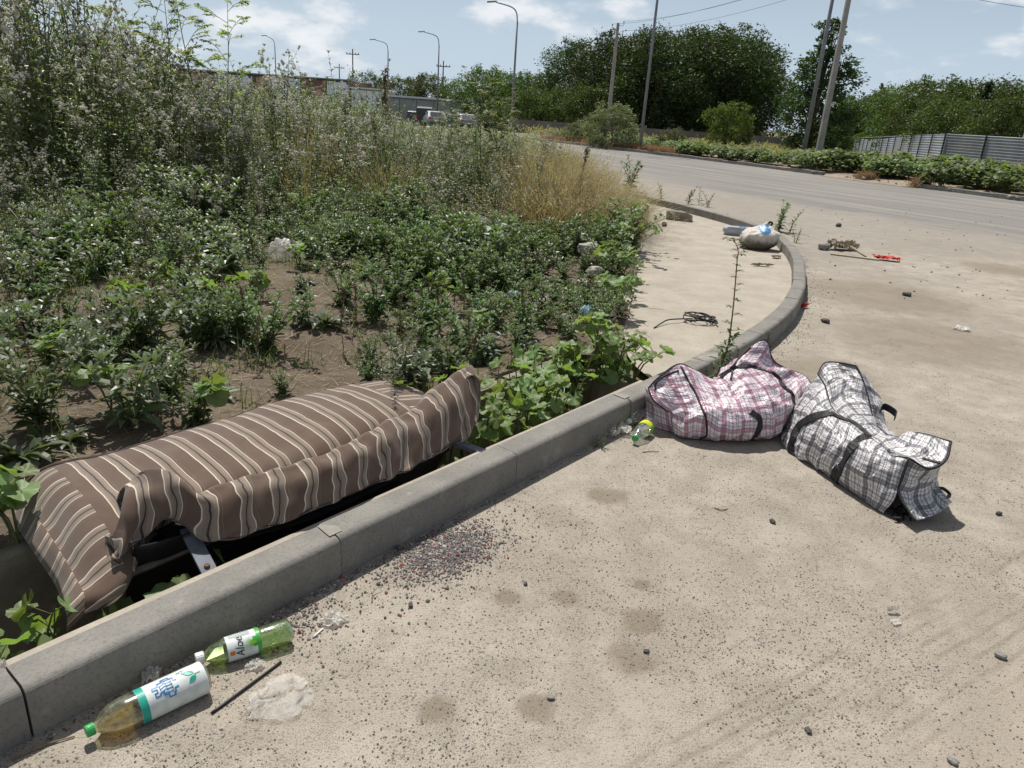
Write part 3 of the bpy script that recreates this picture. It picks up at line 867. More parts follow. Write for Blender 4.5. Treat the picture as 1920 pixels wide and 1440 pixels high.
    # stitched double hem
    mb = MB(); mb.tube([p - KN * .003 for p in gf[-9]][::4], 0.0028, 5); mb.obj('hem_seam', M['brown_binding'], root, True)
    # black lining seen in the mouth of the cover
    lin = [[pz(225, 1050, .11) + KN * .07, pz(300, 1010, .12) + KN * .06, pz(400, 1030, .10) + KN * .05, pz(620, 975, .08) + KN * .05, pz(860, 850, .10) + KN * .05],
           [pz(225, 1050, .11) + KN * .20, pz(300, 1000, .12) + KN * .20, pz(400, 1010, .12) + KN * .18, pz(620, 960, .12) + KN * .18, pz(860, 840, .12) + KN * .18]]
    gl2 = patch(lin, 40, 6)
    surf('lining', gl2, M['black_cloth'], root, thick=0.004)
    # torn black dust cloth hanging down inside the frame
    cur = []
    for (n_, z_) in ((0.40, 0.165), (0.44, 0.08), (0.50, -0.06), (0.54, -0.24), (0.56, -0.46)):
        cur.append([sn(s_, n_ + 0.03 * sin(s_ * 9 + z_ * 5), z_ + (0.02 * sin(s_ * 7) if z_ < -.4 else 0)) for s_ in (-0.52, -0.36, -0.12, 0.14, 0.42, 0.68, 0.9, 1.04)])
    gc = wrinkle(patch(cur, 90, 30), lambda P, a, b: 0.018 * noise.noise(Vector((P.x * 7, P.y * 7, P.z * 3))), 0.02)
    surf('dust_cloth', gc, M['black_cloth'], root, thick=0.003)
    # steel legs resting on the ledge behind the kerb
    def bar(p, q, w, t, mat):
        m = MB(); d = (q - p); L_ = d.length; rot = d.to_track_quat('X', 'Z').to_matrix(); c = (p + q) / 2
        m.box((0, 0, 0), L_, w, t, rot); return m.obj('frame_bar', mat, root, loc=c)
    b1 = bar(sn(-0.335, 0.42, 0.155), sn(-0.395, 0.150, 0.150 - 0.05), 0.05, 0.012, M['blue_steel'])
    b2 = bar(sn(0.86, 0.42, 0.16), sn(0.965, 0.150, 0.112), 0.045, 0.020, M['blue_steel'])
    m = MB(); m.lathe([(0, 0.004), (0.009, 0.004), (0.010, 0.0), (0.010, -0.003)], 10)
    p = sn(-0.382, 0.215, 0.124); m.obj('bolt', M['rust_metal'], root, loc=p)
    m = MB(); m.tube([sn(-0.6, 0.45, 0.05), sn(1.0, 0.45, 0.08)], 0.014, 8); m.obj('frame_tube', M['rusty_steel'], root)
    # small wooden tag piece at the tip
    return root
build_sofa()

# ================================================================== checked carrier bags
def plaid(name, base, band, line, line2, period=0.088):
    m = Mat(name); uv = m.coord('UV')
    n1 = m.noise(30, 3, 0.6, uv)
    x, y, _ = m.sep(uv)
    def dirn(v, k):
        f = m.math('FRACT', m.math('DIVIDE', v, period * k))
        b = m.ramp(f, [(0, (0, 0, 0)), (0.10, (1, 1, 1)), (0.30, (0, 0, 0)), (0.55, (.55,) * 3), (0.66, (0, 0, 0))], 'CONSTANT')
        l = m.ramp(f, [(0, (0, 0, 0)), (0.085, (1, 1, 1)), (0.105, (0, 0, 0)), (0.145, (1, 1, 1)), (0.165, (0, 0, 0)), (0.24, (1, 1, 1)), (0.26, (0, 0, 0)), (0.295, (1, 1, 1)), (0.315, (0, 0, 0)), (0.42, (1, 1, 1)), (0.445, (0, 0, 0)), (0.60, (1, 1, 1)), (0.62, (0, 0, 0)), (0.80, (1, 1, 1)), (0.825, (0, 0, 0)), (0.90, (1, 1, 1)), (0.92, (0, 0, 0))], 'CONSTANT')
        return b, l
    bx_, lx = dirn(x, 1.0); by_, ly = dirn(y, 1.15)
    c = m.mix(m.rng(n1, 0.3, 0.7), base, tuple(k * 0.86 for k in base))
    c = m.mix(m.math('MULTIPLY', bx_, 0.7), c, band); c = m.mix(m.math('MULTIPLY', by_, 0.6), c, band)
    c = m.mix(m.math('MULTIPLY', lx, 0.9), c, line); c = m.mix(m.math('MULTIPLY', ly, 0.75), c, line2)
    m.set(Base_Color=c, Roughness=0.38); m.b.inputs['Specular IOR Level'].default_value = 0.4
    cr = m.math('ABSOLUTE', m.math('SUBTRACT', m.noise(9, 2, 0.6, uv, 0.8), 0.5))
    cr2 = m.math('ABSOLUTE', m.math('SUBTRACT', m.noise(24, 2, 0.6, uv, 0.5), 0.5))
    m.set(Normal=m.bump(m.math('ADD', m.math('MULTIPLY', cr, 1.0), m.math('MULTIPLY', cr2, 0.5)), 0.75, 0.022))
    M[name] = m.m
plaid('black_plaid', (0.70, 0.68, 0.68), (0.085, 0.085, 0.11), (0.016, 0.016, 0.022), (0.02, 0.02, 0.026), 0.098)
plaid('pink_plaid', (0.74, 0.69, 0.73), (0.40, 0.14, 0.20), (0.20, 0.10, 0.15), (0.05, 0.045, 0.075), 0.100)

def bag_tools(zx, zy, sc_, L0, a, b):
    def px(x, y): return zx + x / sc_, zy + y / sc_
    def P(x, y, t):
        X, Y = px(x, y); d = ray(X, Y); k = (t - (CAM - L0).dot(b)) / d.dot(b); v = CAM + d * k
        v.z = max(v.z, 0.006); return v
    return px, P
def crumple(amp, f, seed):
    def fn(Pt, a, b):
        q = Vector((Pt.x, Pt.y, Pt.z)) * f + Vector((seed, seed * 2, 0))
        r1 = 1 - 2.4 * abs(noise.noise(q)); r2 = 1 - 2.4 * abs(noise.noise(q * 2.3 + Vector((4, 1, 7))))
        return amp * (0.9 * max(-.5, r1) + 0.5 * max(-.5, r2) + 1.3 * noise.noise(q * .5))
    return fn
def outline_tube(pts, r, name, mat, root):
    mb = MB(); mb.tube(pts, r, 6); return mb.obj(name, mat, root, True)

def build_black_bag():
    root = tag(empty('plaid_bag'), 'black and white checked woven carrier bag slumped open on the dusty road', 'bag')
    a = Vector((0.312, -0.950, 0)); b = Vector((0.950, 0.312, 0)); L0 = Vector((1.48, 3.72, 0))
    px, P = bag_tools(1450, 660, 4.113, L0, a, b)
    front = [[(60, 745, .05), (130, 842, 0), (290, 962, 0), (450, 1062, 0), (640, 1162, 0), (760, 1222, 0), (842, 1256, 0)],
             [(45, 640, .10), (120, 710, .0), (270, 810, -.015), (450, 900, -.018), (640, 985, -.015), (800, 1080, -.005), (935, 1130, .02)],
             [(70, 530, .15), (190, 560, .05), (330, 650, .0), (520, 745, -.01), (700, 810, .0), (850, 905, .02), (975, 985, .05)],
             [(130, 440, .20), (250, 420, .11), (400, 500, .06), (560, 620, .05), (725, 710, .06), (870, 835, .05), (1010, 890, .065)],
             [(345, 170, .27), (400, 262, .22), (455, 435, .15), (600, 545, .12), (770, 680, .11), (870, 790, .10), (1045, 818, .08)]]
    top = [[(345, 170, .27), (400, 262, .22), (455, 435, .15), (600, 545, .12), (770, 680, .11), (870, 790, .10), (1045, 818, .08)],
           [(400, 85, .31), (490, 205, .30), (535, 375, .26), (660, 535, .20), (815, 668, .17), (960, 745, .15), (1200, 900, .14)],
           [(520, 85, .35), (590, 190, .35), (630, 350, .32), (720, 535, .27), (865, 655, .23), (1045, 690, .22), (1330, 835, .235)],
           [(640, 108, .38), (695, 230, .38), (738, 375, .36), (782, 548, .33), (922, 656, .29), (1110, 626, .30), (1372, 692, .31)]]
    end = [[(1045, 818, .08), (1200, 900, .14), (1330, 835, .235), (1372, 692, .31)],
           [(1000, 960, .05), (1110, 1000, .14), (1235, 940, .22), (1300, 850, .30)],
           [(968, 1090, .035), (1080, 1130, .12), (1200, 1100, .205), (1262, 1010, .29)],
           [(1092, 1300, .03), (1160, 1285, .09), (1275, 1240, .18), (1376, 1158, .29)]]
    gf = patch([[P(*p) for p in r] for r in front], 84, 60)
    gt = patch([[P(*p) for p in r] for r in top], 84, 44)
    ge = patch([[P(*p) for p in r] for r in end], 40, 40)
    bs = [P(*p) for p in top[-1]]
    rows = [bs, [p + b * 0.10 + Vector((0, 0, -0.22 * p.z)) for p in bs], [Vector((p.x, p.y, 0.35 * p.z)) + b * 0.15 for p in bs], [Vector((p.x, p.y, 0.004)) + b * 0.10 for p in bs]]
    for j_ in (1, 2, 3): rows[j_][-1] = P(*end[j_][-1])
    gb = patch(rows, 84, 26)
    le = [P(*r[0]) for r in front]; re_ = [rows[3][0], rows[2][0], rows[1][0].lerp(rows[2][0], .5), rows[1][0], rows[0][0]]
    gl = patch([[p, p.lerp(q, .35) - a * .05, p.lerp(q, .7) - a * .05, q] for p, q in zip(le, re_)], 24, 40)
    cf = crumple(0.014, 7.5, 1.7)
    gf, gt, ge, gb, gl = [wrinkle(g, cf, 0.08) for g in (gf, gt, ge, gb, gl)]
    surf('front_panel', gf, M['black_plaid'], root, thick=0.003)
    surf('top_panel', gt, M['black_plaid'], root, thick=0.003)
    surf('end_panel', ge, M['black_plaid'], root, thick=0.003)
    surf('back_panel', gb, M['black_plaid'], root, thick=0.003)
    surf('end_panel', gl, M['black_plaid'], root, thick=0.003)
    for pts in (gt[0], gt[-1], [r[-1] for r in gt], [r[0] for r in ge], [r[0] for r in gt]):
        outline_tube(pts[::2] + [pts[-1]], 0.0055, 'piping', M['black_tape'], root)
    bv = Bvh([gf, gt, ge, gb, gl])
    def pp(L): return [px(x, y) for x, y in L]
    ribbon_on(bv, pp([(150, 835), (140, 730), (165, 640), (215, 555), (320, 500), (440, 470)]), 0.045, 'strap', M['black_tape'], root, 0.006, 34)
    ribbon_on(bv, pp([(462, 1050), (475, 960), (540, 850), (590, 760), (650, 690), (740, 655)]), 0.052, 'strap', M['black_tape'], root, 0.006, 34)
    ribbon_on(bv, pp([(740, 655), (670, 590), (600, 540), (520, 515), (440, 470)]), 0.020, 'strap', M['black_tape'], root, 0.008, 26)
    ribbon_on(bv, pp([(1150, 822), (1210, 842), (1285, 858)]), 0.012, 'zip_tab', M['black_tape'], root, 0.006, 12)
    # handle loops standing off the back and by the open end
    def loop(pts, w, name):
        L = spline([P(*p) for p in pts], 16); vs = []
        for p in L: vs += [p + Vector((0, 0, w / 2)) + b * .004, p - Vector((0, 0, w / 2)) + b * .004, p - Vector((0, 0, w / 2)) - b * .002, p + Vector((0, 0, w / 2)) - b * .002]
        fs = [(i * 4 + j, i * 4 + (j + 1) % 4, i * 4 + 4 + (j + 1) % 4, i * 4 + 4 + j) for i in range(15) for j in range(4)] + [(0, 3, 2, 1), (60, 61, 62, 63)]
        link(name, mesh(name, vs, fs, M['black_tape']), root)
    loop([(825, 450, .37), (850, 420, .41), (905, 445, .42), (945, 480, .42), (935, 505, .38)], 0.035, 'handle')
    loop([(1235, 1055, .27), (1300, 1050, .30), (1355, 1090, .33), (1365, 1115, .31), (1340, 1110, .28)], 0.014, 'handle')
    # torn opening at the bottom corner with dark contents
    mb = MB(); c = P(960, 1235, .06)
    for k in range(40):
        q = c + a * random.uniform(-.06, .06) + b * random.uniform(-.05, .08); q.z = random.uniform(0.002, .03)
        mb.box(q, random.uniform(.008, .035), random.uniform(.005, .02), .004, Matrix.Rotation(random.uniform(0, 6), 3, random.choice('XYZ')))
    tag(mb.obj('torn_lining', M['black_cloth'], root), 'dark torn scraps spilling from the open corner', kind='stuff')
build_black_bag()

def build_pink_bag():
    root = tag(empty('plaid_bag'), 'pink and white checked woven carrier bag lying against the kerb', 'bag')
    L0 = Vector((0.89, 3.73, 0)); a = Vector((1, 0.03, 0)).normalized(); b = Vector((-0.03, 1, 0)).normalized()
    px, P = bag_tools(1200, 620, 5.538, L0, a, b)
    cols = [[(350, 1075, .05), (322, 950, .05), (295, 845, .055), (150, 735, .07), (85, 600, .14)],
            [(430, 1155, 0), (430, 1010, -.03), (430, 880, .0), (320, 700, .07), (190, 490, .16)],
            [(560, 1195, -.02), (580, 1000, -.06), (590, 820, -.02), (500, 600, .09), (400, 348, .21)],
            [(760, 1240, -.02), (780, 1050, -.08), (800, 860, -.045), (720, 660, .08), (575, 415, .22)],
            [(950, 1250, -.02), (975, 1050, -.085), (970, 860, -.05), (900, 690, .07), (785, 512, .19)],
            [(1130, 1216, .0), (1185, 1050, -.06), (1180, 850, -.02), (1110, 640, .08), (935, 425, .23)],
            [(1330, 1180, .05), (1395, 1030, -.01), (1380, 830, .01), (1280, 600, .12), (1080, 373, .26)],
            [(1410, 1150, .08), (1470, 990, .03), (1510, 800, .05), (1450, 600, .16), (1335, 432, .27)],
            [(1455, 1105, .14), (1520, 950, .10), (1592, 790, .11), (1575, 680, .17), (1485, 585, .25)]]
    rows = [[P(*c[j]) for c in cols] for j in range(5)]
    gf = patch(rows, 110, 70)
    low = [(785, 512, .19), (935, 425, .23), (1080, 373, .26), (1335, 432, .27), (1485, 585, .25), (1592, 790, .11)]
    mid = [(800, 495, .25), (965, 375, .30), (1170, 255, .325), (1380, 385, .33), (1575, 525, .31), (1650, 680, .2)]
    up = [(822, 478, .30), (1000, 325, .35), (1282, 92, .38), (1400, 325, .38), (1690, 462, .36), (1775, 545, .28)]
    rt = [[P(*p) for p in r] for r in (low, mid, up)]
    gt = patch(rt, 90, 40)
    tb = [P(*c[4]) for c in cols[:5]] + rt[2][1:]
    rb = [tb, [p + b * .09 + Vector((0, 0, -.3 * p.z)) for p in tb], [Vector((p.x, p.y, p.z * .3)) + b * .10 for p in tb], [Vector((p.x, p.y, .004)) + b * .04 for p in tb]]
    # stay on the road side of the kerb where the bag stands below its top
    for r in rb[1:]:
        for p in r:
            n_ = (p - K0).dot(KN)
            if p.z < 0.17 and n_ > -0.012: p -= KN * (n_ + 0.012)
    gb = patch(rb, 90, 24)
    cf = crumple(0.015, 7.0, 5.1)
    gf, gt, gb = [wrinkle(g, cf, 0.07) for g in (gf, gt, gb)]
    surf('front_panel', gf, M['pink_plaid'], root, thick=0.003)
    surf('top_panel', gt, M['pink_plaid'], root, thick=0.003)
    surf('back_panel', gb, M['pink_plaid'], root, thick=0.003)
    rl = [rows[0][0], rows[1][0], rows[2][0], rows[3][0], rows[4][0]]; rr = [gb[-1][0], gb[-6][0], gb[12][0], gb[6][0], gb[0][0]]
    gl = patch([[p, p.lerp(q, .5) - a * .015, q] for p, q in zip(rl, rr)], 14, 30); surf('end_panel', gl, M['pink_plaid'], root, thick=0.003)
    rr2 = [gb[-1][-1], gb[-6][-1], gb[12][-1], gb[4][-1], gb[0][-1]]; r8 = [r[-1] for r in rows[:3]] + [rt[1][-1], rt[2][-1]]
    gr = patch([[p, p.lerp(q, .5) + a * .02, q] for p, q in zip(r8, rr2)], 14, 30); surf('end_panel', gr, M['pink_plaid'], root, thick=0.003)
    for pts in (gt[-1], [r[0] for r in gf][34:], gf[-1][:40]):
        outline_tube(pts[::2] + [pts[-1]], 0.005, 'piping', M['black_tape'], root)
    bv = Bvh([gf, gt])
    def pp(L): return [px(x, y) for x, y in L]
    tube_on(bv, pp([(425, 375), (500, 520), (580, 660), (640, 800), (680, 900), (695, 1075), (640, 1110), (570, 1150)]), 0.006, 'seam_piping', M['black_tape'], root, 40)
    tube_on(bv, pp([(160, 620), (165, 545), (260, 470), (400, 415)]), 0.006, 'seam_piping', M['black_tape'], root, 20)
    ribbon_on(bv, pp([(835, 480), (940, 420), (1060, 372), (1200, 388), (1350, 440), (1440, 505), (1490, 585), (1570, 660), (1590, 750)]), 0.030, 'strap', M['black_tape'], root, 0.006, 44)
    ribbon_on(bv, pp([(1150, 845), (1235, 915), (1235, 1010), (1180, 1120), (1120, 1210)]), 0.034, 'strap', M['black_tape'], root, 0.006, 30)
    ribbon_on(bv, pp([(955, 395), (955, 450), (940, 510)]), 0.010, 'strap', M['black_tape'], root, 0.006, 12)
    tube_on(bv, pp([(940, 395), (1010, 320), (1090, 210), (1150, 175)]), 0.008, 'seam_piping', M['black_tape'], root, 20)
build_pink_bag()
# ================================================================== bottles
def film_mat(name, tint, diff, alpha, rough=0.25, gloss=0.75):
    m = Mat(name); p = m.coord('Object')
    tr = m.new('BsdfTransparent'); tr.inputs[0].default_value = tint + (1,)
    gl = m.new('BsdfGlossy'); gl.inputs['Roughness'].default_value = rough; gl.inputs[0].default_value = (0.9, 0.9, 0.9, 1)
    df = m.new('BsdfDiffuse'); df.inputs[0].default_value = diff + (1,)
    tl = m.new('BsdfTranslucent'); tl.inputs[0].default_value = diff + (1,)
    ad = m.new('MixShader'); ad.inputs[0].default_value = 0.45; m.l.new(df.outputs[0], ad.inputs[1]); m.l.new(tl.outputs[0], ad.inputs[2])
    m1 = m.new('MixShader'); k = m.rng(m.noise(14 if gloss < .5 else 60, 3, 0.6, p), 0.3, 0.7, max(0, alpha - .2), min(1, alpha + .2)); m.l.new(k, m1.inputs[0])
    m.l.new(tr.outputs[0], m1.inputs[1]); m.l.new(ad.outputs[0], m1.inputs[2])
    fr = m.new('LayerWeight'); fr.inputs['Blend'].default_value = 0.35
    m2 = m.new('MixShader'); m.l.new(m.rng(fr.outputs['Facing'], 0.0, 1.0, 0.04, gloss, False), m2.inputs[0])
    m.l.new(m1.outputs[0], m2.inputs[1]); m.l.new(gl.outputs[0], m2.inputs[2]); m.l.new(m2.outputs[0], m.out.inputs['Surface'])
    m.n.remove(m.b); M[name] = m.m
simple('pale_blue', (0.42, 0.58, 0.62), .8, .1, 20)
film_mat('pet_clear', (0.93, 0.955, 0.92), (0.7, 0.72, 0.7), 0.10, 0.12)
film_mat('pet_tea', (0.86, 0.88, 0.70), (0.50, 0.52, 0.34), 0.16, 0.12)
film_mat('pet_green', (0.74, 0.88, 0.60), (0.40, 0.52, 0.28), 0.20, 0.16)
film_mat('tea', (0.80, 0.62, 0.10), (0.50, 0.34, 0.05), 0.25, 0.05)
film_mat('pulp_drink', (0.78, 0.82, 0.40), (0.46, 0.50, 0.20), 0.35, 0.05)
film_mat('clear_film', (0.96, 0.96, 0.95), (0.62, 0.60, 0.57), 0.24, 0.6, .10)
film_mat('white_film', (0.93, 0.93, 0.91), (0.70, 0.68, 0.64), 0.74, 0.5, .12)
simple('cap_green', (0.045, 0.36, 0.10), 0.4, 0.1, 30, spec=0.5)
simple('cap_white', (0.72, 0.72, 0.70), 0.45, 0.06, 30, spec=0.5)
simple('label_white', (0.56, 0.60, 0.58), 0.5, 0.12, 30, spec=0.35)
simple('print_teal', (0.02, 0.30, 0.23), 0.4, 0.1, 30)
simple('print_blue', (0.03, 0.17, 0.40), 0.4, 0.1, 30)
simple('print_grey', (0.36, 0.39, 0.40), 0.5, 0.1, 30)
simple('print_dark', (0.03, 0.035, 0.03), 0.5, 0.1, 30)
simple('print_green', (0.06, 0.34, 0.06), 0.4, 0.2, 40)
simple('print_lime', (0.22, 0.52, 0.05), 0.4, 0.2, 40)
simple('print_yellow', (0.75, 0.55, 0.04), 0.4, 0.15, 60)
simple('print_orange', (0.60, 0.16, 0.03), 0.4, 0.15, 60)

def frame_on(base, cap, up=0.9):
    z = (cap - base).normalized(); x = (CAM - base).normalized() * 1.0 + Vector((0, 0, up)); x = (x - z * x.dot(z)).normalized(); y = z.cross(x)
    m = Matrix(((x.x, y.x, z.x, base.x), (x.y, y.y, z.y, base.y), (x.z, y.z, z.z, base.z), (0, 0, 0, 1)))
    return m
class Decal:
    def __init__(s, r): s.r = r; s.mb = MB()
    def pt(s, x, z): a = x / s.r; return Vector((s.r * cos(a), s.r * sin(a), z))
    def rect(s, x0, x1, z0, z1):
        n = max(1, int(abs(x1 - x0) / 0.006)); vs = []
        for i in range(n + 1):
            x = x0 + (x1 - x0) * i / n; vs += [s.pt(x, z0), s.pt(x, z1)]
        s.mb.add(vs, [(2 * i, 2 * i + 2, 2 * i + 3, 2 * i + 1) for i in range(n)])
    def poly(s, pts): s.mb.add([s.pt(x, z) for x, z in pts], [tuple(range(len(pts)))])
    def stroke(s, pts, w):
        for (x0, z0), (x1, z1) in zip(pts, pts[1:]):
            d = Vector((x1 - x0, z1 - z0)); L = d.length
            if L < 1e-6: continue
            d /= L; nrm = Vector((-d.y, d.x)) * w / 2; e = d * w * .4
            s.poly([(x0 - e.x - nrm.x, z0 - e.y - nrm.y), (x1 + e.x - nrm.x, z1 + e.y - nrm.y), (x1 + e.x + nrm.x, z1 + e.y + nrm.y), (x0 - e.x + nrm.x, z0 - e.y + nrm.y)])
    def text(s, body, size, x, z, rot=0.0, shear=0.0):
        cu = bpy.data.curves.new('t', 'FONT'); cu.body = body; cu.size = size; cu.align_x = 'CENTER'; cu.shear = shear; cu.resolution_u = 3
        o = bpy.data.objects.new('t', cu); C.objects.link(o)
        me = bpy.data.meshes.new_from_object(o)
        vs = []
        for v in me.vertices:
            a, b = v.co.x * cos(rot) - v.co.y * sin(rot), v.co.x * sin(rot) + v.co.y * cos(rot); vs.append(s.pt(x + a, z + b))
        s.mb.add(vs, [tuple(p.vertices) for p in me.polygons])
        bpy.data.objects.remove(o); bpy.data.curves.remove(cu); bpy.data.meshes.remove(me)
    def obj(s, name, mat, parent): return s.mb.obj(name, mat, parent)
def bottle(name, label, base, cap, prof, mat, capz, capmat, liquid=None, ribs=None, dent=0.0, level=None):
    root = tag(empty(name), label, 'bottle'); root.matrix_world = frame_on(base, cap)
    mb = MB(); mb.lathe(prof, 28)
    if dent:
        for v in mb.v:
            k = noise.noise(Vector((v.x * 25, v.y * 25, v.z * 16 + 3)))
            f = 1 - dent * max(0, k) * smooth(0.01, 0.05, v.z); v.x *= f; v.y *= f
    b = mb.obj('bottle_body', mat, root, True)
    c0, c1, cr = capz
    mb = MB(); mb.lathe([(0.0, c1), (cr * .9, c1), (cr, c1 - .0015), (cr, c0), (cr * .8, c0)], 20)
    c = mb.obj('cap', capmat, root, True)
    mb = MB()
    for k in range(20):
        a = 2 * pi * k / 20; mb.box((cos(a) * cr, sin(a) * cr, (c0 + c1) / 2 - .001), .0012, .0016, (c1 - c0) * .8, Matrix.Rotation(a, 3, 'Z'))
    mb.obj('grip_rib', capmat, c)
    if liquid:
        lm, frac = liquid
        bm = bmesh.new(); mb = MB(); mb.lathe([(max(r - .0015, 0.0001), z) for r, z in prof if z < capz[0] - .002], 28)
        me = mesh('liquid', mb.v, mb.f); bm.from_mesh(me)
        R = root.matrix_world.to_3x3(); up = R.inverted() @ Vector((0, 0, 1)); rad = max(r for r, z in prof)
        zc = Vector((0, 0, 0.15)) + up * (rad * (2 * frac - 1))
        geom = bm.verts[:] + bm.edges[:] + bm.faces[:]
        bmesh.ops.bisect_plane(bm, geom=geom, plane_co=zc, plane_no=up, clear_outer=True)
        bmesh.ops.holes_fill(bm, edges=[e for e in bm.edges if e.is_boundary], sides=0)
        bm.to_mesh(me); bm.free(); me.materials.append(lm); link('liquid', me, root)
    return root
def build_bottles():
    # 1: tea bottle with a white label, nearest the camera
    r = 0.0455
    base, cap = pz(389, 1266, r + .001), pz(196, 1356, 0.040)
    prof = [(0.001, .006), (.026, 0.0), (.038, .003), (r, .014), (r, .19), (r * 1.015, .198), (r, .206), (r * 1.02, .214), (r, .222), (r * .97, .236), (r * .87, .254), (r * .66, .272), (r * .42, .284), (.0135, .291), (.0135, .306)]
    B = bottle('plastic_bottle', 'tea bottle with white label and green cap, nearest the camera by the kerb', base, cap, prof, M['pet_tea'], (.293, .314, .0155), M['cap_green'], (M['tea'], .40))
    d = Decal(r + .0008); d.rect(-pi * r, pi * r, .012, .188); L = d.obj('label_sleeve', M['label_white'], B); L['label'] = 'white printed paper sleeve'
    d = Decal(r + .0013); d.rect(-pi * r, pi * r, .168, .1875); d.obj('green_band', M['print_teal'], L)
    d = Decal(r + .0018)
    # emblem: a stepped ornament of interlaced strokes, drawn with the bottle upright
    e = [(-.030, .100), (-.030, .114), (-.020, .114), (-.020, .124), (-.011, .124), (-.011, .134), (-.016, .134), (-.016, .146), (-.006, .146), (-.006, .139), (.004, .139), (.004, .150), (.012, .150), (.012, .134), (.020, .134), (.020, .122), (.028, .122), (.028, .104), (.020, .104), (.020, .094), (.010, .094), (.010, .088), (-.012, .088), (-.012, .096), (-.022, .096), (-.022, .100), (-.030, .100)]
    d.stroke(e, .0034)
    for k in range(5):
        x = -.018 + k * .009; d.stroke([(x, .100), (x + .004, .118), (x, .130)], .0022); d.stroke([(x + .004, .100), (x, .116)], .0018)
    d.stroke([(-.024, .107), (.022, .107)], .002); d.stroke([(-.014, .120), (.016, .120)], .002); d.stroke([(-.008, .131), (.010, .131)], .002)
    d.obj('emblem', M['print_blue'], L)
    d = Decal(r + .0018)
    for cx, cz, ang, ln in ((.004, .040, .45, .034), (-.004, .038, -.55, .026)):
        pts = []
        for i in range(13):
            t = i / 12; pts.append((t * ln, .0075 * sin(pi * t ** .8)))
        pts = pts + [(x, -y) for x, y in pts[::-1][1:-1]]
        d.poly([(cx + x * sin(ang) + y * cos(ang), cz + x * cos(ang) - y * sin(ang)) for x, y in pts])
    d.stroke([(.0, .026), (.0, .040)], .0018); d.obj('leaf_print', M['print_teal'], L)
    d = Decal(r + .0018)
    for k in range(13): d.rect(.044 + .0, .066, .030 + k * .010, .0335 + k * .010) if False else None
    for k in range(9):
        d.rect(.046 + k * .0024, .0472 + k * .0024, .052, .156)
    d.stroke([(.030, .062), (.030, .074), (.026, .074), (.026, .080)], .002); d.stroke([(.020, .066), (.034, .066)], .0016); d.stroke([(.022, .072), (.032, .078)], .0016)
    d.obj('small_print', M['print_grey'], L)
    d = Decal(r + .0018)
    for k, wd in enumerate((.0008, .0014, .0007, .001, .0016, .0008, .0012, .0007, .0015, .0008)): d.rect(.046, .064, .020 + k * .0024, .020 + k * .0024 + wd)
    d.obj('barcode', M['print_dark'], L)
    # 2: green aloe drink bottle
    r = 0.037
    base, cap = pz(546, 1181, r + .001), pz(391, 1229, 0.036)
    z1 = (cap - base).length
    prof = [(0.001, .006), (.022, 0.0), (.031, .003), (r, .014), (r, .085), (r * .965, .09), (r, .095), (r, .19), (r * .98, .20), (r * .86, .222), (r * .62, .242), (.0145, .254), (.0145, .272)]
    B = bottle('plastic_bottle', 'green aloe drink bottle with white cap lying beside the kerb', base, cap, prof, M['pet_green'], (.258, .281, .0175), M['cap_white'], (M['pulp_drink'], .42))
    d = Decal(r + .0008); d.rect(-pi * r, pi * r, .098, .196); L = d.obj('label_sleeve', M['label_white'], B); L['label'] = 'white and green printed sleeve'
    d = Decal(r + .0013); d.rect(-pi * r, pi * r, .098, .110); d.rect(-.03, .0, .110, .122); d.obj('green_band', M['print_green'], L)
    d = Decal(r + .0018)
    for k in range(9):
        a = -.9 + k * .22; d.poly([(-.018 - .003, .112), (-.018 + .003, .112), (-.018 + .028 * sin(a), .112 + .034 * cos(a))])
    d.obj('aloe_print', M['print_lime'], L)
    d = Decal(r + .0022); d.text('Aloe', .034, -.020, .150, 0.0, .25); d.obj('lettering', M['print_dark'], L)
    d = Decal(r + .0018)
    for k in range(12):
        d.rect(.012 + k * .0026, .0134 + k * .0026, .126, .186 if k % 4 else .17)
    d.obj('small_print', M['print_grey'], L)
    d = Decal(r + .0018); d.rect(-.040, -.028, .176, .190); d.obj('fruit_print', M['print_orange'], L)
    d = Decal(r + .0012)
    for k in range(7): d.stroke([(-.006 + .004 * (k % 2), .022 + k * .009), (.012, .022 + k * .009)], .0022); d.stroke([(.012 - .018 * (k % 2), .022 + k * .009), (.012 - .018 * (k % 2), .028 + k * .009)], .0022)
    d.obj('raised_mark', M['pet_clear'], B)
    # 3: clear bottle with green cap and yellow label
    r = 0.041
    base, cap = pz(1228, 786, r + .001), pz(1190, 822, 0.036)
    z = (base - cap).normalized(); base = cap + z * 0.25
    base.z = r + .001
    prof = [(0.001, .012), (.018, 0.004), (.030, 0.0), (r, .014), (r, .05), (r * .9, .06), (r, .07), (r, .15), (r * .97, .165), (r * .8, .20), (r * .5, .225), (.0135, .236), (.0135, .250)]
    B = bottle('plastic_bottle', 'clear bottle with green cap and yellow green label beside the pink bag', base, cap, prof, M['pet_clear'], (.234, .254, .017), M['cap_green'], None, dent=.18)
    d = Decal(r + .0010); d.rect(-pi * r, pi * r, .072, .125); L = d.obj('label_sleeve', M['print_lime'], B); L['label'] = 'yellow and green printed sleeve'
    d = Decal(r + .0015); d.rect(-.03, .05, .080, .112); d.obj('yellow_panel', M['print_yellow'], L)
    d = Decal(r + .0020); d.stroke([(-.022, .104), (-.01, .100), (.0, .106), (.01, .101)], .003); d.stroke([(.012, .088), (.03, .092)], .003); d.obj('lettering', M['print_green'], L)
    # 4: empty clear bottle against the kerb behind it
    r = 0.042
    base, cap = pz(1216, 768, r + .001), pz(1190, 800, 0.038)
    z = (cap - base).normalized(); z.z = 0; cap = base + z * .22; cap.z = 0.04
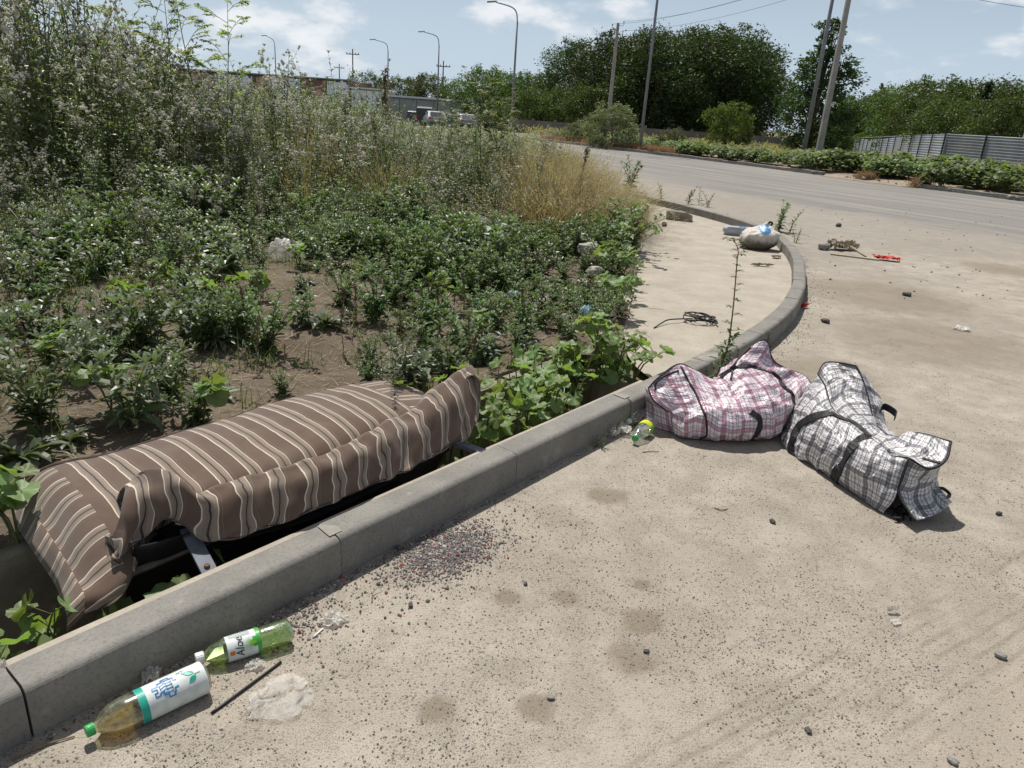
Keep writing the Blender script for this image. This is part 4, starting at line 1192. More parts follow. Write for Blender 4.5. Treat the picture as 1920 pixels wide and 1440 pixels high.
    prof = [(0.001, .01), (.02, 0.002), (.032, 0.0), (r, .016), (r, .14), (r * .93, .165), (r * .7, .19), (r * .42, .205), (.0135, .212), (.0135, .224)]
    off = KN * -0.0
    bottle('plastic_bottle', 'empty clear bottle without label wedged between kerb and labelled bottle', base - KU * .02 + KN * .022, cap - KU * .02 + KN * .045, prof, M['pet_clear'], (.210, .224, .0155), M['cap_white'], None, dent=.25)
build_bottles()

# ================================================================== films, sticks, stones and other litter
def film(name, label, cat, c, sx, sy, rz, mat, h=0.02, seed=0, keep=0.85, group=None, parts=True, n=44):
    rnd = random.Random(seed); vs = []; fs = []; ok = {}
    for j in range(n):
        for i in range(n):
            a, b = (i / (n - 1) - .5), (j / (n - 1) - .5)
            q = Vector((a * 3.2 + seed * 7.1, b * 3.2 + seed, seed * 3.7))
            z = h * (max(0, 1 - 2.2 * abs(noise.noise(q * .9))) * .8 + .45 * max(0, 1 - 2.2 * abs(noise.noise(q * 1.9 + Vector((5, 2, 0))))) + .10 * abs(noise.noise(q * 5)))
            dx = .18 * noise.noise(q * 1.3 + Vector((3, 1, 1))); dy = .18 * noise.noise(q * 1.3 + Vector((9, 4, 1)))
            ok[j * n + i] = (a * a + b * b) < (.5 * keep + .16 * noise.noise(Vector((atan2(a, b) * 1.2, seed * 5.0, 0)))) ** 2 * 1.15
            vs.append(Vector(((a + dx) * sx, (b + dy) * sy, z + .003)))
    for f in grid_faces(n, n):
        if all(ok[k] for k in f): fs.append(f)
    used = sorted({k for f in fs for k in f}); mp = {k: i for i, k in enumerate(used)}
    me = mesh(name, [vs[k] for k in used], [tuple(mp[k] for k in f) for f in fs], mat, True)
    o = link(name, me, None, c, (0, 0, rz)); return tag(o, label, cat, group)
def pebble(mb, c, r, rnd, flat=.7):
    vs = []; k = 5
    ph = rnd.uniform(0, 6)
    vs.append(c + Vector((rnd.uniform(-.2, .2) * r, rnd.uniform(-.2, .2) * r, r * flat * 2 * .9)))
    for i in range(k):
        a = ph + 2 * pi * i / k; q = r * rnd.uniform(.75, 1.2); vs.append(c + Vector((cos(a) * q, sin(a) * q, r * flat * rnd.uniform(.5, 1.1))))
    for i in range(k):
        a = ph + 2 * pi * i / k; q = r * rnd.uniform(.7, .95); vs.append(c + Vector((cos(a) * q, sin(a) * q, -r * .2)))
    fs = [(0, 1 + i, 1 + (i + 1) % k) for i in range(k)] + [(1 + i, 1 + k + i, 1 + k + (i + 1) % k, 1 + (i + 1) % k) for i in range(k)]
    mb.add(vs, fs)
def stonemat(name, cols):
    m = Mat(name); isl = m.new('NewGeometry').outputs['Random Per Island']
    c = m.ramp(isl, [((i + .0) / len(cols), col) for i, col in enumerate(cols)], 'CONSTANT')
    m.set(Base_Color=m.mix(m.rng(m.noise(200, 3, .6, m.coord('Object')), .35, .7, 0, .4), c, (.12, .11, .10)), Roughness=.85); M[name] = m.m
stonemat('grit_mix', [(.15, .135, .118), (.22, .195, .165), (.30, .265, .22), (.11, .10, .09), (.25, .22, .185), (.19, .17, .145)])
stonemat('gravel_mix', [(.13, .125, .12), (.22, .21, .20), (.32, .30, .28), (.08, .075, .075), (.26, .045, .045), (.18, .17, .17), (.24, .23, .225), (.60, .57, .52), (.16, .15, .145), (.10, .095, .095), (.20, .15, .14), (.28, .265, .25)])
def on_road(P):
    s, n = to_sn(P)
    if s < 3 and n > -0.012: return False
    if P.y > 12: return False
    k = min(range(0, len(KLINE), 25), key=lambda i: (KLINE[i] - P).length)
    nn = left_normal(KLINE, k); return (P - KLINE[k]).dot(nn) < -0.02
def build_grit():
    rnd = random.Random(5); mb = MB(); n = 0
    while n < 9000:                                        # grains of the worn asphalt standing out of the dust
        x, y = rnd.uniform(-100, 2000), 1460 - 900 * rnd.random() ** 1.25
        P = pz(x, y, 0)
        if not on_road(P): continue
        if noise.noise(Vector((P.x * 1.6, P.y * 1.6, 8))) + .35 * noise.noise(Vector((P.x * 6, P.y * 6, 2))) < rnd.uniform(-.45, .25): continue
        r = rnd.choice((.0014, .0017, .002, .0022, .0026, .0034)) * max(1, P.y / 5) ** .5
        pebble(mb, P, r, rnd); n += 1
    tag(mb.obj('loose_grit', M['grit_mix']), 'small dark grit scattered over the dusty road', 'grit', kind='stuff')
    mb = MB()                                              # swept-up gravel with red brick crumbs by the kerb
    n = 0
    while n < 5200:
        s, q = rnd.gauss(0.38, .125), -0.012 - abs(rnd.gauss(0.15, .075))
        if n % 6 == 0: s, q = rnd.uniform(-0.35, 0.9), -0.01 - rnd.random() ** 2 * .4
        if n % 11 == 0: s, q = rnd.gauss(-.27, .09), -0.02 - abs(rnd.gauss(.06, .06))
        P = sn(s, q); r = rnd.choice((.0016, .0019, .0022, .0026, .003, .004, .005)) * (1.0 if rnd.random() < .97 else 1.7)
        P.z = .002 * rnd.random(); pebble(mb, P, r, rnd); n += 1
    for _ in range(900):                                   # a dirty line of crumbs at the foot of the kerb
        s = rnd.uniform(-1.6, 3.2); P = sn(s, -.008 - abs(rnd.gauss(0, .018)) - .0); pebble(mb, P, rnd.choice((.002, .003, .004)), rnd)
    for _ in range(700):
        k = rnd.randrange(480, 800); nn = left_normal(KLINE, k); P = KLINE[k] - nn * (.01 + abs(rnd.gauss(0, .10))); pebble(mb, P, rnd.choice((.003, .004, .006)), rnd)
    tag(mb.obj('gravel', M['gravel_mix']), 'grey gravel with red brick crumbs heaped by the kerb joint', 'gravel', kind='stuff')
    mb = MB()
    for _ in range(170):                                   # far road edge crumbs
        P = pz(rnd.uniform(1240, 1900), rnd.uniform(385, 560), 0)
        if on_road(P) or P.y > 12: pebble(mb, P, rnd.choice((.007, .010, .015)), rnd)
    tag(mb.obj('road_crumbs', M['grit_mix']), 'scattered dark crumbs along the dusty edge of the carriageway', 'grit', kind='stuff')
build_grit()

def lump(name, label, cat, c, r, mat, seed, sca=(1, 1, .7), rz=0, parent=None, group=None, sub=2, rough=.35, blocky=0.0):
    bm = bmesh.new(); bmesh.ops.create_icosphere(bm, subdivisions=sub, radius=1.0)
    for v in bm.verts:
        p = v.co.copy()
        if blocky:
            m_ = max(abs(p.x), abs(p.y), abs(p.z)); p = p.lerp(p / m_, blocky)
        k = 1 + rough * noise.noise(p * 1.6 + Vector((seed, seed * 2, 0))) + rough * .4 * noise.noise(p * 4 + Vector((seed, 0, 0)))
        v.co = Vector((p.x * sca[0], p.y * sca[1], p.z * sca[2])) * r * k
    me = bpy.data.meshes.new(name); bm.to_mesh(me); bm.free(); me.materials.append(mat)
    zmin = min(v.co.z for v in me.vertices)
    o = link(name, me, parent, Vector(c) - Vector((0, 0, zmin * .9)), (0, 0, rz))
    if label: tag(o, label, cat, group)
    return o
def stick(name, label, cat, pts, r, mat, group=None, k=6):
    P = [Vector(p) for p in pts]; o0 = P[0].copy(); mb = MB(); L = spline([p - o0 for p in P], max(8, 4 * len(P)))
    rr = r if isinstance(r, (list, tuple)) else [r * (1 - .35 * i / len(L)) for i in range(len(L))]
    mb.tube(L, rr, k); o = mb.obj(name, mat, None, True, loc=o0); return tag(o, label, cat, group)
def build_litter():
    film('plastic_film', 'large torn sheet of clear film on the road near the aloe bottle', 'film', pz(528, 1312, .002), .18, .15, .7, M['clear_film'], .010, 3, 1.05)
    film('plastic_film', 'white crumpled film scrap beside the red gravel', 'film', pz(625, 1165, .002), .09, .06, .4, M['white_film'], .016, 5, .95)
    film('plastic_film', 'small clear film scrap just below the aloe bottle', 'film', pz(478, 1250, .002), .05, .045, .2, M['white_film'], .012, 8, .95)
    film('plastic_film', 'white film scrap between tea bottle and kerb', 'film', sn(-.70, -.028, .002), .06, .045, .9, M['white_film'], .03, 12, .9)
    film('plastic_film', 'white film crumpled beside the two clear bottles', 'film', pz(1168, 812, .002), .10, .08, .9, M['white_film'], .04, 14, .95)
    film('plastic_film', 'bluish film tucked at the kerb foot left of clear bottles', 'film', sn(1.80, -.032, .002), .09, .045, .9, M['clear_film'], .05, 17, .95)
    film('plastic_film', 'flat clear plastic scrap on the sand right of the black bag', 'film', pz(1888, 938, .002), .07, .03, -.2, M['clear_film'], .01, 19, .95)
    film('paper_scrap', 'round pale paper scrap on the sandy road far right', 'paper', pz(1802, 618, .003), .14, .13, 0, M['white_film'], .02, 23, 1.0)
    film('paper_scrap', 'white paper scrap lying on the bare soil at left', 'paper', pz(150, 679, .10), .10, .07, .1, M['white_film'], .03, 25, 1.0)
    film('plastic_film', 'pale film scrap among low weeds left of centre', 'film', pz(352, 622, .13), .10, .08, .1, M['clear_film'], .05, 27, 1.0)
    film('paper_scrap', 'small white scrap on bare soil above the sofa', 'paper', pz(503, 563, .11), .06, .05, .5, M['white_film'], .02, 29, 1.0)
    film('plastic_film', 'crumpled white film at the bottom left behind the kerb', 'film', sn(-1.02, .165, .086), .07, .045, .9, M['white_film'], .05, 31, 1.0)
    film('cloth_mask', 'pale blue scrap lying on weeds in the middle of the plot', 'mask', pz(961, 557, .16), .10, .07, .7, M['pale_blue'], .04, 33, 1.0)
    film('cloth_mask', 'pale blue scrap hanging in dry twigs by the sidewalk edge', 'mask', pz(1096, 596, .15), .08, .12, .2, M['pale_blue'], .08, 35, 1.0)
    film('pink_rag', 'pale pink rag on soil near the sidewalk edge', 'rag', pz(1128, 640, .10), .16, .10, .3, M['pink_rag'], .05, 37, 1.0)
    film('paper_scrap', 'white chip of paper on the road below the black bag', 'paper', pz(1672, 1148, .002), .045, .012, .2, M['white_film'], .02, 41, 1.1)
    film('paper_scrap', 'thin flaking paper scrap beside the white chip on the road', 'paper', pz(1680, 1168, .002), .05, .03, .5, M['white_film'], .004, 43, .9)
    film('paper_scrap', 'pale scrap on the far sidewalk near the kerb end', 'paper', pz(1196, 378, .035), .4, .25, .5, M['white_film'], .05, 45, 1.0)
    film('paper_scrap', 'pale crumpled scrap on the sidewalk near the inner kerb', 'paper', pz(1455, 484, .033), .16, .08, .5, M['cardboard'], .03, 46, 1.0)
    film('dry_leaf_litter', 'dry leaf litter on the sidewalk near the kerb curve', 'litter', pz(1428, 499, .033), .26, .06, .1, M['cardboard'], .03, 47, .9)
    film('plastic_film', 'red scrap in the dust at the foot of the curved kerb', 'film', pz(1508, 577, .003), .07, .05, .4, M['red_plastic'], .04, 48, 1.0)
    stick('stick', 'straight black stick lying by the clear film', 'stick', [pz(397, 1337, .004), pz(460, 1290, .006), pz(527, 1241, .004)], [.0042] * 12, M['black_wire'])
    stick('stick', 'short white stick beside the white film scrap', 'stick', [pz(588, 1194, .004), pz(606, 1178, .004)], [.003] * 8, M['white_paint'])
    stick('twig', 'thin dark twig below the pink bag', 'twig', [pz(1205, 848, .003), pz(1222, 846, .004), pz(1236, 847, .003)], .002, M['black_wire'])
    stick('twig', 'small dark twig on the road centre', 'twig', [pz(1340, 952, .003), pz(1352, 956, .005), pz(1364, 954, .003)], .003, M['dry_stem'])
    stick('twig', 'dead pale twig curled in the gravel by the kerb joint', 'twig', [pz(697, 1130, .003), pz(700, 1110, .012), pz(715, 1097, .02)], .0018, M['dry_stem'])
    stick('twig', 'thin bent twig lying in front of the tea bottle', 'twig', [pz(20, 1425, .004), pz(80, 1398, .006), pz(140, 1380, .004)], .003, M['dry_stem'])
    def stone(x, y, r, mat, lab, z=0, b=.3): lump('stone', lab, 'stone', pz(x, y, z), r, M[mat], x * .013, (1.2, .8, .6), x * .7, rough=.3, blocky=b)
    stone(1875, 1233, .016, 'grey_stone', 'grey pebble casting a shadow at the right edge')
    stone(1785, 1430, .012, 'grey_stone', 'pale pebble at the bottom right corner')
    stone(1515, 1372, .010, 'dark_stone', 'small dark chip in the tyre tracks')
    stone(1032, 1310, .010, 'grey_stone', 'grey pebble on a stain below centre')
    stone(1448, 980, .013, 'dark_stone', 'dark pebble left of the black bag front')
    stone(1872, 965, .014, 'dark_stone', 'dark clod right of the black bag')
    stone(1212, 1223, .009, 'dark_stone', 'dark pebble on the largest stain')
    stone(985, 1096, .009, 'dark_stone', 'dark pebble right of the gravel patch')
    stone(770, 1137, .010, 'dark_stone', 'black pebble in the lower gravel')
    stone(747, 1030, .013, 'dark_stone', 'dark rounded stone at the kerb foot beside the gravel')
    stone(1545, 468, .085, 'grey_stone', 'broken grey stone block on the road by the cardboard', b=.8)
    stone(1547, 605, .035, 'dark_stone', 'dark lump on the road right of the curved kerb')
    stone(1700, 555, .04, 'dark_stone', 'dark clod on the sandy road upper right')
    stone(1572, 425, .06, 'dark_stone', 'dark clod near the clean asphalt edge')
    stone(1245, 424, .055, 'dark_stone', 'black clod on the sidewalk below the concrete block', .03)
    # concrete block on the sidewalk
    bm = bmesh.new(); bmesh.ops.create_cube(bm, size=1.0); bmesh.ops.subdivide_edges(bm, edges=bm.edges[:], cuts=5, use_grid_fill=True)
    for v in bm.verts:
        p = v.co.copy(); k = noise.noise(p * 4 + Vector((2, 5, 1))); cor = max(0, p.x + p.z + .3 * p.y - .72)
        v.co = Vector((p.x * .42, p.y * .24, p.z * .15)) * (1 + .03 * k) - Vector((.25, .05, .16)) * cor * .8
    me = bpy.data.meshes.new('concrete_block'); bm.to_mesh(me); bm.free(); me.materials.append(M['brick_grey'])
    tag(link('concrete_block', me, None, pz(1275, 414, .03) + Vector((0, 0.1, .072)), (0, 0, -.35)), 'chipped grey concrete block sitting on the sidewalk', 'block')
    # wire coil on the sidewalk
    c = pz(1312, 603, .035); mb = MB(); pts = []
    for i in range(150):
        t = i / 149 * 2 * pi * 4.2; rr = .085 + .016 * sin(t * .37 + 1) + .01 * sin(t * 1.7)
        pts.append(Vector((cos(t) * rr * 1.25 + .012 * sin(t * .21) * 3, sin(t) * rr, .012 + .018 * (1 + sin(t * 1.5 + 2)) + .01 * abs(sin(t * .5)))))
    tail = [pz(1298, 598, .05) - c, pz(1275, 598, .06) - c, pz(1252, 600, .06) - c, pz(1240, 606, .05) - c, pz(1226, 615, .034) - c]
    root = tag(empty('wire_coil', c), 'tangled coil of black wire on the sidewalk', 'wire')
    mb.tube(pts, .006, 5); mb.obj('coil', M['black_wire'], root, True)
    mb = MB(); mb.tube(spline(tail, 20), .006, 5); mb.obj('tail', M['black_wire'], root, True)
    mb = MB(); mb.tube(spline([Vector((.08, .02, .03)), pz(1335, 604, .05) - c, pz(1342, 600, .07) - c, pz(1345, 606, .06) - c], 12), .008, 5); mb.obj('tail', M['black_wire'], root, True)
    mb = MB(); mb.tube(spline([Vector((0, .09, .03)), pz(1300, 590, .06) - c, pz(1284, 585, .08) - c], 10), .010, 5); mb.obj('stripped_end', M['wood'], root, True)
    # grey container and half-full white sack by the inner kerb
    c = pz(1384, 441, .03); root = tag(empty('plastic_tray', c, -.15), 'grey blue plastic container lying beside the white sack', 'container')
    mb = MB(); outl = [(-.24, -.05), (-.20, -.11), (.16, -.12), (.25, -.07), (.25, .07), (.17, .12), (-.2, .11), (-.24, .05)]
    vs = [Vector((x, y, z)) * 1 for z, k in ((.0, .85), (.05, 1.0), (.10, 1.0), (.125, .9)) for x, y in [(x * k, y * k) for x, y in outl]]
    mb.add(vs, [(j * 8 + i, j * 8 + (i + 1) % 8, j * 8 + 8 + (i + 1) % 8, j * 8 + 8 + i) for j in range(3) for i in range(8)] + [tuple(range(24, 32)), tuple(range(7, -1, -1))])
    mb.obj('body', M['grey_plastic'], root)
    mb = MB(); mb.add([Vector((x * .75 + .02, y * .6, .128)) for x, y in outl] + [Vector((x * .6 + .02, y * .35, .105)) for x, y in outl], [(i, (i + 1) % 8, 8 + (i + 1) % 8, 8 + i) for i in range(8)] + [tuple(range(8, 16))]); mb.obj('lid_recess', M['white_paint'], root)
    mb = MB(); mb.box((.05, .03, .13), .10, .05, .012); mb.obj('sticker', M['blue_plastic'], root)
    c = pz(1418, 467, .03); root = tag(empty('rubbish_sack', c), 'dirty white woven sack with blue print leaning on the kerb', 'sack')
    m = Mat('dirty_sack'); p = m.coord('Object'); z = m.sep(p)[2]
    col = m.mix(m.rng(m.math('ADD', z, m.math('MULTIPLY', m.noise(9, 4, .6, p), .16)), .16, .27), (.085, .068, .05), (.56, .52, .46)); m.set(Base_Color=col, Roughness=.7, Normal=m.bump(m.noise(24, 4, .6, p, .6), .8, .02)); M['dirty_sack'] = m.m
    bm = bmesh.new(); bmesh.ops.create_icosphere(bm, subdivisions=5, radius=1.0); faces_blue = []
    for v in bm.verts:
        p = v.co.copy(); t = (p.z + 1) / 2
        rr = 1.0 - .62 * smooth(.62, 1.0, t); k = 1 + .10 * noise.noise(p * 2.2) + .05 * (1 - 2.4 * abs(noise.noise(p * 4.5)))
        v.co = Vector((p.x * .25 * rr + .10 * t * t, p.y * .20 * rr + .05 * t, (p.z + .82) * .19 * (1.0 if p.z > 0 else .8))) * k
        v.co.z = max(v.co.z, -.002)
    me = bpy.data.meshes.new('sack_body'); bm.to_mesh(me); bm.free(); me.materials.append(M['dirty_sack']); me.polygons.foreach_set('use_smooth', [True] * len(me.polygons)); link('sack_body', me, root)
    bv = BVHTree.FromPolygons([tuple(v.co + c) for v in me.vertices], [tuple(p.vertices) for p in me.polygons])
    def onp(poly, lift, name, mat, n=9):
        gr = patch([[Vector((x, y, 0)) for x, y in r] for r in poly], n, n); g2 = []
        for r in gr:
            rr = []
            for q in r:
                h_, nn = hit(bv, q.x, q.y); rr.append((h_ + nn * lift - c) if h_ is not None else None)
            g2.append(rr)
        vs = []; idx = {}; fs = []
        for j in range(n):
            for i in range(n):
                if g2[j][i] is not None: idx[(j, i)] = len(vs); vs.append(g2[j][i])
        for j in range(n - 1):
            for i in range(n - 1):
                q = [(j, i), (j, i + 1), (j + 1, i + 1), (j + 1, i)]
                if all(k in idx for k in q): fs.append(tuple(idx[k] for k in q))
        link(name, mesh(name, vs, fs, mat, True), root)
    onp([[(1420, 423), (1430, 421), (1440, 420)], [(1424, 431), (1434, 430), (1444, 429)], [(1428, 439), (1438, 438), (1446, 437)]], .004, 'blue_print', M['blue_plastic'])
    mb = MB(); mb.tube(spline([Vector((.16, .08, .31)), Vector((.19, .10, .35)), Vector((.14, .06, .37)), Vector((.11, .07, .33))], 14), .014, 6); mb.obj('tied_neck', M['black_cloth'], root, True)
    # cardboard, slats and a red plate at the road edge
    film('cardboard_scrap', 'brown folded cardboard scrap at the road edge', 'cardboard', pz(1578, 468, .004), .42, .26, .2, M['cardboard'], .12, 51, 1.1)
    def plank(name, lab, cat, p, q, w, t, mat):
        d = q - p; m = MB(); m.box((0, 0, 0), d.length, w, t, d.to_track_quat('X', 'Z').to_matrix()); tag(m.obj(name, M[mat], loc=(p + q) / 2), lab, cat)
    plank('wooden_slat', 'pale wooden slat leaning on the cardboard scrap', 'slat', pz(1594, 462, .12), pz(1624, 481, .02), .05, .018, 'wood')
    plank('wooden_slat', 'thin wooden slat lying flat below the cardboard', 'slat', pz(1557, 476, .012), pz(1622, 484, .012), .04, .015, 'wood')
    plank('wooden_slat', 'short pale slat between cardboard and red plate', 'slat', pz(1622, 484, .012), pz(1648, 487, .012), .06, .016, 'wood')
    film('red_plate', 'broken red plastic piece at the road edge', 'plastic', pz(1662, 488, .004), .34, .16, -.3, M['red_plastic'], .05, 55, 1.0)
    # rubble and rubbish half buried in weeds by the sidewalk edge
    for k, (x, y, r, lab) in enumerate(((1100, 500, .12, 'flat white rubble slab on top of the heap by the sidewalk edge'), (1113, 520, .10, 'round white rubble lump in the heap by the sidewalk edge'), (1090, 532, .08, 'small white rubble lump at the left foot of the heap'), (1126, 537, .08, 'white rubble piece nearest the sidewalk edging'), (1112, 545, .05, 'white fist sized rubble piece at the front of the heap'), (1080, 555, .06, 'white rubble piece lying left and below the heap'))):
        P = pz(x, y, .06); lump('rubble', lab, 'rubble', (P.x, P.y, soil_z(P) - .01 + (.07 if k == 0 else 0)), r * .72, M['white_rubble'], k * 3.3, (1.3, 1, .75), k, rough=.4, blocky=.4)
    for k, (x, y, r, lab) in enumerate(((1120, 600, .09, 'white rubble lump between dry twigs and edging'), (1140, 596, .07, 'pale rubble lump touching the edging stones'), (1126, 622, .08, 'pale rubble lump above the gourd leaves'))):
        P = pz(x, y, .06); lump('rubble', lab, 'rubble', (P.x, P.y, soil_z(P) - .01), r * .72, M['white_rubble'], 20 + k * 3.3, (1.3, 1, .75), k, rough=.4, blocky=.4)
    # white carrier bag among the weeds
    P = pz(528, 497, .08); P.z = soil_z(P) + .02
    lump('carrier_bag', 'white knotted carrier bag lying among the low weeds', 'bag', P, .105, M['white_film'], 3.1, (1.0, .8, .9), .4, sub=4, rough=.55)
    P = pz(265, 398, .1); P.z = soil_z(P)
    # dry twig bundle
    rnd = random.Random(9); mb = MB(); c = pz(1095, 600, .06); c.z = soil_z(c)
    for k in range(60):
        a = rnd.uniform(0, 6.3); L_ = rnd.uniform(.15, .5); p0 = Vector((rnd.gauss(0, .16), rnd.gauss(0, .22), rnd.uniform(0, .05)))
        d = Vector((cos(a), sin(a), rnd.uniform(-.05, .35)))
        mb.tube([p0, p0 + d * L_ * .5 + Vector((0, 0, .02)), p0 + d * L_ + Vector((rnd.uniform(-.05, .05), rnd.uniform(-.05, .05), -.02))], [.004, .003, .0015], 4)
    tag(mb.obj('twig_heap', M['straw'], loc=c), 'heap of pale dry twigs beside the sidewalk edging', 'twigs', kind='stuff')
build_litter()
# ================================================================== plants
def interp(tab, x):
    if x <= tab[0][0]: return tab[0][1]
    for (a, b), (c, d) in zip(tab, tab[1:]):
        if x <= c: return b + (d - b) * (x - a) / (c - a)
    return tab[-1][1]
def leaf(mb, base, az, el, L, W, droop=.5, fold=.25, roll=0.0, nseg=3, tipw=0.0, serr=0.0):
    h = Vector((cos(az), sin(az), 0)); side = Vector((-sin(az), cos(az), 0)); up = Vector((0, 0, 1))
    side = (side * cos(roll) + up * sin(roll))
    cs = []
    e = el; p = Vector(base); st = L / nseg
    for i in range(nseg + 1):
        cs.append(p.copy()); d = h * cos(e) + up * sin(e); p = p + d * st; e -= droop / nseg * 1.6
    prof = {2: (0, 1, 0), 3: (0, .95, .8, 0), 4: (0, .75, 1, .7, 0), 5: (0, .6, 1, .95, .6, 0), 6: (0, .55, .95, 1, .8, .5, 0)}[nseg]
    vs = [cs[0]]; fs = []
    for i in range(1, nseg):
        w = W * prof[i] / 2 * (1 + (serr if i % 2 else -serr)); dn = up * (w * fold)
        vs += [cs[i] - side * w + dn, cs[i], cs[i] + side * w + dn]
    vs.append(cs[-1]); last = len(vs) - 1
    fs += [(0, 2, 1), (0, 3, 2)]
    for i in range(nseg - 2):
        a = 1 + 3 * i; fs += [(a, a + 1, a + 4, a + 3), (a + 1, a + 2, a + 5, a + 4)]
    a = last - 3; fs += [(a, a + 1, last), (a + 1, a + 2, last)]
    mb.add(vs, fs)
def blade(mb, base, az, el, L, W, droop, n=3):
    h = Vector((cos(az), sin(az), 0)); side = Vector((-sin(az), cos(az), 0)); e = el; p = Vector(base); vs = []
    for i in range(n):
        w = W * (1 - i / n * .75) / 2; vs += [p - side * w, p + side * w]
        p = p + (h * cos(e) + Vector((0, 0, sin(e)))) * (L / n); e -= droop / n * (1 + i * .8)
    vs.append(p); fs = [(2 * i, 2 * i + 1, 2 * i + 3, 2 * i + 2) for i in range(n - 1)] + [(2 * n - 2, 2 * n - 1, 2 * n)]
    mb.add(vs, fs)
def ball(mb, c, r, rnd, spikes=0):
    vs = [c + Vector(v) * r * rnd.uniform(.8, 1.2) for v in ((1, 0, 0), (-1, 0, 0), (0, 1, 0), (0, -1, 0), (0, 0, 1), (0, 0, -1))]
    mb.add(vs, [(0, 2, 4), (2, 1, 4), (1, 3, 4), (3, 0, 4), (2, 0, 5), (1, 2, 5), (3, 1, 5), (0, 3, 5)])
    for _ in range(spikes):
        d = Vector((rnd.gauss(0, 1), rnd.gauss(0, 1), rnd.gauss(0, .8))).normalized(); s_ = d.orthogonal().normalized() * r * .22
        mb.add([c + s_, c - s_, c + d * r * rnd.uniform(1.4, 2.6)], [(0, 1, 2)])
class Kind:
    def __init__(s, name, cat, group): s.name = name; s.cat = cat; s.group = group; s.var = []; s.n = 0
    def add(s, stem, smat, parts):
        sm = mesh('stem', stem.v, stem.f, smat, True); s.var.append((sm, [(nm, mesh(nm, b.v, b.f, mt)) for nm, b, mt in parts if b.f]))
    def spawn(s, loc, rz, sca, label, v=None):
        sm, parts = s.var[random.randrange(len(s.var)) if v is None else v]
        root = bpy.data.objects.new(s.name, None); C.objects.link(root); root.empty_display_size = .05
        root.location = loc; root.rotation_euler = (random.uniform(-.09, .09), random.uniform(-.09, .09), rz); root.scale = sca if isinstance(sca, tuple) else (sca,) * 3
        for nm, me in [('stem', sm)] + parts:
            o = bpy.data.objects.new(nm, me); C.objects.link(o); o.parent = root
            if nm != 'stem': o['kind'] = 'stuff'
        tag(root, label, s.cat, s.group); s.n += 1; return root

def make_weed(seed, hh, nst, L, W, mat, dens=70, droop=.7, spread=.45):
    r = random.Random(seed); st, lf = MB(), MB()
    for k in range(nst):
        a = r.uniform(0, 6.3); lean = spread * sqrt(r.random()) if nst > 1 else .08; h = hh * r.uniform(.65, 1.1)
        b = Vector((cos(a), sin(a), 0)) * r.uniform(0, .03)
        pts = [b + Vector((cos(a) * lean * h * t * t, sin(a) * lean * h * t * t, h * t)) for t in (0, .35, .7, 1)]
        st.tube(pts, [.0045, .004, .003, .0015], 4, False)
        cv_ = spline(pts, 20); n = int(dens * h); ang = r.uniform(0, 6)
        for i in range(n):
            t = .06 + .94 * (i / n); p = cv_[min(19, int(t * 19))]; ang += 2.4
            s_ = (1.0 - .55 * t) * r.uniform(.75, 1.2)
            leaf(lf, p, ang, r.uniform(.15, .75) + .5 * t, L * s_, W * s_, droop * r.uniform(.6, 1.5), .3, r.uniform(-.5, .5), 3)
        for i in range(6):
            leaf(lf, pts[-1], i * 1.05, .9, L * .4, W * .42, .4, .3, 0, 3)
    return st, lf
def make_rosette(seed, n, L, W):
    r = random.Random(seed); lf, st = MB(), MB(); st.tube([Vector((0, 0, -.01)), Vector((0, 0, .04))], [.008, .004], 5)
    for i in range(n):
        leaf(lf, Vector((0, 0, .008)), i * 2.4 + r.uniform(-.3, .3), r.uniform(.25, 1.15), L * r.uniform(.6, 1.15), W * r.uniform(.75, 1.2), r.uniform(.5, 1.2), .35, r.uniform(-.25, .25), 6, serr=.28)
    return st, lf
def make_thistle(seed, heads=1.0, leaves=46, L=.13, W=.03):
    r = random.Random(seed); st, lf, hd = MB(), MB(), MB(); H = 1.3
    for k in range(r.choice((2, 3, 3))):
        a = r.uniform(0, 6.3); h = H * (1 if k == 0 else r.uniform(.7, .95)); lean = r.uniform(.02, .16)
        b = Vector((cos(a), sin(a), 0)) * (.05 * k)
        pts = [b + Vector((cos(a) * lean * h * t * t, sin(a) * lean * h * t * t, h * t)) for t in (0, .3, .6, .85, 1)]
        st.tube(pts, [.007, .006, .0045, .003, .0015], 4, False); cv_ = spline(pts, 30); ang = r.uniform(0, 6)
        for i in range(leaves):
            t = .04 + .92 * i / leaves; ang += 2.4; s_ = (1.12 - .75 * t) * r.uniform(.7, 1.25)
            leaf(lf, cv_[min(29, int(t * 29))], ang, r.uniform(.0, .9), L * s_, W * s_ * r.uniform(.8, 1.3), r.uniform(.5, 1.6), .35, r.uniform(-.7, .7), 3)
        for i in range(9):
            t = r.uniform(.55, .98); p = cv_[min(29, int(t * 29))]; an = r.uniform(0, 6.3); bl = r.uniform(.12, .34) * (1.25 - t * .6)
            e = p + Vector((cos(an) * bl * .6, sin(an) * bl * .6, bl)); m_ = p.lerp(e, .5) + Vector((cos(an), sin(an), 0)) * .02
            st.tube([p, m_, e], [.0025, .002, .001], 3, False)
            for j in range(5): leaf(lf, p.lerp(e, .15 + .16 * j), r.uniform(0, 6.3), r.uniform(.2, .9), .055 * r.uniform(.6, 1.2), .013, .6, .3, r.uniform(-.6, .6), 3)
            for j in range(int(r.choice((2, 3, 4)) * heads + .5)):
                q = e + Vector((r.gauss(0, .02), r.gauss(0, .02), r.gauss(0, .022))); ball(hd, q, r.uniform(.008, .014) * (1.0 if r.random() < .75 else 1.7), r, 6)
    return st, lf, hd
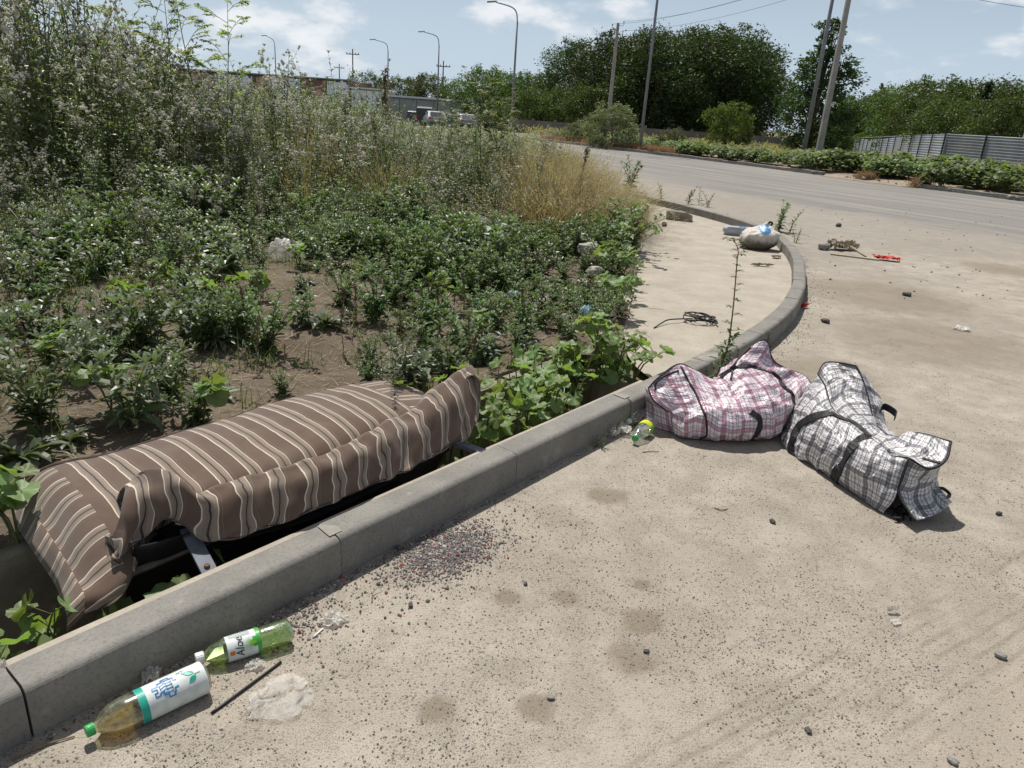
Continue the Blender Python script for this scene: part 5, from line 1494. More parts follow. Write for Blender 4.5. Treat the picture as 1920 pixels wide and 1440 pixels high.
def make_hemlock(seed, H=2.4, umbel=False):
    r = random.Random(seed); st, lf, fl = MB(), MB(), MB()
    pts = [Vector((.06 * sin(2 * t + seed), .06 * cos(3 * t), H * t)) for t in (0, .25, .5, .75, 1)]
    st.tube(pts, [.012, .010, .007, .005, .002], 5, False); cv_ = spline(pts, 40)
    def frond(p, an, e, L, lev):
        d = Vector((cos(an) * cos(e), sin(an) * cos(e), sin(e))); q = p + d * L - Vector((0, 0, L * .12)); mid = p.lerp(q, .5) + Vector((0, 0, L * .06))
        st.tube([p, mid, q], [.0028, .002, .001] if lev else [.004, .003, .0015], 3, False)
        n = 9 if lev else 6
        for i in range(n):
            t = .25 + .75 * i / n; c = p.lerp(q, t) + Vector((0, 0, L * .06 * sin(pi * t)))
            if lev == 0: frond(c, an + r.choice((-1, 1)) * r.uniform(.6, 1.1), e * .5 + r.uniform(-.2, .4), L * .5 * (1.15 - t * .7), 1)
            else:
                for sgn in (-1, 1): leaf(lf, c, an + sgn * r.uniform(.5, 1.2), r.uniform(-.2, .5), .055 * r.uniform(.7, 1.2), .022, .5, .2, r.uniform(-.5, .5), 3)
    for i in range(13):
        t = .25 + .75 * i / 13; frond(cv_[int(t * 39)], i * 2.4 + r.uniform(-.4, .4), r.uniform(.35, .8), H * .24 * (1.2 - t * .6), 0)
    if umbel:
        for i in range(26):
            p = cv_[r.randrange(22, 40)]; an = r.uniform(0, 6.3); R_ = r.uniform(.08, .34); c = p + Vector((cos(an) * R_, sin(an) * R_, R_ * r.uniform(.3, 1.1)))
            st.tube([p, c], [.003, .0015], 3, False)
            for j in range(16):
                q = c + Vector((r.gauss(0, .028), r.gauss(0, .028), r.gauss(0.01, .008))); ball(fl, q, r.uniform(.006, .011), r)
    return st, lf, fl
def make_tuft(seed, n, H, W, spread, droop, heads=0):
    r = random.Random(seed); lf, hd = MB(), MB()
    for i in range(n):
        a = r.uniform(0, 6.3); q = spread * sqrt(r.random()) * .45; b = Vector((cos(a) * q, sin(a) * q, -.01)); a2 = a + r.gauss(0, .6)
        L = H * r.uniform(.45, 1.1); el = r.uniform(1.0, 1.5)
        blade(lf, b, a2, el, L, W * r.uniform(.7, 1.2), droop * r.uniform(.3, 1.3), 4)
        if heads and r.random() < heads:
            d = Vector((cos(a2) * cos(el - droop * .4), sin(a2) * cos(el - droop * .4), sin(el - droop * .4))); c = b + d * L * .9
            for j in range(7): leaf(hd, c + d * .022 * j, r.uniform(0, 6.3), 1.0, .03, .009, .2, .1, 0, 3)
    return lf, hd
def make_mallow_leaf(seed, lob=5, R=.05):
    r = random.Random(seed); n = 30; vs = [Vector((0, 0, 0))]; 
    for ring, f in ((0, .5), (1, 1.0)):
        for i in range(n):
            a = -pi + .38 + (2 * pi - .76) * i / (n - 1)
            k = .80 + .20 * abs(cos(lob * a / 2)) ** .7 + .035 * sin(a * 17 + seed) + r.uniform(-.02, .02)
            x = R * f * k * cos(a) * 1.0; y = R * f * k * sin(a) * 1.05
            z = R * (.20 * f * f + .10 * f * cos(lob * a) + .06 * sin(3 * a + seed) * f) - .22 * R * max(0, cos(a)) * f * f * (1 + seed % 3 * .4)
            vs.append(Vector((x + R * .12, y, z)))
    fs = [(0, 1 + i, 2 + i) for i in range(n - 1)] + [(1 + i, 1 + n + i, 2 + n + i, 2 + i) for i in range(n - 1)]
    return vs, fs

# ---- kinds
K_thistle = Kind('thistle_plant', 'thistle', 'tall thistles gone to seed')
for k in range(5):
    st, lf, hd = make_thistle(100 + k, .62 if k < 3 else 1.6, 46 + 6 * (k % 2)); K_thistle.add(st, M['green_stem'], [('foliage', lf, M['thistle_leaf']), ('seed_heads', hd, M['fluff'])])
K_tall = Kind('tall_weed', 'weed', 'tall leafy weeds between the thistles')
for k in range(4):
    st, lf = make_weed(200 + k, 1.2, 3, .15, .028, None, 46, 1.0); K_tall.add(st, M['green_stem'], [('foliage', lf, M['weed_leaf' if k % 2 else 'grey_weed_leaf'])])
K_weed = Kind('low_weed', 'weed', 'low leafy weeds on the plot')
for k in range(6):
    st, lf = make_weed(300 + k, .27 + .025 * k, 9, .115, .042, None, 50, .7, 1.0); K_weed.add(st, M['green_stem'], [('foliage', lf, M['weed_leaf'])])
K_grey = Kind('grey_weed', 'weed', 'grey green upright weeds on the plot')
for k in range(5):
    st, lf = make_weed(400 + k, .33, 3 + k, .185, .056, None, 40, .9, .75); K_grey.add(st, M['green_stem'], [('foliage', lf, M['grey_weed_leaf'])])
K_ros = Kind('leaf_rosette', 'rosette', 'flat leaf rosettes on the bare soil')
for k in range(5):
    st, lf = make_rosette(500 + k, 15 + k, .235, .060); K_ros.add(st, M['green_stem'], [('leaf_whorl', lf, M['grey_weed_leaf'])])
K_dry = Kind('dry_grass_tuft', 'grass', 'tall dry grass tufts')
for k in range(4):
    lf, hd = make_tuft(600 + k, 150, 1.05, .008, .42, .55, .5); st = MB(); st.tube([Vector((0, 0, -.02)), Vector((0, 0, .05))], [.05, .02], 6); K_dry.add(st, M['dry_stem'], [('blades', lf, M['olive_grass' if k % 2 else 'dry_grass']), ('seed_heads', hd, M['dry_grass'])])
K_hem = Kind('hemlock_plant', 'hemlock', 'tall pale feathery plants')
for k in range(3):
    st, lf, fl = make_hemlock(700 + k); K_hem.add(st, M['green_stem'], [('foliage', lf, M['hemlock_leaf'])])
st, lf, fl = make_hemlock(710, 1.7, True); K_hem.add(st, M['green_stem'], [('foliage', lf, M['hemlock_leaf']), ('flower_heads', fl, M['white_flower'])])
K_dock = Kind('dead_stalk', 'stalk', 'dead brown stalks')
def make_dock(seed):
    r = random.Random(seed); st, lf = MB(), MB(); pts = [Vector((.10 * t * t * (seed % 3 - 1), .05 * sin(3 * t), 1.15 * t)) for t in (0, .3, .6, .85, 1)]; st.tube(pts, [.009, .007, .005, .003, .002], 5, False); cv_ = spline(pts, 40)
    for i in range(150):
        t = r.uniform(.35, 1.0); p = cv_[int(t * 39)]; leaf(lf, p, r.uniform(0, 6.3), r.uniform(-.9, .9), r.uniform(.03, .08), .02, 1.2, .4, r.uniform(-.8, .8), 3)
    return st, lf
for k in range(3):
    st, lf = make_dock(800 + k); K_dock.add(st, M['dry_stem'], [('dead_leaves', lf, M['dry_brown'])])

YB = [(-200, 440), (0, 430), (200, 415), (400, 415), (650, 412), (850, 422), (1000, 440), (1160, 452), (1300, 452)]     # foot of the tall growth
TOP = [(-200, -80), (0, -60), (150, -40), (280, 30), (340, 110), (450, 132), (560, 152), (640, 168), (700, 184), (770, 218), (830, 232), (900, 226), (1000, 246), (1080, 285), (1150, 345), (1250, 380)]
def hor(x): return 209.3 + (x - 960) * .0682
BARE = [(230, 560, 150, 22), (500, 575, 130, 26), (570, 640, 120, 30), (650, 545, 80, 26), (690, 650, 70, 46), (510, 705, 90, 20), (150, 640, 70, 18), (790, 560, 45, 20), (630, 700, 60, 34), (850, 590, 32, 46), (60, 770, 45, 22), (880, 690, 30, 30), (420, 520, 70, 10), (330, 690, 60, 16)]
rnd = random.Random(77)
def in_plot(P, m=0.0):
    s, n = to_sn(P)
    if n < .97 + m: return False
    if P.x > side_x(P.y) - .05 - m: return False
    if -.95 < s < 1.28 and n < 1.36 + m: return False
    return True
nlow = ntall = 0
cells = []
y = 2.2
while y < 13.5:
    x = -9.0
    while x < 2.4:
        P = Vector((x + rnd.uniform(-.13, .13), y + rnd.uniform(-.13, .13), 0)); x += .235
        if in_plot(P): cells.append(P)
    y += .235
rnd.shuffle(cells)
LAB_LOW = 'low leafy green weed among its like on the rough plot'
LAB_GREY = 'upright grey green weed with long leaves on the rough plot'
LAB_ROS = 'flat rosette of long toothed leaves on bare soil'
for P in cells:
    P.z = soil_z(P); px_, py_ = proj(P)
    if not (-120 < px_ < 1300 and py_ < 1010): continue
    yb = interp(YB, px_)
    if py_ < yb + 6: continue
    bare = max([0] + [1 - smooth(.55, 1.1, sqrt(((px_ - a) / c) ** 2 + ((py_ - b) / d) ** 2)) for a, b, c, d in BARE])
    if rnd.random() < bare * .93: continue
    dens = .80 + .3 * smooth(620, 430, py_) + .5 * smooth(650, 950, px_)
    if rnd.random() > dens: continue
    sz = rnd.uniform(.55, 1.25) * (1 + .22 * smooth(540, 420, py_)) * (1 - .4 * bare) * (.85 + .75 * noise.noise(Vector((P.x * .9, P.y * .9, 6))))
    if px_ > 940 and py_ > 560: sz *= .8
    if abs(px_ - 528) < 34 and 478 < py_ < 560: continue
    q = rnd.random(); rz = rnd.uniform(0, 6.3)
    if px_ > 620 and py_ > 400: kind = K_weed if q < .72 else K_grey if q < .9 else K_ros
    else: kind = K_grey if q < .45 else K_weed if q < .76 else K_ros
    if bare > .4 and q > .5: kind = K_ros
    if kind.n >= 298: kind = min((K_weed, K_grey, K_ros), key=lambda k: k.n)
    if kind.n >= 298: continue
    where = 'close behind the striped sofa' if py_ > 640 and px_ < 760 else 'near the sidewalk edging' if px_ > 960 else 'at the foot of the thicket' if py_ < 470 else 'on the bare left half of the plot' if px_ < 560 else 'in the middle of the plot'
    kind.spawn(P, rz, sz, {K_weed: 'low bushy green weed ', K_grey: 'upright grey green weed with long leaves ', K_ros: 'flat rosette of long toothed leaves '}[kind] + where)

# ---- tall growth behind
cells = []
y = 6.5
while y < 19:
    x = -15.0
    while x < 1.6:
        P = Vector((x + rnd.uniform(-.2, .2), y + rnd.uniform(-.2, .2), 0)); x += .36
        if P.x < side_x(P.y) - .1: cells.append(P)
    y += .36
LAB_T = 'tall thistle with small white seed heads in the weed thicket'
LAB_W = 'tall narrow leaved green weed in the thicket'
LAB_D = 'tall straw coloured grass tuft near the sidewalk end'
cand = []
for P in cells:
    P.z = soil_z(P); px_, py_ = proj(P); yb = interp(YB, px_)
    if not (-160 < px_ < 1230) or py_ > yb + 4: continue
    depth = yb - py_
    if py_ < yb - 110: continue
    top = interp(TOP, px_); dist = (P - CAM).dot(_F)
    h = z_for(P, top) - P.z
    # plants standing in front are lower than those behind
    front = smooth(0, 24, depth)
    h = min(2.75, h) * (.58 + .42 * front)
    cand.append((P, px_, py_, h, depth))
rnd.shuffle(cand)
cand.sort(key=lambda c: c[4] + rnd.uniform(-14, 14))
for P, px_, py_, h, depth in cand:
    q = rnd.random(); h *= rnd.uniform(.62, 1.0) * (1.32 if rnd.random() < .12 else 1)
    if h < .25: continue
    rz = rnd.uniform(0, 6.3)
    where = 'at the left picture edge' if px_ < 240 else 'left of the mural building' if px_ < 480 else 'below the mural building' if px_ < 700 else 'below the parked cars' if px_ < 880 else 'towards the sidewalk'
    rank = ' in the front row' if depth < 26 else ' deep in the thicket'
    grassy = smooth(950, 1060, px_) * (1 if py_ > 345 else .4) + (.28 if 680 < px_ < 780 and depth < 34 else 0) + (.03 if 500 < px_ < 620 else 0)
    if q < grassy and K_dry.n < 250:
        hh = min(h, 1.35); K_dry.spawn(P, rz, (1.15, 1.15, hh / 1.05), 'tall straw coloured grass tuft ' + where + rank)
    elif rnd.random() < (.62 if px_ < 760 else .40) and K_thistle.n < 262:
        K_thistle.spawn(P, rz, (max(.8, h / 1.5), max(.8, h / 1.5), h / 1.45), 'tall thistle with pale seed heads ' + where + rank)
    elif K_tall.n < 298:
        K_tall.spawn(P, rz, (max(.8, h / 1.5), max(.8, h / 1.5), h / 1.2), 'tall narrow leaved green weed ' + where + rank)
print('plants', K_weed.n, K_grey.n, K_ros.n, K_thistle.n, K_tall.n, K_dry.n, len(cand))
# single plants that stand out
def stand(kind, px_, py_, top_y, v, lab, z=None):
    P = pz(px_, py_, .1); P.z = soil_z(P) if z is None else z
    h = z_for(P, top_y) - P.z; H = {K_thistle: 1.45, K_hem: 2.45 if v < 3 else 1.75, K_dock: 1.15, K_tall: 1.25, K_grey: .38, K_weed: .36}[kind]
    return kind.spawn(P, rnd.uniform(0, 6), h / H, lab, v)
stand(K_thistle, 415, 482, 345, 4, 'thistle with large white fluffy seed heads in front of the thicket')
stand(K_thistle, 262, 478, 385, 3, 'short thistle with grey fluff left of the white seeded thistle')
stand(K_thistle, 70, 520, 385, 4, 'thistle with round pale heads at the left edge of low weeds')
stand(K_thistle, 20, 560, 420, 3, 'thistle with pale heads nearest the left picture edge')
for k_, (x_, y_, t_) in enumerate(((372, 400, 150), (400, 405, 138), (428, 398, 146), (452, 402, 155), (385, 392, 132), (462, 396, 168))):
    stand(K_thistle, x_, y_, t_, 3 + k_ % 2, 'thistle with dense white heads under the tallest saplings')
stand(K_hem, 438, 385, -20, 0, 'tall feathery sapling reaching into the sky, rightmost of its group')
stand(K_hem, 395, 380, -60, 1, 'tall feathery sapling reaching beyond the picture top')
stand(K_hem, 340, 378, -40, 2, 'pale feathery sapling above the thistles, left of the two tallest')
stand(K_hem, 285, 380, 0, 0, 'pale feathery sapling standing in the thistle mass')
stand(K_hem, 905, 376, 140, 3, 'hemlock with pale flower heads standing above the dry grass')
stand(K_hem, 935, 384, 180, 3, 'shorter hemlock with flower heads beside the tallest one')
stand(K_hem, 850, 372, 205, 3, 'low hemlock with flower heads left of the tallest one')
stand(K_dock, 715, 372, 215, 0, 'dead brown bent stalk in the middle of the thicket')
stand(K_dock, 738, 350, 128, 1, 'tall dark brown stalk against the far trees')
stand(K_dock, 1085, 425, 275, 2, 'brown stalk at the right end of the dry grass')
stand(K_tall, 742, 760, 555, 0, 'tall single stemmed grey weed rising behind the sofa')
stand(K_tall, 722, 738, 610, 2, 'bushy grey weed right behind the sofa end')

for k in range(46):
    x = rnd.uniform(-40, 520) if k < 30 else rnd.uniform(480, 940); y = rnd.uniform(398, 540) if k < 30 else rnd.uniform(395, 450)
    if k < 30 and x > 330 and y > 470: y -= 60
    P = pz(x, y, .08); P.z = soil_z(P)
    if not in_plot(P): continue
    kd = K_thistle if K_thistle.n < 292 and rnd.random() < .6 else K_tall; s_ = rnd.uniform(.38, .68)
    kd.spawn(P, rnd.uniform(0, 6), s_, ('short thistle with pale heads ' if kd is K_thistle else 'half tall narrow leaved weed ') + ('before the thicket on the left' if k < 30 else 'before the thicket in the middle'))

for k in range(34):
    P = pz(rnd.uniform(-20, 980), rnd.uniform(440, 760), .08); P.z = soil_z(P)
    if in_plot(P): K_dock.spawn(P, rnd.uniform(0, 6), rnd.uniform(.16, .42), 'short dead brown stalk among the low weeds')

# ---- things nobody could count: straw, grass, the thicket further back
def build_stuff():
    r = random.Random(31); mb = MB(); n = 0
    while n < 9500:
        P = Vector((r.uniform(-6.5, 1.3), r.uniform(2.4, 9.5), 0))
        if not in_plot(P, -.05): continue
        px_, py_ = proj(P)
        if px_ < -60 or py_ < 400: continue
        P.z = soil_z(P) + .008; a = r.gauss(.5, 1.0); blade(mb, P, a, r.uniform(-.05, .22), r.uniform(.04, .20), r.uniform(.002, .0042), r.uniform(.1, .5), 2); n += 1
    tag(mb.obj('straw', M['straw']), 'pale dry straw strewn over the bare soil', 'straw', kind='stuff')
    mb = MB()
    for _ in range(520):
        P = Vector((r.uniform(-5.5, .9), r.uniform(2.3, 8.5), 0)); px_, py_ = proj(P)
        if not in_plot(P, -.03) or px_ < -60: continue
        if px_ > 480 and r.random() < .6: continue
        P.z = soil_z(P)
        for i in range(24): a = r.uniform(0, 6.3); blade(mb, P + Vector((r.gauss(0, .05), r.gauss(0, .05), -.005)), a, r.uniform(.7, 1.45), r.uniform(.08, .26), .005, r.uniform(.3, 1.3), 3)
    for x0, y0, x1, y1, k, hh in ((560, 410, 680, 480, 26, .55), (970, 455, 1060, 480, 18, .35), (30, 400, 120, 470, 14, .6), (230, 430, 280, 490, 8, .4)):
        for _ in range(k):
            P = pz(r.uniform(x0, x1), r.uniform(y0, y1), .1); P.z = soil_z(P)
            for i in range(34): blade(mb, P + Vector((r.gauss(0, .06), r.gauss(0, .06), -.005)), r.uniform(0, 6.3), r.uniform(.7, 1.4), hh * r.uniform(.5, 1.1), .008, r.uniform(.6, 1.8), 4)
    tag(mb.obj('grass', M['green_grass']), 'thin green grass between the low weeds', 'grass', kind='stuff')
    mb, fl = MB(), MB()
    for _ in range(900):
        Y = 17 + 34 * r.random() ** 1.5; px_ = r.uniform(-80, 1110 - (Y - 17) * 3)
        P = pY(px_, hor(px_), Y); P.z = 0.02
        top = interp(TOP, px_) + 12; h = z_for(P, top); h = min(2.1, max(.5, h)) * r.uniform(.6, 1.0)
        for i in range(34):
            t = r.random() ** .6; leaf(mb, P + Vector((r.gauss(0, .16), r.gauss(0, .16), h * t)), r.uniform(0, 6.3), r.uniform(-.2, .9), .20 * r.uniform(.6, 1.2), .05, .8, .3, r.uniform(-.7, .7), 3)
    tag(mb.obj('thicket', M['thistle_leaf']), 'thicket of tall weeds further back on the plot', 'weeds', kind='stuff')
build_stuff()

# ---- broad leaved gourd plants growing out of the ditch
LEAF_ME = []
for k in range(6):
    vs, fs = make_mallow_leaf(900 + k); LEAF_ME.append(mesh('leaf', vs, fs, M['mallow_leaf'], True))
def gourd(base, spread, h, n, seed, label, toward=None, size=(.8, 1.25), zmin=-9):
    r = random.Random(seed); root = tag(empty('gourd_plant', base), label, 'plant', 'broad leaved gourd plants in the ditch')
    st = MB(); leaves = []
    nb = max(2, n // 4)
    vines = []
    for k in range(nb):
        a = r.uniform(0, 6.3); d = Vector((cos(a), sin(a), 0)) * spread * r.uniform(.3, 1.0)
        if toward is not None: d = d * .75 + toward * spread * r.uniform(.1, .6)
        pts = [Vector((0, 0, -.01)), d * .35 + Vector((0, 0, h * .55)), d * .75 + Vector((0, 0, h * r.uniform(.75, .95))), d + Vector((0, 0, h * r.uniform(.8, 1.1)))]
        st.tube(pts, [.006, .005, .004, .002], 5, False); vines.append(spline(pts, 24))
    for i in range(n):
        v = vines[i % nb]; p = v[r.randrange(9, 24)]; a = r.uniform(0, 6.3); pl = r.uniform(.03, .09)
        q = p + Vector((cos(a) * pl * .7, sin(a) * pl * .7, pl * r.uniform(.3, .9)))
        st.tube([p, q], [.0025, .0015], 4, False); leaves.append((q, a))
    st.obj('stem', M['green_stem'], root, True)
    for q, a in leaves:
        o = link('leaf', LEAF_ME[r.randrange(6)], root, q); s_ = r.uniform(*size)
        o.scale = (s_,) * 3; o.rotation_euler = (r.gauss(.0, .35), r.gauss(.25, .35), a)
for k in range(17):
    s_ = 1.00 + 1.72 * (k / 16) + rnd.uniform(-.05, .05); n_ = rnd.uniform(.30, .78) if k % 2 else rnd.uniform(.5, .84)
    gourd(sn(s_, n_, -.62), .26, .80 + rnd.uniform(-.08, .06) - .06 * (s_ < 1.25), 16, 50 + k, 'broad leaved gourd plant filling the ditch between sofa and sidewalk')
for k, (s_, n_, z_, hh) in enumerate(((-.80, .98, .03, .22), (-.92, 1.05, .04, .26), (-1.06, .40, -.62, .74), (-.72, .36, -.62, .66), (-.56, .34, -.62, .64), (-.90, .34, -.62, .72), (-1.02, .62, -.62, .66), (-.42, .30, -.62, .62), (-.70, .93, .02, .20), (-.98, .92, .02, .30), (-.86, .5, -.62, .62))):
    gourd(sn(s_, n_, z_), .17, hh, 13, 90 + k, 'broad leaved gourd plant in the ditch left of the sofa')
for k, (x, y) in enumerate(((1168, 560), (1180, 520), (1190, 490), (1186, 462), (1200, 430), (1170, 590), (1195, 408), (1160, 530))):
    P = pz(x - 12, y, .06); P.z = soil_z(P)
    gourd(P, .28, .20 + .05 * (k % 3), 14, 130 + k, 'broad leaved gourd plant creeping along the sidewalk edging', size=(.9, 1.4))
for k, (x, y) in enumerate(((390, 590), (460, 580), (300, 850), (380, 800), (480, 575), (830, 570), (850, 590), (240, 600), (700, 560), (120, 720), (560, 520), (330, 560), (650, 480), (210, 780), (900, 640), (430, 650))):
    P = pz(x, y, .06); P.z = soil_z(P)
    if in_plot(P): gourd(P, .14, .19, 9, 150 + k, 'small gourd seedling with pale round leaves on the plot', size=(.7, 1.2))
for k, (s_, n_) in enumerate(((2.62, .34), (2.72, .52), (2.80, .74), (2.66, .62))):
    gourd(sn(s_, n_, .03), .17, .20 + .03 * k, 12, 170 + k, 'broad leaved gourd plant at the near end of the sidewalk')
# the leaf lying on the far edge of the sofa
# ---- weeds that grow from the kerb foot
def spindly():
    r = random.Random(4); root = tag(empty('spindly_weed', pz(1352, 694, .0)), 'spindly tall weed with tiny star shaped leaf clusters behind the pink bag', 'weed')
    root.location = KLINE[int(8.94 / .02)] - left_normal(KLINE, 447) * .05
    b = root.location.copy(); P0 = b
    pts = []
    for x, y, z in ((1362, 660, .14), (1372, 600, .36), (1378, 540, .57), (1382, 490, .74), (1384, 470, .80), (1376, 452, .84), (1362, 452, .83)):
        d = ray(x, y); dist = (b - CAM).dot(Vector((0, 1, 0))) / d.y; pts.append(CAM + d * dist - b)
    pts = [Vector((0, 0, -.005))] + pts
    st, lf = MB(), MB(); L = spline(pts, 60); st.tube(L, [.006 - .0045 * i / 59 for i in range(60)], 5, False)
    for i in range(6, 58, 2):
        p = L[i]; a = r.uniform(0, 6.3)
        e = p + Vector((cos(a) * .05, sin(a) * .05, .012)) * r.uniform(.3, 1.1); st.tube([p, e], [.0015, .001], 3, False)
        for j in range(6): leaf(lf, e, j * 1.05 + a, r.uniform(-.2, .5), .036, .015, .3, .2, 0, 3)
    for i in range(70):
        p = L[r.randrange(0, 14)] + Vector((r.gauss(0, .02), r.gauss(0, .02), 0)); leaf(lf, p, r.uniform(0, 6.3), r.uniform(.1, 1.1), r.uniform(.05, .12), .022, .7, .3, r.uniform(-.4, .4), 3)
    st.obj('stem', M['red_stem'], root, True); lf.obj('foliage', M['weed_leaf'], root)
spindly()
def kerb_weed(x, y, h, lab, z=0, mat='weed_leaf', nst=4):
    st, lf = make_weed(int(x), h, nst, h * .34, h * .09, None, 30 / h * .35 + 20)
    P = pz(x, y, z); root = tag(empty('kerb_weed', P), lab, 'weed'); st.obj('stem', M['green_stem'], root, True); lf.obj('foliage', M[mat], root)
kerb_weed(1120, 838, .07, 'small green weed at the foot of the straight kerb')
kerb_weed(1437, 652, .13, 'small weed in the kerb angle behind the pink bag tip')
kerb_weed(1458, 434, .45, 'weed standing on the road side behind the white sack', nst=6)
kerb_weed(1480, 436, .38, 'thin weed right of the weed behind the sack', nst=2, mat='grey_weed_leaf')
kerb_weed(1312, 384, .38, 'upright weed by the back kerb', nst=1)
kerb_weed(1290, 382, .35, 'thin brownish weed left of the upright one by the back kerb', mat='dry_brown', nst=4)
kerb_weed(1326, 388, .30, 'thin brownish weed right of the upright one by the back kerb', mat='dry_brown', nst=3)
kerb_weed(1180, 358, .75, 'bushy weed at the far end of the back kerb', nst=7)
kerb_weed(1492, 455, .2, 'tiny weed at the outer foot of the curved kerb', nst=3)
kerb_weed(1240, 372, .3, 'small weed on the road side of the back kerb', nst=3)
# ================================================================== far side of the road
def leafcard(mb, c, s, r, droop=0.0):
    u = Vector((r.gauss(0, 1), r.gauss(0, 1), r.gauss(0, .6) - droop)).normalized(); v = u.cross(Vector((r.gauss(0, 1), r.gauss(0, 1), r.gauss(0, 1)))).normalized()
    a = u * s * r.uniform(.7, 1.3); b = v * s * .42 * r.uniform(.7, 1.2)
    mb.add([c - a, c + b * .9 - a * .1, c + a, c - b * .9 - a * .1], [(0, 1, 2, 3)])
def make_tree(seed, H, R, nlobe, nleaf, ls, mat, base=.12, shape='round', droop=.3, trunk_r=None, tilt=0):
    """-> trunk mesh, crown mesh; lobes of leaf cards on a branching frame"""
    r = random.Random(seed); tr, cr = MB(), MB(); tr_r = trunk_r or H * .022
    th = H * .55
    tp = [Vector((0, 0, -.1)), Vector((r.gauss(0, .02) * H, r.gauss(0, .02) * H, th * .4)), Vector((r.gauss(0, .03) * H, r.gauss(0, .03) * H, th)), Vector((r.gauss(0, .03) * H, r.gauss(0, .03) * H, H * .86))]
    tr.tube(tp, [tr_r, tr_r * .75, tr_r * .5, tr_r * .1], 8, False); tl = spline(tp, 20)
    lobes = []
    for k in range(nlobe):
        t = (k + .5) / nlobe; a = k * 2.4 + r.uniform(-.5, .5)
        z = base + (1 - base) * (t ** .85)
        if shape == 'round': w = sqrt(max(0, 1 - (max(0, z - .42) / .6) ** 2)) * (.62 + .38 * smooth(0, .35, z))
        elif shape == 'column': w = (.72 + .28 * smooth(.0, .3, z)) * (1 - .82 * smooth(.45, 1.0, z))
        else: w = 1.03 - z
        rad = R * w * sqrt(r.uniform(.25, .95)); c = Vector((cos(a) * rad, sin(a) * rad, z * H * .93))
        lr = R * r.uniform(.26, .44) * (.55 + .45 * w)
        if shape == 'cone': lr *= .6
        lobes.append((c, lr)); p = tl[min(19, int(max(.12, z * .72) * 19))]
        tr.tube([p, p.lerp(c, .55) + Vector((0, 0, -.02 * H)), c], [tr_r * .32, tr_r * .2, tr_r * .06], 5, False)
    tot = sum(l[1] ** 2 for l in lobes)
    for c, lr in lobes:
        n = int(nleaf * lr * lr / tot); ncl = max(4, n // 26)
        for q in range(ncl):                                   # sprays of leaves
            d = Vector((r.gauss(0, 1), r.gauss(0, 1), r.gauss(.15, .9))).normalized(); rad = lr * (.45 + .62 * r.random() ** .5)
            cc = c + Vector((d.x * rad, d.y * rad, d.z * rad * .85)); sp_ = lr * r.uniform(.16, .34)
            for i in range(26):
                o = Vector((r.gauss(0, 1), r.gauss(0, 1), r.gauss(0, .75))) * sp_ + d * sp_ * r.uniform(-.3, .9); pnt = cc + o
                if pnt.z < .15: pnt.z = .15 + r.random() * .3
                leafcard(cr, pnt, ls * r.uniform(.7, 1.2), r, droop)
    return mesh('trunk', tr.v, tr.f, M['bark'], True), mesh('crown', cr.v, cr.f, mat)
T = {}
T['elm'] = [make_tree(1 + k, 12, 5.2, 30, 26000, .185, M['elm_leaf'], .06) for k in range(3)]
T['locust'] = [make_tree(20 + k, 6.5, 3.3, 22, 13000, .145, M['locust_leaf'], .08) for k in range(3)]
T['column'] = [make_tree(40, 8.4, 1.75, 30, 14000, .11, M['elm_leaf'], .03, 'column', -.4)]
T['poplar'] = [make_tree(45, 10, 1.3, 18, 4000, .25, M['elm_leaf'], .08, 'column', -.4)]
T['conifer'] = [make_tree(50, 8, 1.6, 34, 5000, .20, M['conifer_leaf'], .1, 'cone', .2)]
T['bush'] = [make_tree(60, 2.7, 1.75, 22, 8000, .10, M['bright_bush_leaf'], .04, droop=-.5, trunk_r=.05), make_tree(61, 2.4, 1.5, 20, 6500, .085, M['grey_bush_leaf'], .04, droop=-.3, trunk_r=.05), make_tree(62, 1.6, 1.2, 14, 3500, .085, M['grey_bush_leaf'], .03, droop=-.2, trunk_r=.03)]
def tree(kind, v, px_, Y, top_y, name, label, cat='tree', group=None, wid=None, parts=('trunk', 'crown')):
    tm, cm = T[kind][v]; P = pY(px_, hor(px_), Y); P.z = GROUND_Z + gz(Y) + .02
    H0 = max(v_.co.z for v_ in cm.vertices); h = z_for(P, top_y) - P.z; k = h / H0
    root = tag(empty(name, P, rnd.uniform(0, 6.3)), label, cat, group); root.scale = (k if wid is None else wid, k if wid is None else wid, k)
    link(parts[0], tm, root); link(parts[1], cm, root)
G1 = 'big dark trees beyond the road'
for i, (x, Y, ty, v, lab) in enumerate(((1075, 76, 64, 0, 'big dark elm at the left end of the tall tree row'), (1150, 70, 50, 1, 'big dark elm just right of the concrete pole top'), (1225, 66, 34, 2, 'tallest dark elm right behind the lamp post'), (1290, 68, 40, 0, 'big dark elm in the middle of the tall row'), (1345, 70, 34, 1, 'big dark elm above the bright bush'), (1388, 74, 66, 2, 'dark elm at the right end of the tall row'), (1190, 84, 62, 0, 'dark elm standing behind the tall row at left'), (1325, 84, 42, 2, 'dark elm standing behind the tall row at right'))):
    tree('elm', v, x, Y, ty, 'elm_tree', lab, group=G1)
G2 = 'smaller green trees beyond the plot'
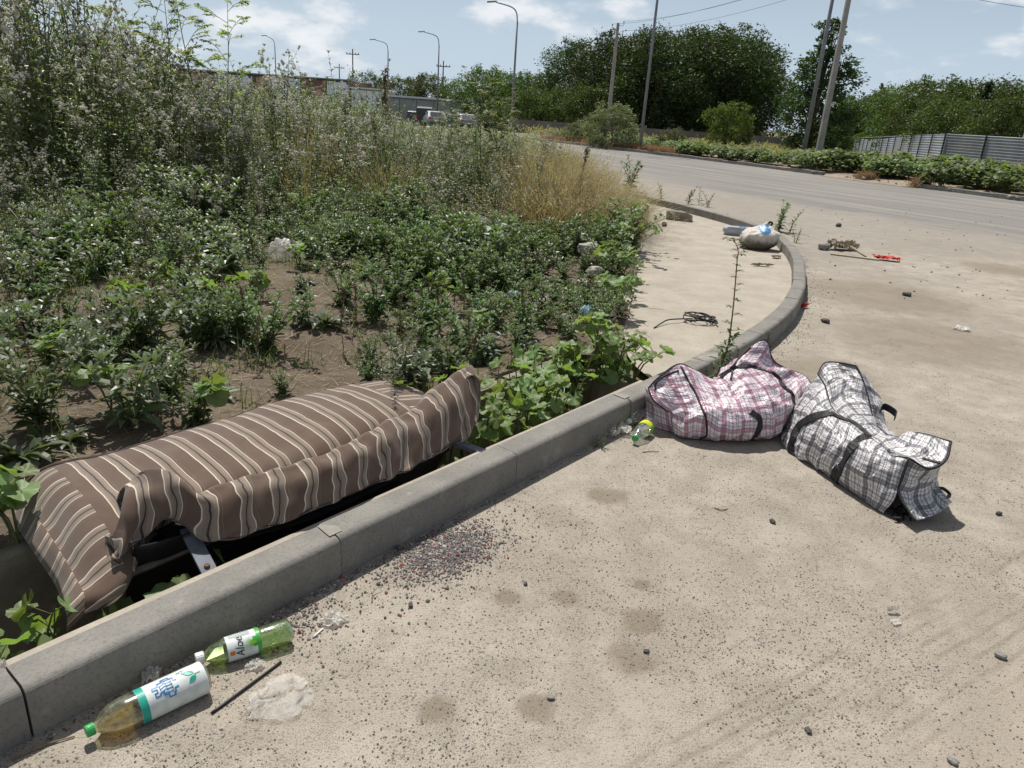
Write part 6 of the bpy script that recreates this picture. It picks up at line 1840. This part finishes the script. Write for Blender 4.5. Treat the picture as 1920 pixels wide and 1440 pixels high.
for i, (x, Y, ty, lab) in enumerate(((695, 132, 128, 'feathery green tree right of the mural building'), (750, 136, 138, 'green tree behind the second street lamp'), (800, 132, 132, 'green tree between two street lamps'), (850, 126, 142, 'green tree left of the hemlock'), (912, 88, 118, 'green tree behind the tallest left street lamp'), (965, 84, 128, 'green tree right of the tallest left street lamp'), (1012, 82, 125, 'green tree left of the dark elms'), (905, 108, 160, 'low green tree in front of the left row'), (985, 72, 160, 'low green tree near the concrete wall'), (1045, 70, 150, 'low green tree below the first elm'), (1100, 66, 150, 'low green tree behind the grey bush'))):
    tree('locust', i % 3, x, Y, ty, 'green_tree', lab, group=G2)
G3 = 'green trees behind the metal fence'
for i, (x, Y, ty, lab) in enumerate(((1585, 132, 172, 'low green tree right of the concrete pole'), (1630, 130, 162, 'green tree below the slender poplar'), (1680, 112, 148, 'green tree left of the rounded pair'), (1735, 92, 136, 'rounded green tree behind the fence corner'), (1790, 80, 141, 'green tree left of the conifer'), (1840, 82, 134, 'green tree around the conifer'), (1885, 84, 156, 'green tree left of the far right tree'), (1935, 78, 146, 'green tree at the right picture edge'), (1655, 126, 181, 'low bright tree behind the receding fence'), (1770, 70, 176, 'low tree right behind the fence corner'), (1865, 64, 174, 'low tree behind the nearest fence panel'), (1990, 76, 136, 'green tree cut by the right picture edge'))):
    tree('locust', (i + 1) % 3, x, Y, ty, 'green_tree', lab, group=G3)
tree('column', 0, 1524, 46, 30, 'columnar_tree', 'tall dark columnar tree behind the leaning poles', wid=1.15)
tree('poplar', 0, 1636, 150, 155, 'poplar_tree', 'slender distant poplar rising above the green trees')
tree('conifer', 0, 1826, 78, 150, 'conifer_tree', 'small dark conifer top above the trees behind the fence')
tree('conifer', 0, 1912, 74, 96, 'conifer_tree', 'tall dark conifer at the right picture edge')
tree('bush', 0, 1372, 50, 186, 'bush', 'bright green bush in front of the dark elms', 'bush', wid=.84, parts=('stems', 'foliage'))
tree('bush', 1, 1150, 44, 188, 'bush', 'grey green bush left of the lamp post', 'bush', parts=('stems', 'foliage'))
tree('bush', 0, 1565, 52, 235, 'bush', 'small bright bush behind the concrete pole foot', 'bush', parts=('stems', 'foliage'))
tree('bush', 2, 1262, 45, 235, 'bush', 'small grey bush in front of the concrete wall', 'bush', parts=('stems', 'foliage'))
tree('bush', 2, 1085, 48, 222, 'bush', 'small grey bush left of the grey green bush', 'bush', parts=('stems', 'foliage'))

# ---- leafy cover along the far verge
def make_leafy(seed, n=260, R=.6, H=.8, s=.055):
    r = random.Random(seed); st, lf = MB(), MB()
    for k in range(6):
        a = k * 1.05 + r.uniform(-.3, .3); st.tube([Vector((0, 0, -.02)), Vector((cos(a) * R * .4, sin(a) * R * .4, H * .5)), Vector((cos(a) * R * .8, sin(a) * R * .8, H * .75))], [.01, .007, .003], 4, False)
    for i in range(n):
        a = r.uniform(0, 6.3); q = R * sqrt(r.random()); z = H * sqrt(max(0, 1 - (q / R) ** 2 * .75)) * r.uniform(.45, 1.05); c = Vector((cos(a) * q, sin(a) * q, z))
        k = r.uniform(.7, 1.25) * s; n_ = 7; t0 = r.uniform(0, 6); tx, ty = r.gauss(0, .45), r.gauss(0, .45)
        vs = [c] + [c + Vector((cos(t0 + j * 2 * pi / n_) * k * (1 + .18 * (j % 2)), sin(t0 + j * 2 * pi / n_) * k * (1 + .18 * (j % 2)), 0)) for j in range(n_)]
        for v in vs[1:]: d = v - c; v.z += d.x * tx + d.y * ty - .25 * k
        lf.add(vs, [(0, 1 + j, 1 + (j + 1) % n_) for j in range(n_)])
    return st, lf
K_leafy = Kind('leafy_plant', 'plant', 'broad leaved plants along the far verge')
for k in range(4):
    st, lf = make_leafy(1000 + k); K_leafy.add(st, M['green_stem'], [('foliage', lf, M['gourd_leaf'])])
def verge_dist(P):
    i = min(range(0, len(FARLINE), 4), key=lambda k: (FARLINE[k] - P).length_squared); n = -left_normal(FARLINE, i); return (P - FARLINE[i]).dot(n)
r_ = random.Random(8); tries = 0
while K_leafy.n < 290 and tries < 8000:
    tries += 1; i = r_.randrange(0, len(FARLINE)); p = FARLINE[i]; n = -left_normal(FARLINE, i); d = .55 + 7.5 * r_.random() ** 1.5
    P = p + n * d; px_, py_ = proj(P)
    if not (985 < px_ < 2010) or p.y > 50: continue
    if px_ < 1275 and d < 1.7: continue
    if 1545 < px_ < 1735 and d < 1.3: continue
    if px_ > 1500 and r_.random() < .35: pass
    k = (.8 + .42 * smooth(1400, 1650, px_)) * r_.uniform(.75, 1.15) * (.75 if d > 4 else 1)
    P.z = .08 + gz(P.y)
    K_leafy.spawn(P, r_.uniform(0, 6.3), (k * 1.05, k * 1.05, k * .95), 'broad leaved green plant on the far verge ' + ('before the metal fence' if px_ > 1600 else 'around the two leaning poles' if px_ > 1420 else 'below the bright bush' if px_ > 1270 else 'behind the rusty grass'))
def build_far_stuff():
    r = random.Random(15); mb = MB()
    for _ in range(1100):
        px_ = r.uniform(1000, 1272); i = min(range(0, len(FARLINE), 6), key=lambda k: abs(proj(FARLINE[k])[0] - px_)); p = FARLINE[i] - left_normal(FARLINE, i) * r.uniform(.25, 1.6)
        for k in range(9): blade(mb, p + Vector((r.gauss(0, .1), r.gauss(0, .1), .06 + gz(p.y))), r.uniform(0, 6.3), r.uniform(.6, 1.4), r.uniform(.25, .55), .022, r.uniform(.3, 1.0), 3)
    for px0, n in ((1610, 60), (1705, 70)):
        for _ in range(n):
            i = min(range(0, len(FARLINE), 6), key=lambda k: abs(proj(FARLINE[k])[0] - px0)); p = FARLINE[i] - left_normal(FARLINE, i) * r.uniform(.1, .7) + KU * r.gauss(0, .25)
            for k in range(9): blade(mb, p + Vector((r.gauss(0, .1), r.gauss(0, .1), .05)), r.uniform(0, 6.3), r.uniform(.6, 1.4), r.uniform(.2, .45), .02, r.uniform(.3, 1.0), 3)
    tag(mb.obj('rusty_grass', M['rust_grass']), 'rust coloured dry grass strip behind the far kerb', 'grass', kind='stuff')
    mb = MB()
    for _ in range(2600):                                    # rough meadow between verge plants and trees
        Y = r.uniform(36, 78); px_ = r.uniform(960, 1960); P = pY(px_, hor(px_), Y); P.z = gz(Y) + .02
        if verge_dist(P) < 3.0 or (px_ > 1560 and Y > 46): continue
        for k in range(7): leaf(mb, P + Vector((r.gauss(0, .25), r.gauss(0, .25), r.uniform(0, .5))), r.uniform(0, 6.3), r.uniform(.3, 1.4), r.uniform(.25, .6), .07, .7, .3, r.uniform(-.5, .5), 3)
    tag(mb.obj('meadow', M['olive_grass']), 'rough olive green meadow beyond the far verge', 'meadow', kind='stuff')
    mb = MB()
    for _ in range(420):
        i = r.randrange(0, len(FARLINE)); p = FARLINE[i]; px_ = proj(p)[0]
        if not (1380 < px_ < 1990): continue
        P = p - left_normal(FARLINE, i) * r.uniform(-.2, 1.0); P.z = .05; pebble(mb, P, r.choice((.03, .04, .06, .09)), r)
    tag(mb.obj('verge_rubble', M['gravel_mix']), 'clods and rubble in the spilt earth of the far verge', 'rubble', kind='stuff')
build_far_stuff()

# ---- corrugated metal fence
def fence_run(A, B, posts, H, root_label, first_post=True):
    root = tag(empty('metal_fence', A), root_label, 'fence', None); d = (B - A); L = d.length; u = d / L; nrm = Vector((-u.y, u.x, 0))
    if nrm.dot(CAM - A) < 0: nrm = -nrm
    ts = [L * k / posts for k in range(posts + 1)]
    for k in range(posts):
        a, b = A + u * (ts[k] + .01), A + u * (ts[k + 1] - .01); za, zb = GROUND_Z + gz(a.y) + .03, GROUND_Z + gz(b.y) + .03
        vs = []; nc = 88
        for i in range(nc + 1):
            t = i / nc; off = .035 * sin(2 * pi * t * 11); vs += [Vector((a.x, a.y, za + H * t)) + nrm * off - A, Vector((b.x, b.y, zb + H * t)) + nrm * off - A]
        link('panel', mesh('panel', vs, [(2 * i, 2 * i + 1, 2 * i + 3, 2 * i + 2) for i in range(nc)], M['fence_sheet'], True), root)
    for k in range(posts + 1):
        if k == 0 and not first_post: continue
        p = A + u * ts[k]; m = MB(); m.box((0, 0, 0), .09, .07, H + .12, Matrix.Rotation(atan2(u.y, u.x), 3, 'Z')); m.obj('post', M['dark_steel'], root, loc=p + nrm * .08 + Vector((0, 0, GROUND_Z + gz(p.y) + (H + .12) / 2)) - A)
    m = MB(); a, b = A, B
    m.tube([Vector((0, 0, H + GROUND_Z + .06 + gz(a.y))), B - A + Vector((0, 0, H + GROUND_Z + .06 + gz(b.y)))], .03, 6); m.obj('top_rail', M['fence_sheet'], root)
m = Mat('fence_sheet'); p = m.coord('Object'); m.set(Base_Color=m.mix(m.rng(m.noise(.6, 5, .6, p), .35, .7), (.30, .33, .375), (.40, .43, .47)), Roughness=.38, Metallic=.55); M['fence_sheet'] = m.m
simple('dark_steel', (.03, .03, .034), .5, .2, 3)
def gpY(px_, Y): P = pY(px_, hor(px_), Y); P.z = 0; return P
corner = gpY(1772, 57)
fence_run(corner, gpY(1604, 122), 14, 2.05, 'corrugated grey metal fence run receding behind the verge plants', False)
fence_run(corner, corner + (gpY(1920, 49.5) - corner) * 2.2, 4, 2.05, 'corrugated grey metal fence panels facing the road at right')

# ---- concrete wall under the elms
def build_wall():
    A, B = gpY(960, 62), gpY(1480, 58); root = tag(empty('concrete_wall', A), 'long low grey concrete panel wall under the dark elms', 'wall'); n = 12; d = (B - A) / n
    for k in range(n):
        c = d * (k + .5); m = MB(); m.box((0, 0, 0), d.length - .05, .14, 1.15, Matrix.Rotation(atan2(d.y, d.x), 3, 'Z')); y = (A + c).y; m.obj('wall_panel', M['wall_concrete'], root, loc=c + Vector((0, 0, .55 + gz(y) + GROUND_Z)))
    for k in range(n + 1):
        c = d * k; m = MB(); m.box((0, 0, 0), .22, .22, 1.3, Matrix.Rotation(atan2(d.y, d.x), 3, 'Z')); y = (A + c).y; m.obj('wall_post', M['wall_concrete'], root, loc=c + Vector((0, 0, .62 + gz(y) + GROUND_Z)))
build_wall()

# ---- poles, lamps, wires
def lamp_post(px_, Y, H, label, arm=1.6, side=-1, r=.10):
    P = gpY(px_, Y); P.z = GROUND_Z + gz(Y)
    if H is None: H = z_for(P, {960: 10, 820: 64, 727: 78, 519: 70}[px_]) - P.z
    root = tag(empty('street_lamp', P), label, 'lamp', 'street lamps along the road')
    m = MB(); m.tube([Vector((0, 0, 0)), Vector((0, 0, H * .5)), Vector((0, 0, H - 1.1))], [r, r * .8, r * .6], 10); m.obj('post', M['steel_grey'], root, True)
    L = spline([Vector((0, 0, H - 1.1)), Vector((side * .12, 0, H - .45)), Vector((side * .55, 0, H - .12)), Vector((side * arm, 0, H + .1))], 14)
    m = MB(); m.tube(L, r * .45, 8); a = m.obj('arm', M['steel_grey'], root, True)
    m = MB(); m.box((0, 0, 0), .7, .26, .08, Matrix.Rotation(-.10 * side * -1, 3, 'Y')); m.obj('lamp_head', M['steel_grey'], a, loc=L[-1] + Vector((side * .32, 0, .02)))
    m = MB(); m.lathe([(r * 1.7, 0), (r * 1.7, .04), (r * 1.05, .05), (r * 1.05, .3), (r, .32)], 12); m.obj('base_flange', M['steel_grey'], root)
lamp_post(1206, 42, 10.5, 'thick grey lamp post right of the grey bush, top out of frame', r=.095)
lamp_post(1514, 37.5, 10.5, 'grey lamp post directly left of the concrete power pole', r=.11)
lamp_post(960, 60, None, 'tallest curved street lamp above the green trees')
lamp_post(820, 88, None, 'curved street lamp second from the tallest')
lamp_post(727, 101, None, 'curved street lamp beside the mural building end')
lamp_post(519, 112, None, 'curved street lamp in front of the mural wall', arm=1.1)
def power_pole(px_, Y, H, label, lean=0.0, w=.26, hooks=True, mat='pole_concrete'):
    P = gpY(px_, Y); P.z = GROUND_Z + gz(Y); root = tag(empty('power_pole', P), label, 'pole')
    m = MB(); vs = []
    for z, k in ((0, 1.0), (H * .5, .85), (H, .66)):
        for sx, sy in ((-1, -1), (1, -1), (1, 1), (-1, 1)): vs.append(Vector((sx * w / 2 * k + lean * z, sy * w * .42 * k, z)))
    m.add(vs, [(4 * j + i, 4 * j + (i + 1) % 4, 4 * j + 4 + (i + 1) % 4, 4 * j + 4 + i) for j in range(2) for i in range(4)] + [(8, 9, 10, 11)]); m.obj('post', M[mat], root)
    tips = []
    if hooks:
        for z, sx in ((H - .35, -1), (H - .75, 1), (H - .12, 1)):
            b = Vector((lean * z, 0, z)); e = b + Vector((sx * .42, 0, 0)); q = e + Vector((0, 0, .16))
            m = MB(); m.tube([b, b.lerp(e, .7) - Vector((0, 0, .05)), e, q], .014, 6); h = m.obj('hook', M['dark_steel'], root)
            m = MB(); m.lathe([(.0, .0), (.035, 0), (.045, .03), (.03, .05), (.045, .08), (.02, .11), (0, .12)], 10); m.obj('insulator', M['dark_steel'], h, loc=q); tips.append(P + q + Vector((0, 0, .1)))
    return root, tips
A_root, A_tips = power_pole(1542, 36.5, 8.6, 'square concrete power pole leaning above the verge plants')
B_root, B_tips = power_pole(1141, 62, 8.4, 'distant concrete power pole in front of the dark elms', hooks=True, w=.3)
C_root, C_tips = power_pole(1912, 60, 2.9, 'short concrete post rising behind the fence at right', hooks=False, w=.34, lean=.08)
W_root, W_tips = power_pole(662, 150, 11.5, 'thin wooden power pole beside the mural building', hooks=False, w=.25, mat='bark')
W2_root, _ = power_pole(637, 190, 10.5, 'thin distant power pole above the mural roof', hooks=False, w=.25, mat='bark')
W3_root, _ = power_pole(829, 140, 10.0, 'thin distant power pole behind the second lamp', hooks=False, w=.25, mat='bark')
for rt, H in ((W_root, 11.5), (W2_root, 10.5), (W3_root, 10.0)):
    m = MB(); m.box((0, 0, H - .9), 2.4, .14, .14); m.obj('crossarm', M['bark'], rt)
    for sx in (-1.1, -.5, .5, 1.1): m = MB(); m.lathe([(0, 0), (.06, 0), (.07, .12), (.03, .25), (0, .26)], 8); m.obj('insulator', M['dark_steel'], rt, loc=(sx, 0, H - .83))
def wire(p, q, sag, label):
    o0 = p.copy(); L = []
    for i in range(33): t = i / 32; L.append(p.lerp(q, t) - Vector((0, 0, 4 * sag * t * (1 - t))) - o0)
    m = MB(); m.tube(L, .008, 5); tag(m.obj('overhead_wire', M['black_wire'], loc=o0), label, 'wire', 'overhead wires')
for k, lab in enumerate(('lowest', 'middle', 'upper')):
    wire(A_tips[k], B_tips[k], .5, f'{lab} overhead wire running left from the concrete power pole')
    q = pY((1990, 1980, 1990)[k], (22, 0, -14)[k], 33.0); wire(A_tips[k], q, .25, f'{lab} overhead wire running right from the concrete power pole')

# ---- buildings behind the plot
def mural():
    m = Mat('mural_floral'); p = m.coord('Object'); q = m.mapping(p, (1, 1, 1))
    v = m.voro(1.5, q); c = m.mix(m.rng(v, .30, .38), (.05, .13, .36), (.80, .86, .90)); v2 = m.voro(2.6, q); c = m.mix(m.rng(v2, .16, .24, .8, 0), c, (.12, .26, .52)); c = m.mix(m.rng(m.noise(3, 3, .6, p), .55, .65, 0, .6), c, (.30, .42, .60)); m.set(Base_Color=c, Roughness=.6); M['mural_floral'] = m.m
    m = Mat('mural_portrait'); p = m.coord('Object'); n = m.noise(.55, 3, .5, p, 1.2); c = m.ramp(n, [(0, (.12, .07, .055)), (.42, (.17, .10, .08)), (.52, (.55, .38, .31)), (.58, (.20, .11, .085)), (1, (.28, .16, .13))]); m.set(Base_Color=c, Roughness=.6); M['mural_portrait'] = m.m
mural()
def building():
    Y = 104
    def W(px_, y_): return pY(px_, y_, Y)
    gz0 = GROUND_Z + gz(Y)
    def block(name, label, x0, x1, ytop0, ytop1, depth, mat, panels=(), cap=.35, capm='roof_sheet'):
        a, b = W(x0, ytop0), W(x1, ytop1); zt = (a.z + b.z) / 2; H = zt - gz0
        base = Vector((a.x, Y, gz0)); root = tag(empty(name, base), label, 'building'); Wd = b.x - a.x
        m = MB(); m.box((Wd / 2, depth / 2, H / 2), Wd, depth, H); m.obj('wall', M[mat], root)
        m = MB(); m.box((Wd / 2, depth / 2 - .1, H + cap / 2), Wd + .5, depth + .6, cap); m.obj('roof', M[capm], root)
        for (f0, f1, z0, z1, pm, nm) in panels:
            m = MB(); m.box(((f1 - f0) * Wd / 2, 0, (z1 - z0) * H / 2), (f1 - f0) * Wd - .08, .12, (z1 - z0) * H - .08); o = m.obj(nm, M[pm], root, loc=(f0 * Wd, -.08, z0 * H))
            if pm == 'mural_floral':
                for zz in (.30, .36): 
                    m = MB(); m.box((0, 0, 0), (f1 - f0) * Wd * .8, .03, .05); m.obj('print_line', M['print_blue'], o, loc=((f1 - f0) * Wd / 2, -.08, (z1 - z0) * H * zz))
        return root, Wd, H
    block('market_building', 'long market hall with blue floral and brown portrait murals', 330, 657, 134, 147, 14, 'brown_wall', [(.0, .22, .05, .96, 'mural_portrait', 'portrait_panel'), (.22, .44, .05, .96, 'mural_floral', 'floral_panel'), (.46, .52, .05, .97, 'mural_portrait', 'portrait_panel'), (.525, .62, .45, .97, 'mural_floral', 'floral_panel'), (.625, .715, .45, .97, 'mural_floral', 'floral_panel'), (.525, .715, .05, .44, 'mural_floral', 'floral_panel'), (.72, .86, .45, .97, 'mural_portrait', 'portrait_panel'), (.865, .995, .45, .97, 'mural_floral', 'floral_panel'), (.72, .995, .05, .44, 'mural_floral', 'floral_panel')], .14, 'grey_cladding')
    block('market_annex', 'lower annex with blue floral mural right of the market hall', 658.5, 716, 166, 169, 10, 'house_wall', [(.01, .5, .05, .97, 'mural_floral', 'floral_panel'), (.5, .99, .05, .97, 'mural_floral', 'floral_panel')], .18)
    r, Wd, H = block('grey_shed', 'long grey clad shed with pale roof behind the parked cars', 718, 940, 180, 196, 9, 'grey_cladding', [(k / 7, (k + 1) / 7, .02, .96, 'grey_cladding', 'cladding_panel') for k in range(7)], .22)
    # pale house far right between tree trunks
    P = pY(1600, 212, 150); a = pY(1580, 212, 150); b = pY(1604, 214, 150); root = tag(empty('distant_house', Vector((a.x, 150, gz0))), 'pale distant house glimpsed between the poles and trees', 'building'); Wd = b.x - a.x + .6; H = P.z - gz0
    m = MB(); m.box((Wd / 2, 4, H / 2), Wd, 8, H); m.obj('wall', M['house_wall'], root)
    m = MB(); m.box((Wd / 2, 3.9, H + .15), Wd + .8, 8.8, .3); m.obj('roof', M['roof_sheet'], root)
    for k in range(3): m = MB(); m.box((0, 0, 0), .5, .1, 1.0); w_ = m.obj('window', M['dark_glass'], root, loc=(Wd * (.2 + .3 * k), -.03, H - 1.2)); m = MB(); m.box((0, 0, 0), .62, .06, .08); m.obj('sill', M['white_paint'], w_, loc=(0, -.05, -.54))
    m = MB(); m.box((0, 0, 0), .4, .4, 1.6); m.obj('chimney', M['house_wall'], root, loc=(Wd * .55, 4, H + 1.0))
building()

# ---- parked cars seen from behind
def car(px_, Y, label, profile, width, bodymat, rz=0.0, van=False):
    P = gpY(px_, Y); P.z = GROUND_Z + gz(Y); root = tag(empty('parked_car', P, rz), label, 'car', 'cars parked before the grey shed')
    # profile: (y, z) outline of the side, y = 0 at the rear
    zm = max(z for y, z in profile); belt = .95
    vs = []; k = len(profile)
    for sx in (-1, 1):
        for y, z in profile: vs.append(Vector((sx * width / 2 * (1 - .16 * max(0, (z - belt)) / max(.1, zm - belt)), y, z)))
    m = MB(); m.add(vs, [tuple(range(k)), tuple(range(2 * k - 1, k - 1, -1))] + [(i, k + i, k + (i + 1) % k, (i + 1) % k) for i in range(k)]); body = m.obj('body', M[bodymat], root)
    bv = body.modifiers.new('soft', 'BEVEL'); bv.width = .07; bv.segments = 3; bv.limit_method = 'ANGLE'
    L = max(y for y, z in profile)
    for y in (L * .17, L * .80):
        for sx in (-1, 1):
            m = MB(); m.lathe([(0, -.1), (.2, -.1), (.31, -.09), (.33, -.05), (.33, .05), (.31, .09), (.2, .1), (0, .1)], 18); w_ = m.obj('wheel', M['tyre'], root, loc=(sx * (width / 2 - .07), y, .33), rot=(0, pi / 2, 0))
            m = MB(); m.lathe([(0, .105), (.18, .105), (.2, .09)], 14); m.obj('rim', M['car_silver'], w_, rot=(0, 0 if sx > 0 else pi, 0))
    # rear glass lies on the outline between the belt and the roof at the back
    back = [(y, z) for y, z in profile if y < L * .45 and z >= belt - .02]; back.sort(key=lambda q: q[1])
    (y0, z0), (y1, z1) = back[0], back[-1]
    wg = width * .78; m = MB(); q = .12
    pts = [Vector((sx * wg / 2 * (1 - .12 * t), y0 + (y1 - y0) * t - .012, z0 + (z1 - z0) * t + .0)) for t, sx in ((.1, -1), (.1, 1), (.88, 1), (.88, -1))]
    m.add(pts + [p_ + Vector((0, .02, 0)) for p_ in pts], [(0, 1, 2, 3), (7, 6, 5, 4), (0, 4, 5, 1), (1, 5, 6, 2), (2, 6, 7, 3), (3, 7, 4, 0)]); m.obj('rear_window', M['dark_glass'], root)
    for sx in (-1, 1):
        m = MB(); m.box((0, 0, 0), .2, .05, .28 if van else .16); m.obj('tail_light', M['red_plastic'], root, loc=(sx * (width / 2 - .16), -.005, .85))
        m = MB(); yy0, yy1 = (y1 + .2, L * .62); m.box((0, 0, 0), .03, yy1 - yy0, (zm - belt) * .62); m.obj('side_window', M['dark_glass'], root, loc=(sx * (width / 2 * .945), (yy0 + yy1) / 2, belt + (zm - belt) * .45), rot=(0, sx * -.13, 0))
    m = MB(); m.box((0, 0, 0), .5, .02, .11); m.obj('number_plate', M['white_paint'], root, loc=(0, -.012, .62))
    m = MB(); m.box((0, 0, 0), width * .96, .12, .2); m.obj('bumper', M['car_dark'], root, loc=(0, -.02, .42))
sedan = [(0, .35), (0, .95), (.55, 1.0), (1.15, 1.44), (2.3, 1.46), (3.1, 1.0), (4.3, .85), (4.4, .35)]
van_p = [(0, .35), (0, 1.0), (.25, 1.85), (.9, 1.98), (3.2, 1.95), (3.9, 1.15), (4.5, 1.0), (4.6, .35)]
suv_p = [(0, .4), (0, 1.0), (.35, 1.62), (.8, 1.74), (2.7, 1.72), (3.4, 1.1), (4.4, 1.0), (4.5, .4)]
car(796, 82, 'dark green van with black rear window parked behind the weeds', van_p, 1.9, 'car_grey', .1, True)
car(822, 74, 'silver saloon car right of the dark van', sedan, 1.8, 'car_silver', .25)
car(776, 96, 'black off road car left of the dark van', suv_p, 1.85, 'car_dark', .05)
car(881, 78, 'silver saloon car half hidden behind the hemlock', sedan, 1.8, 'car_silver', .25)
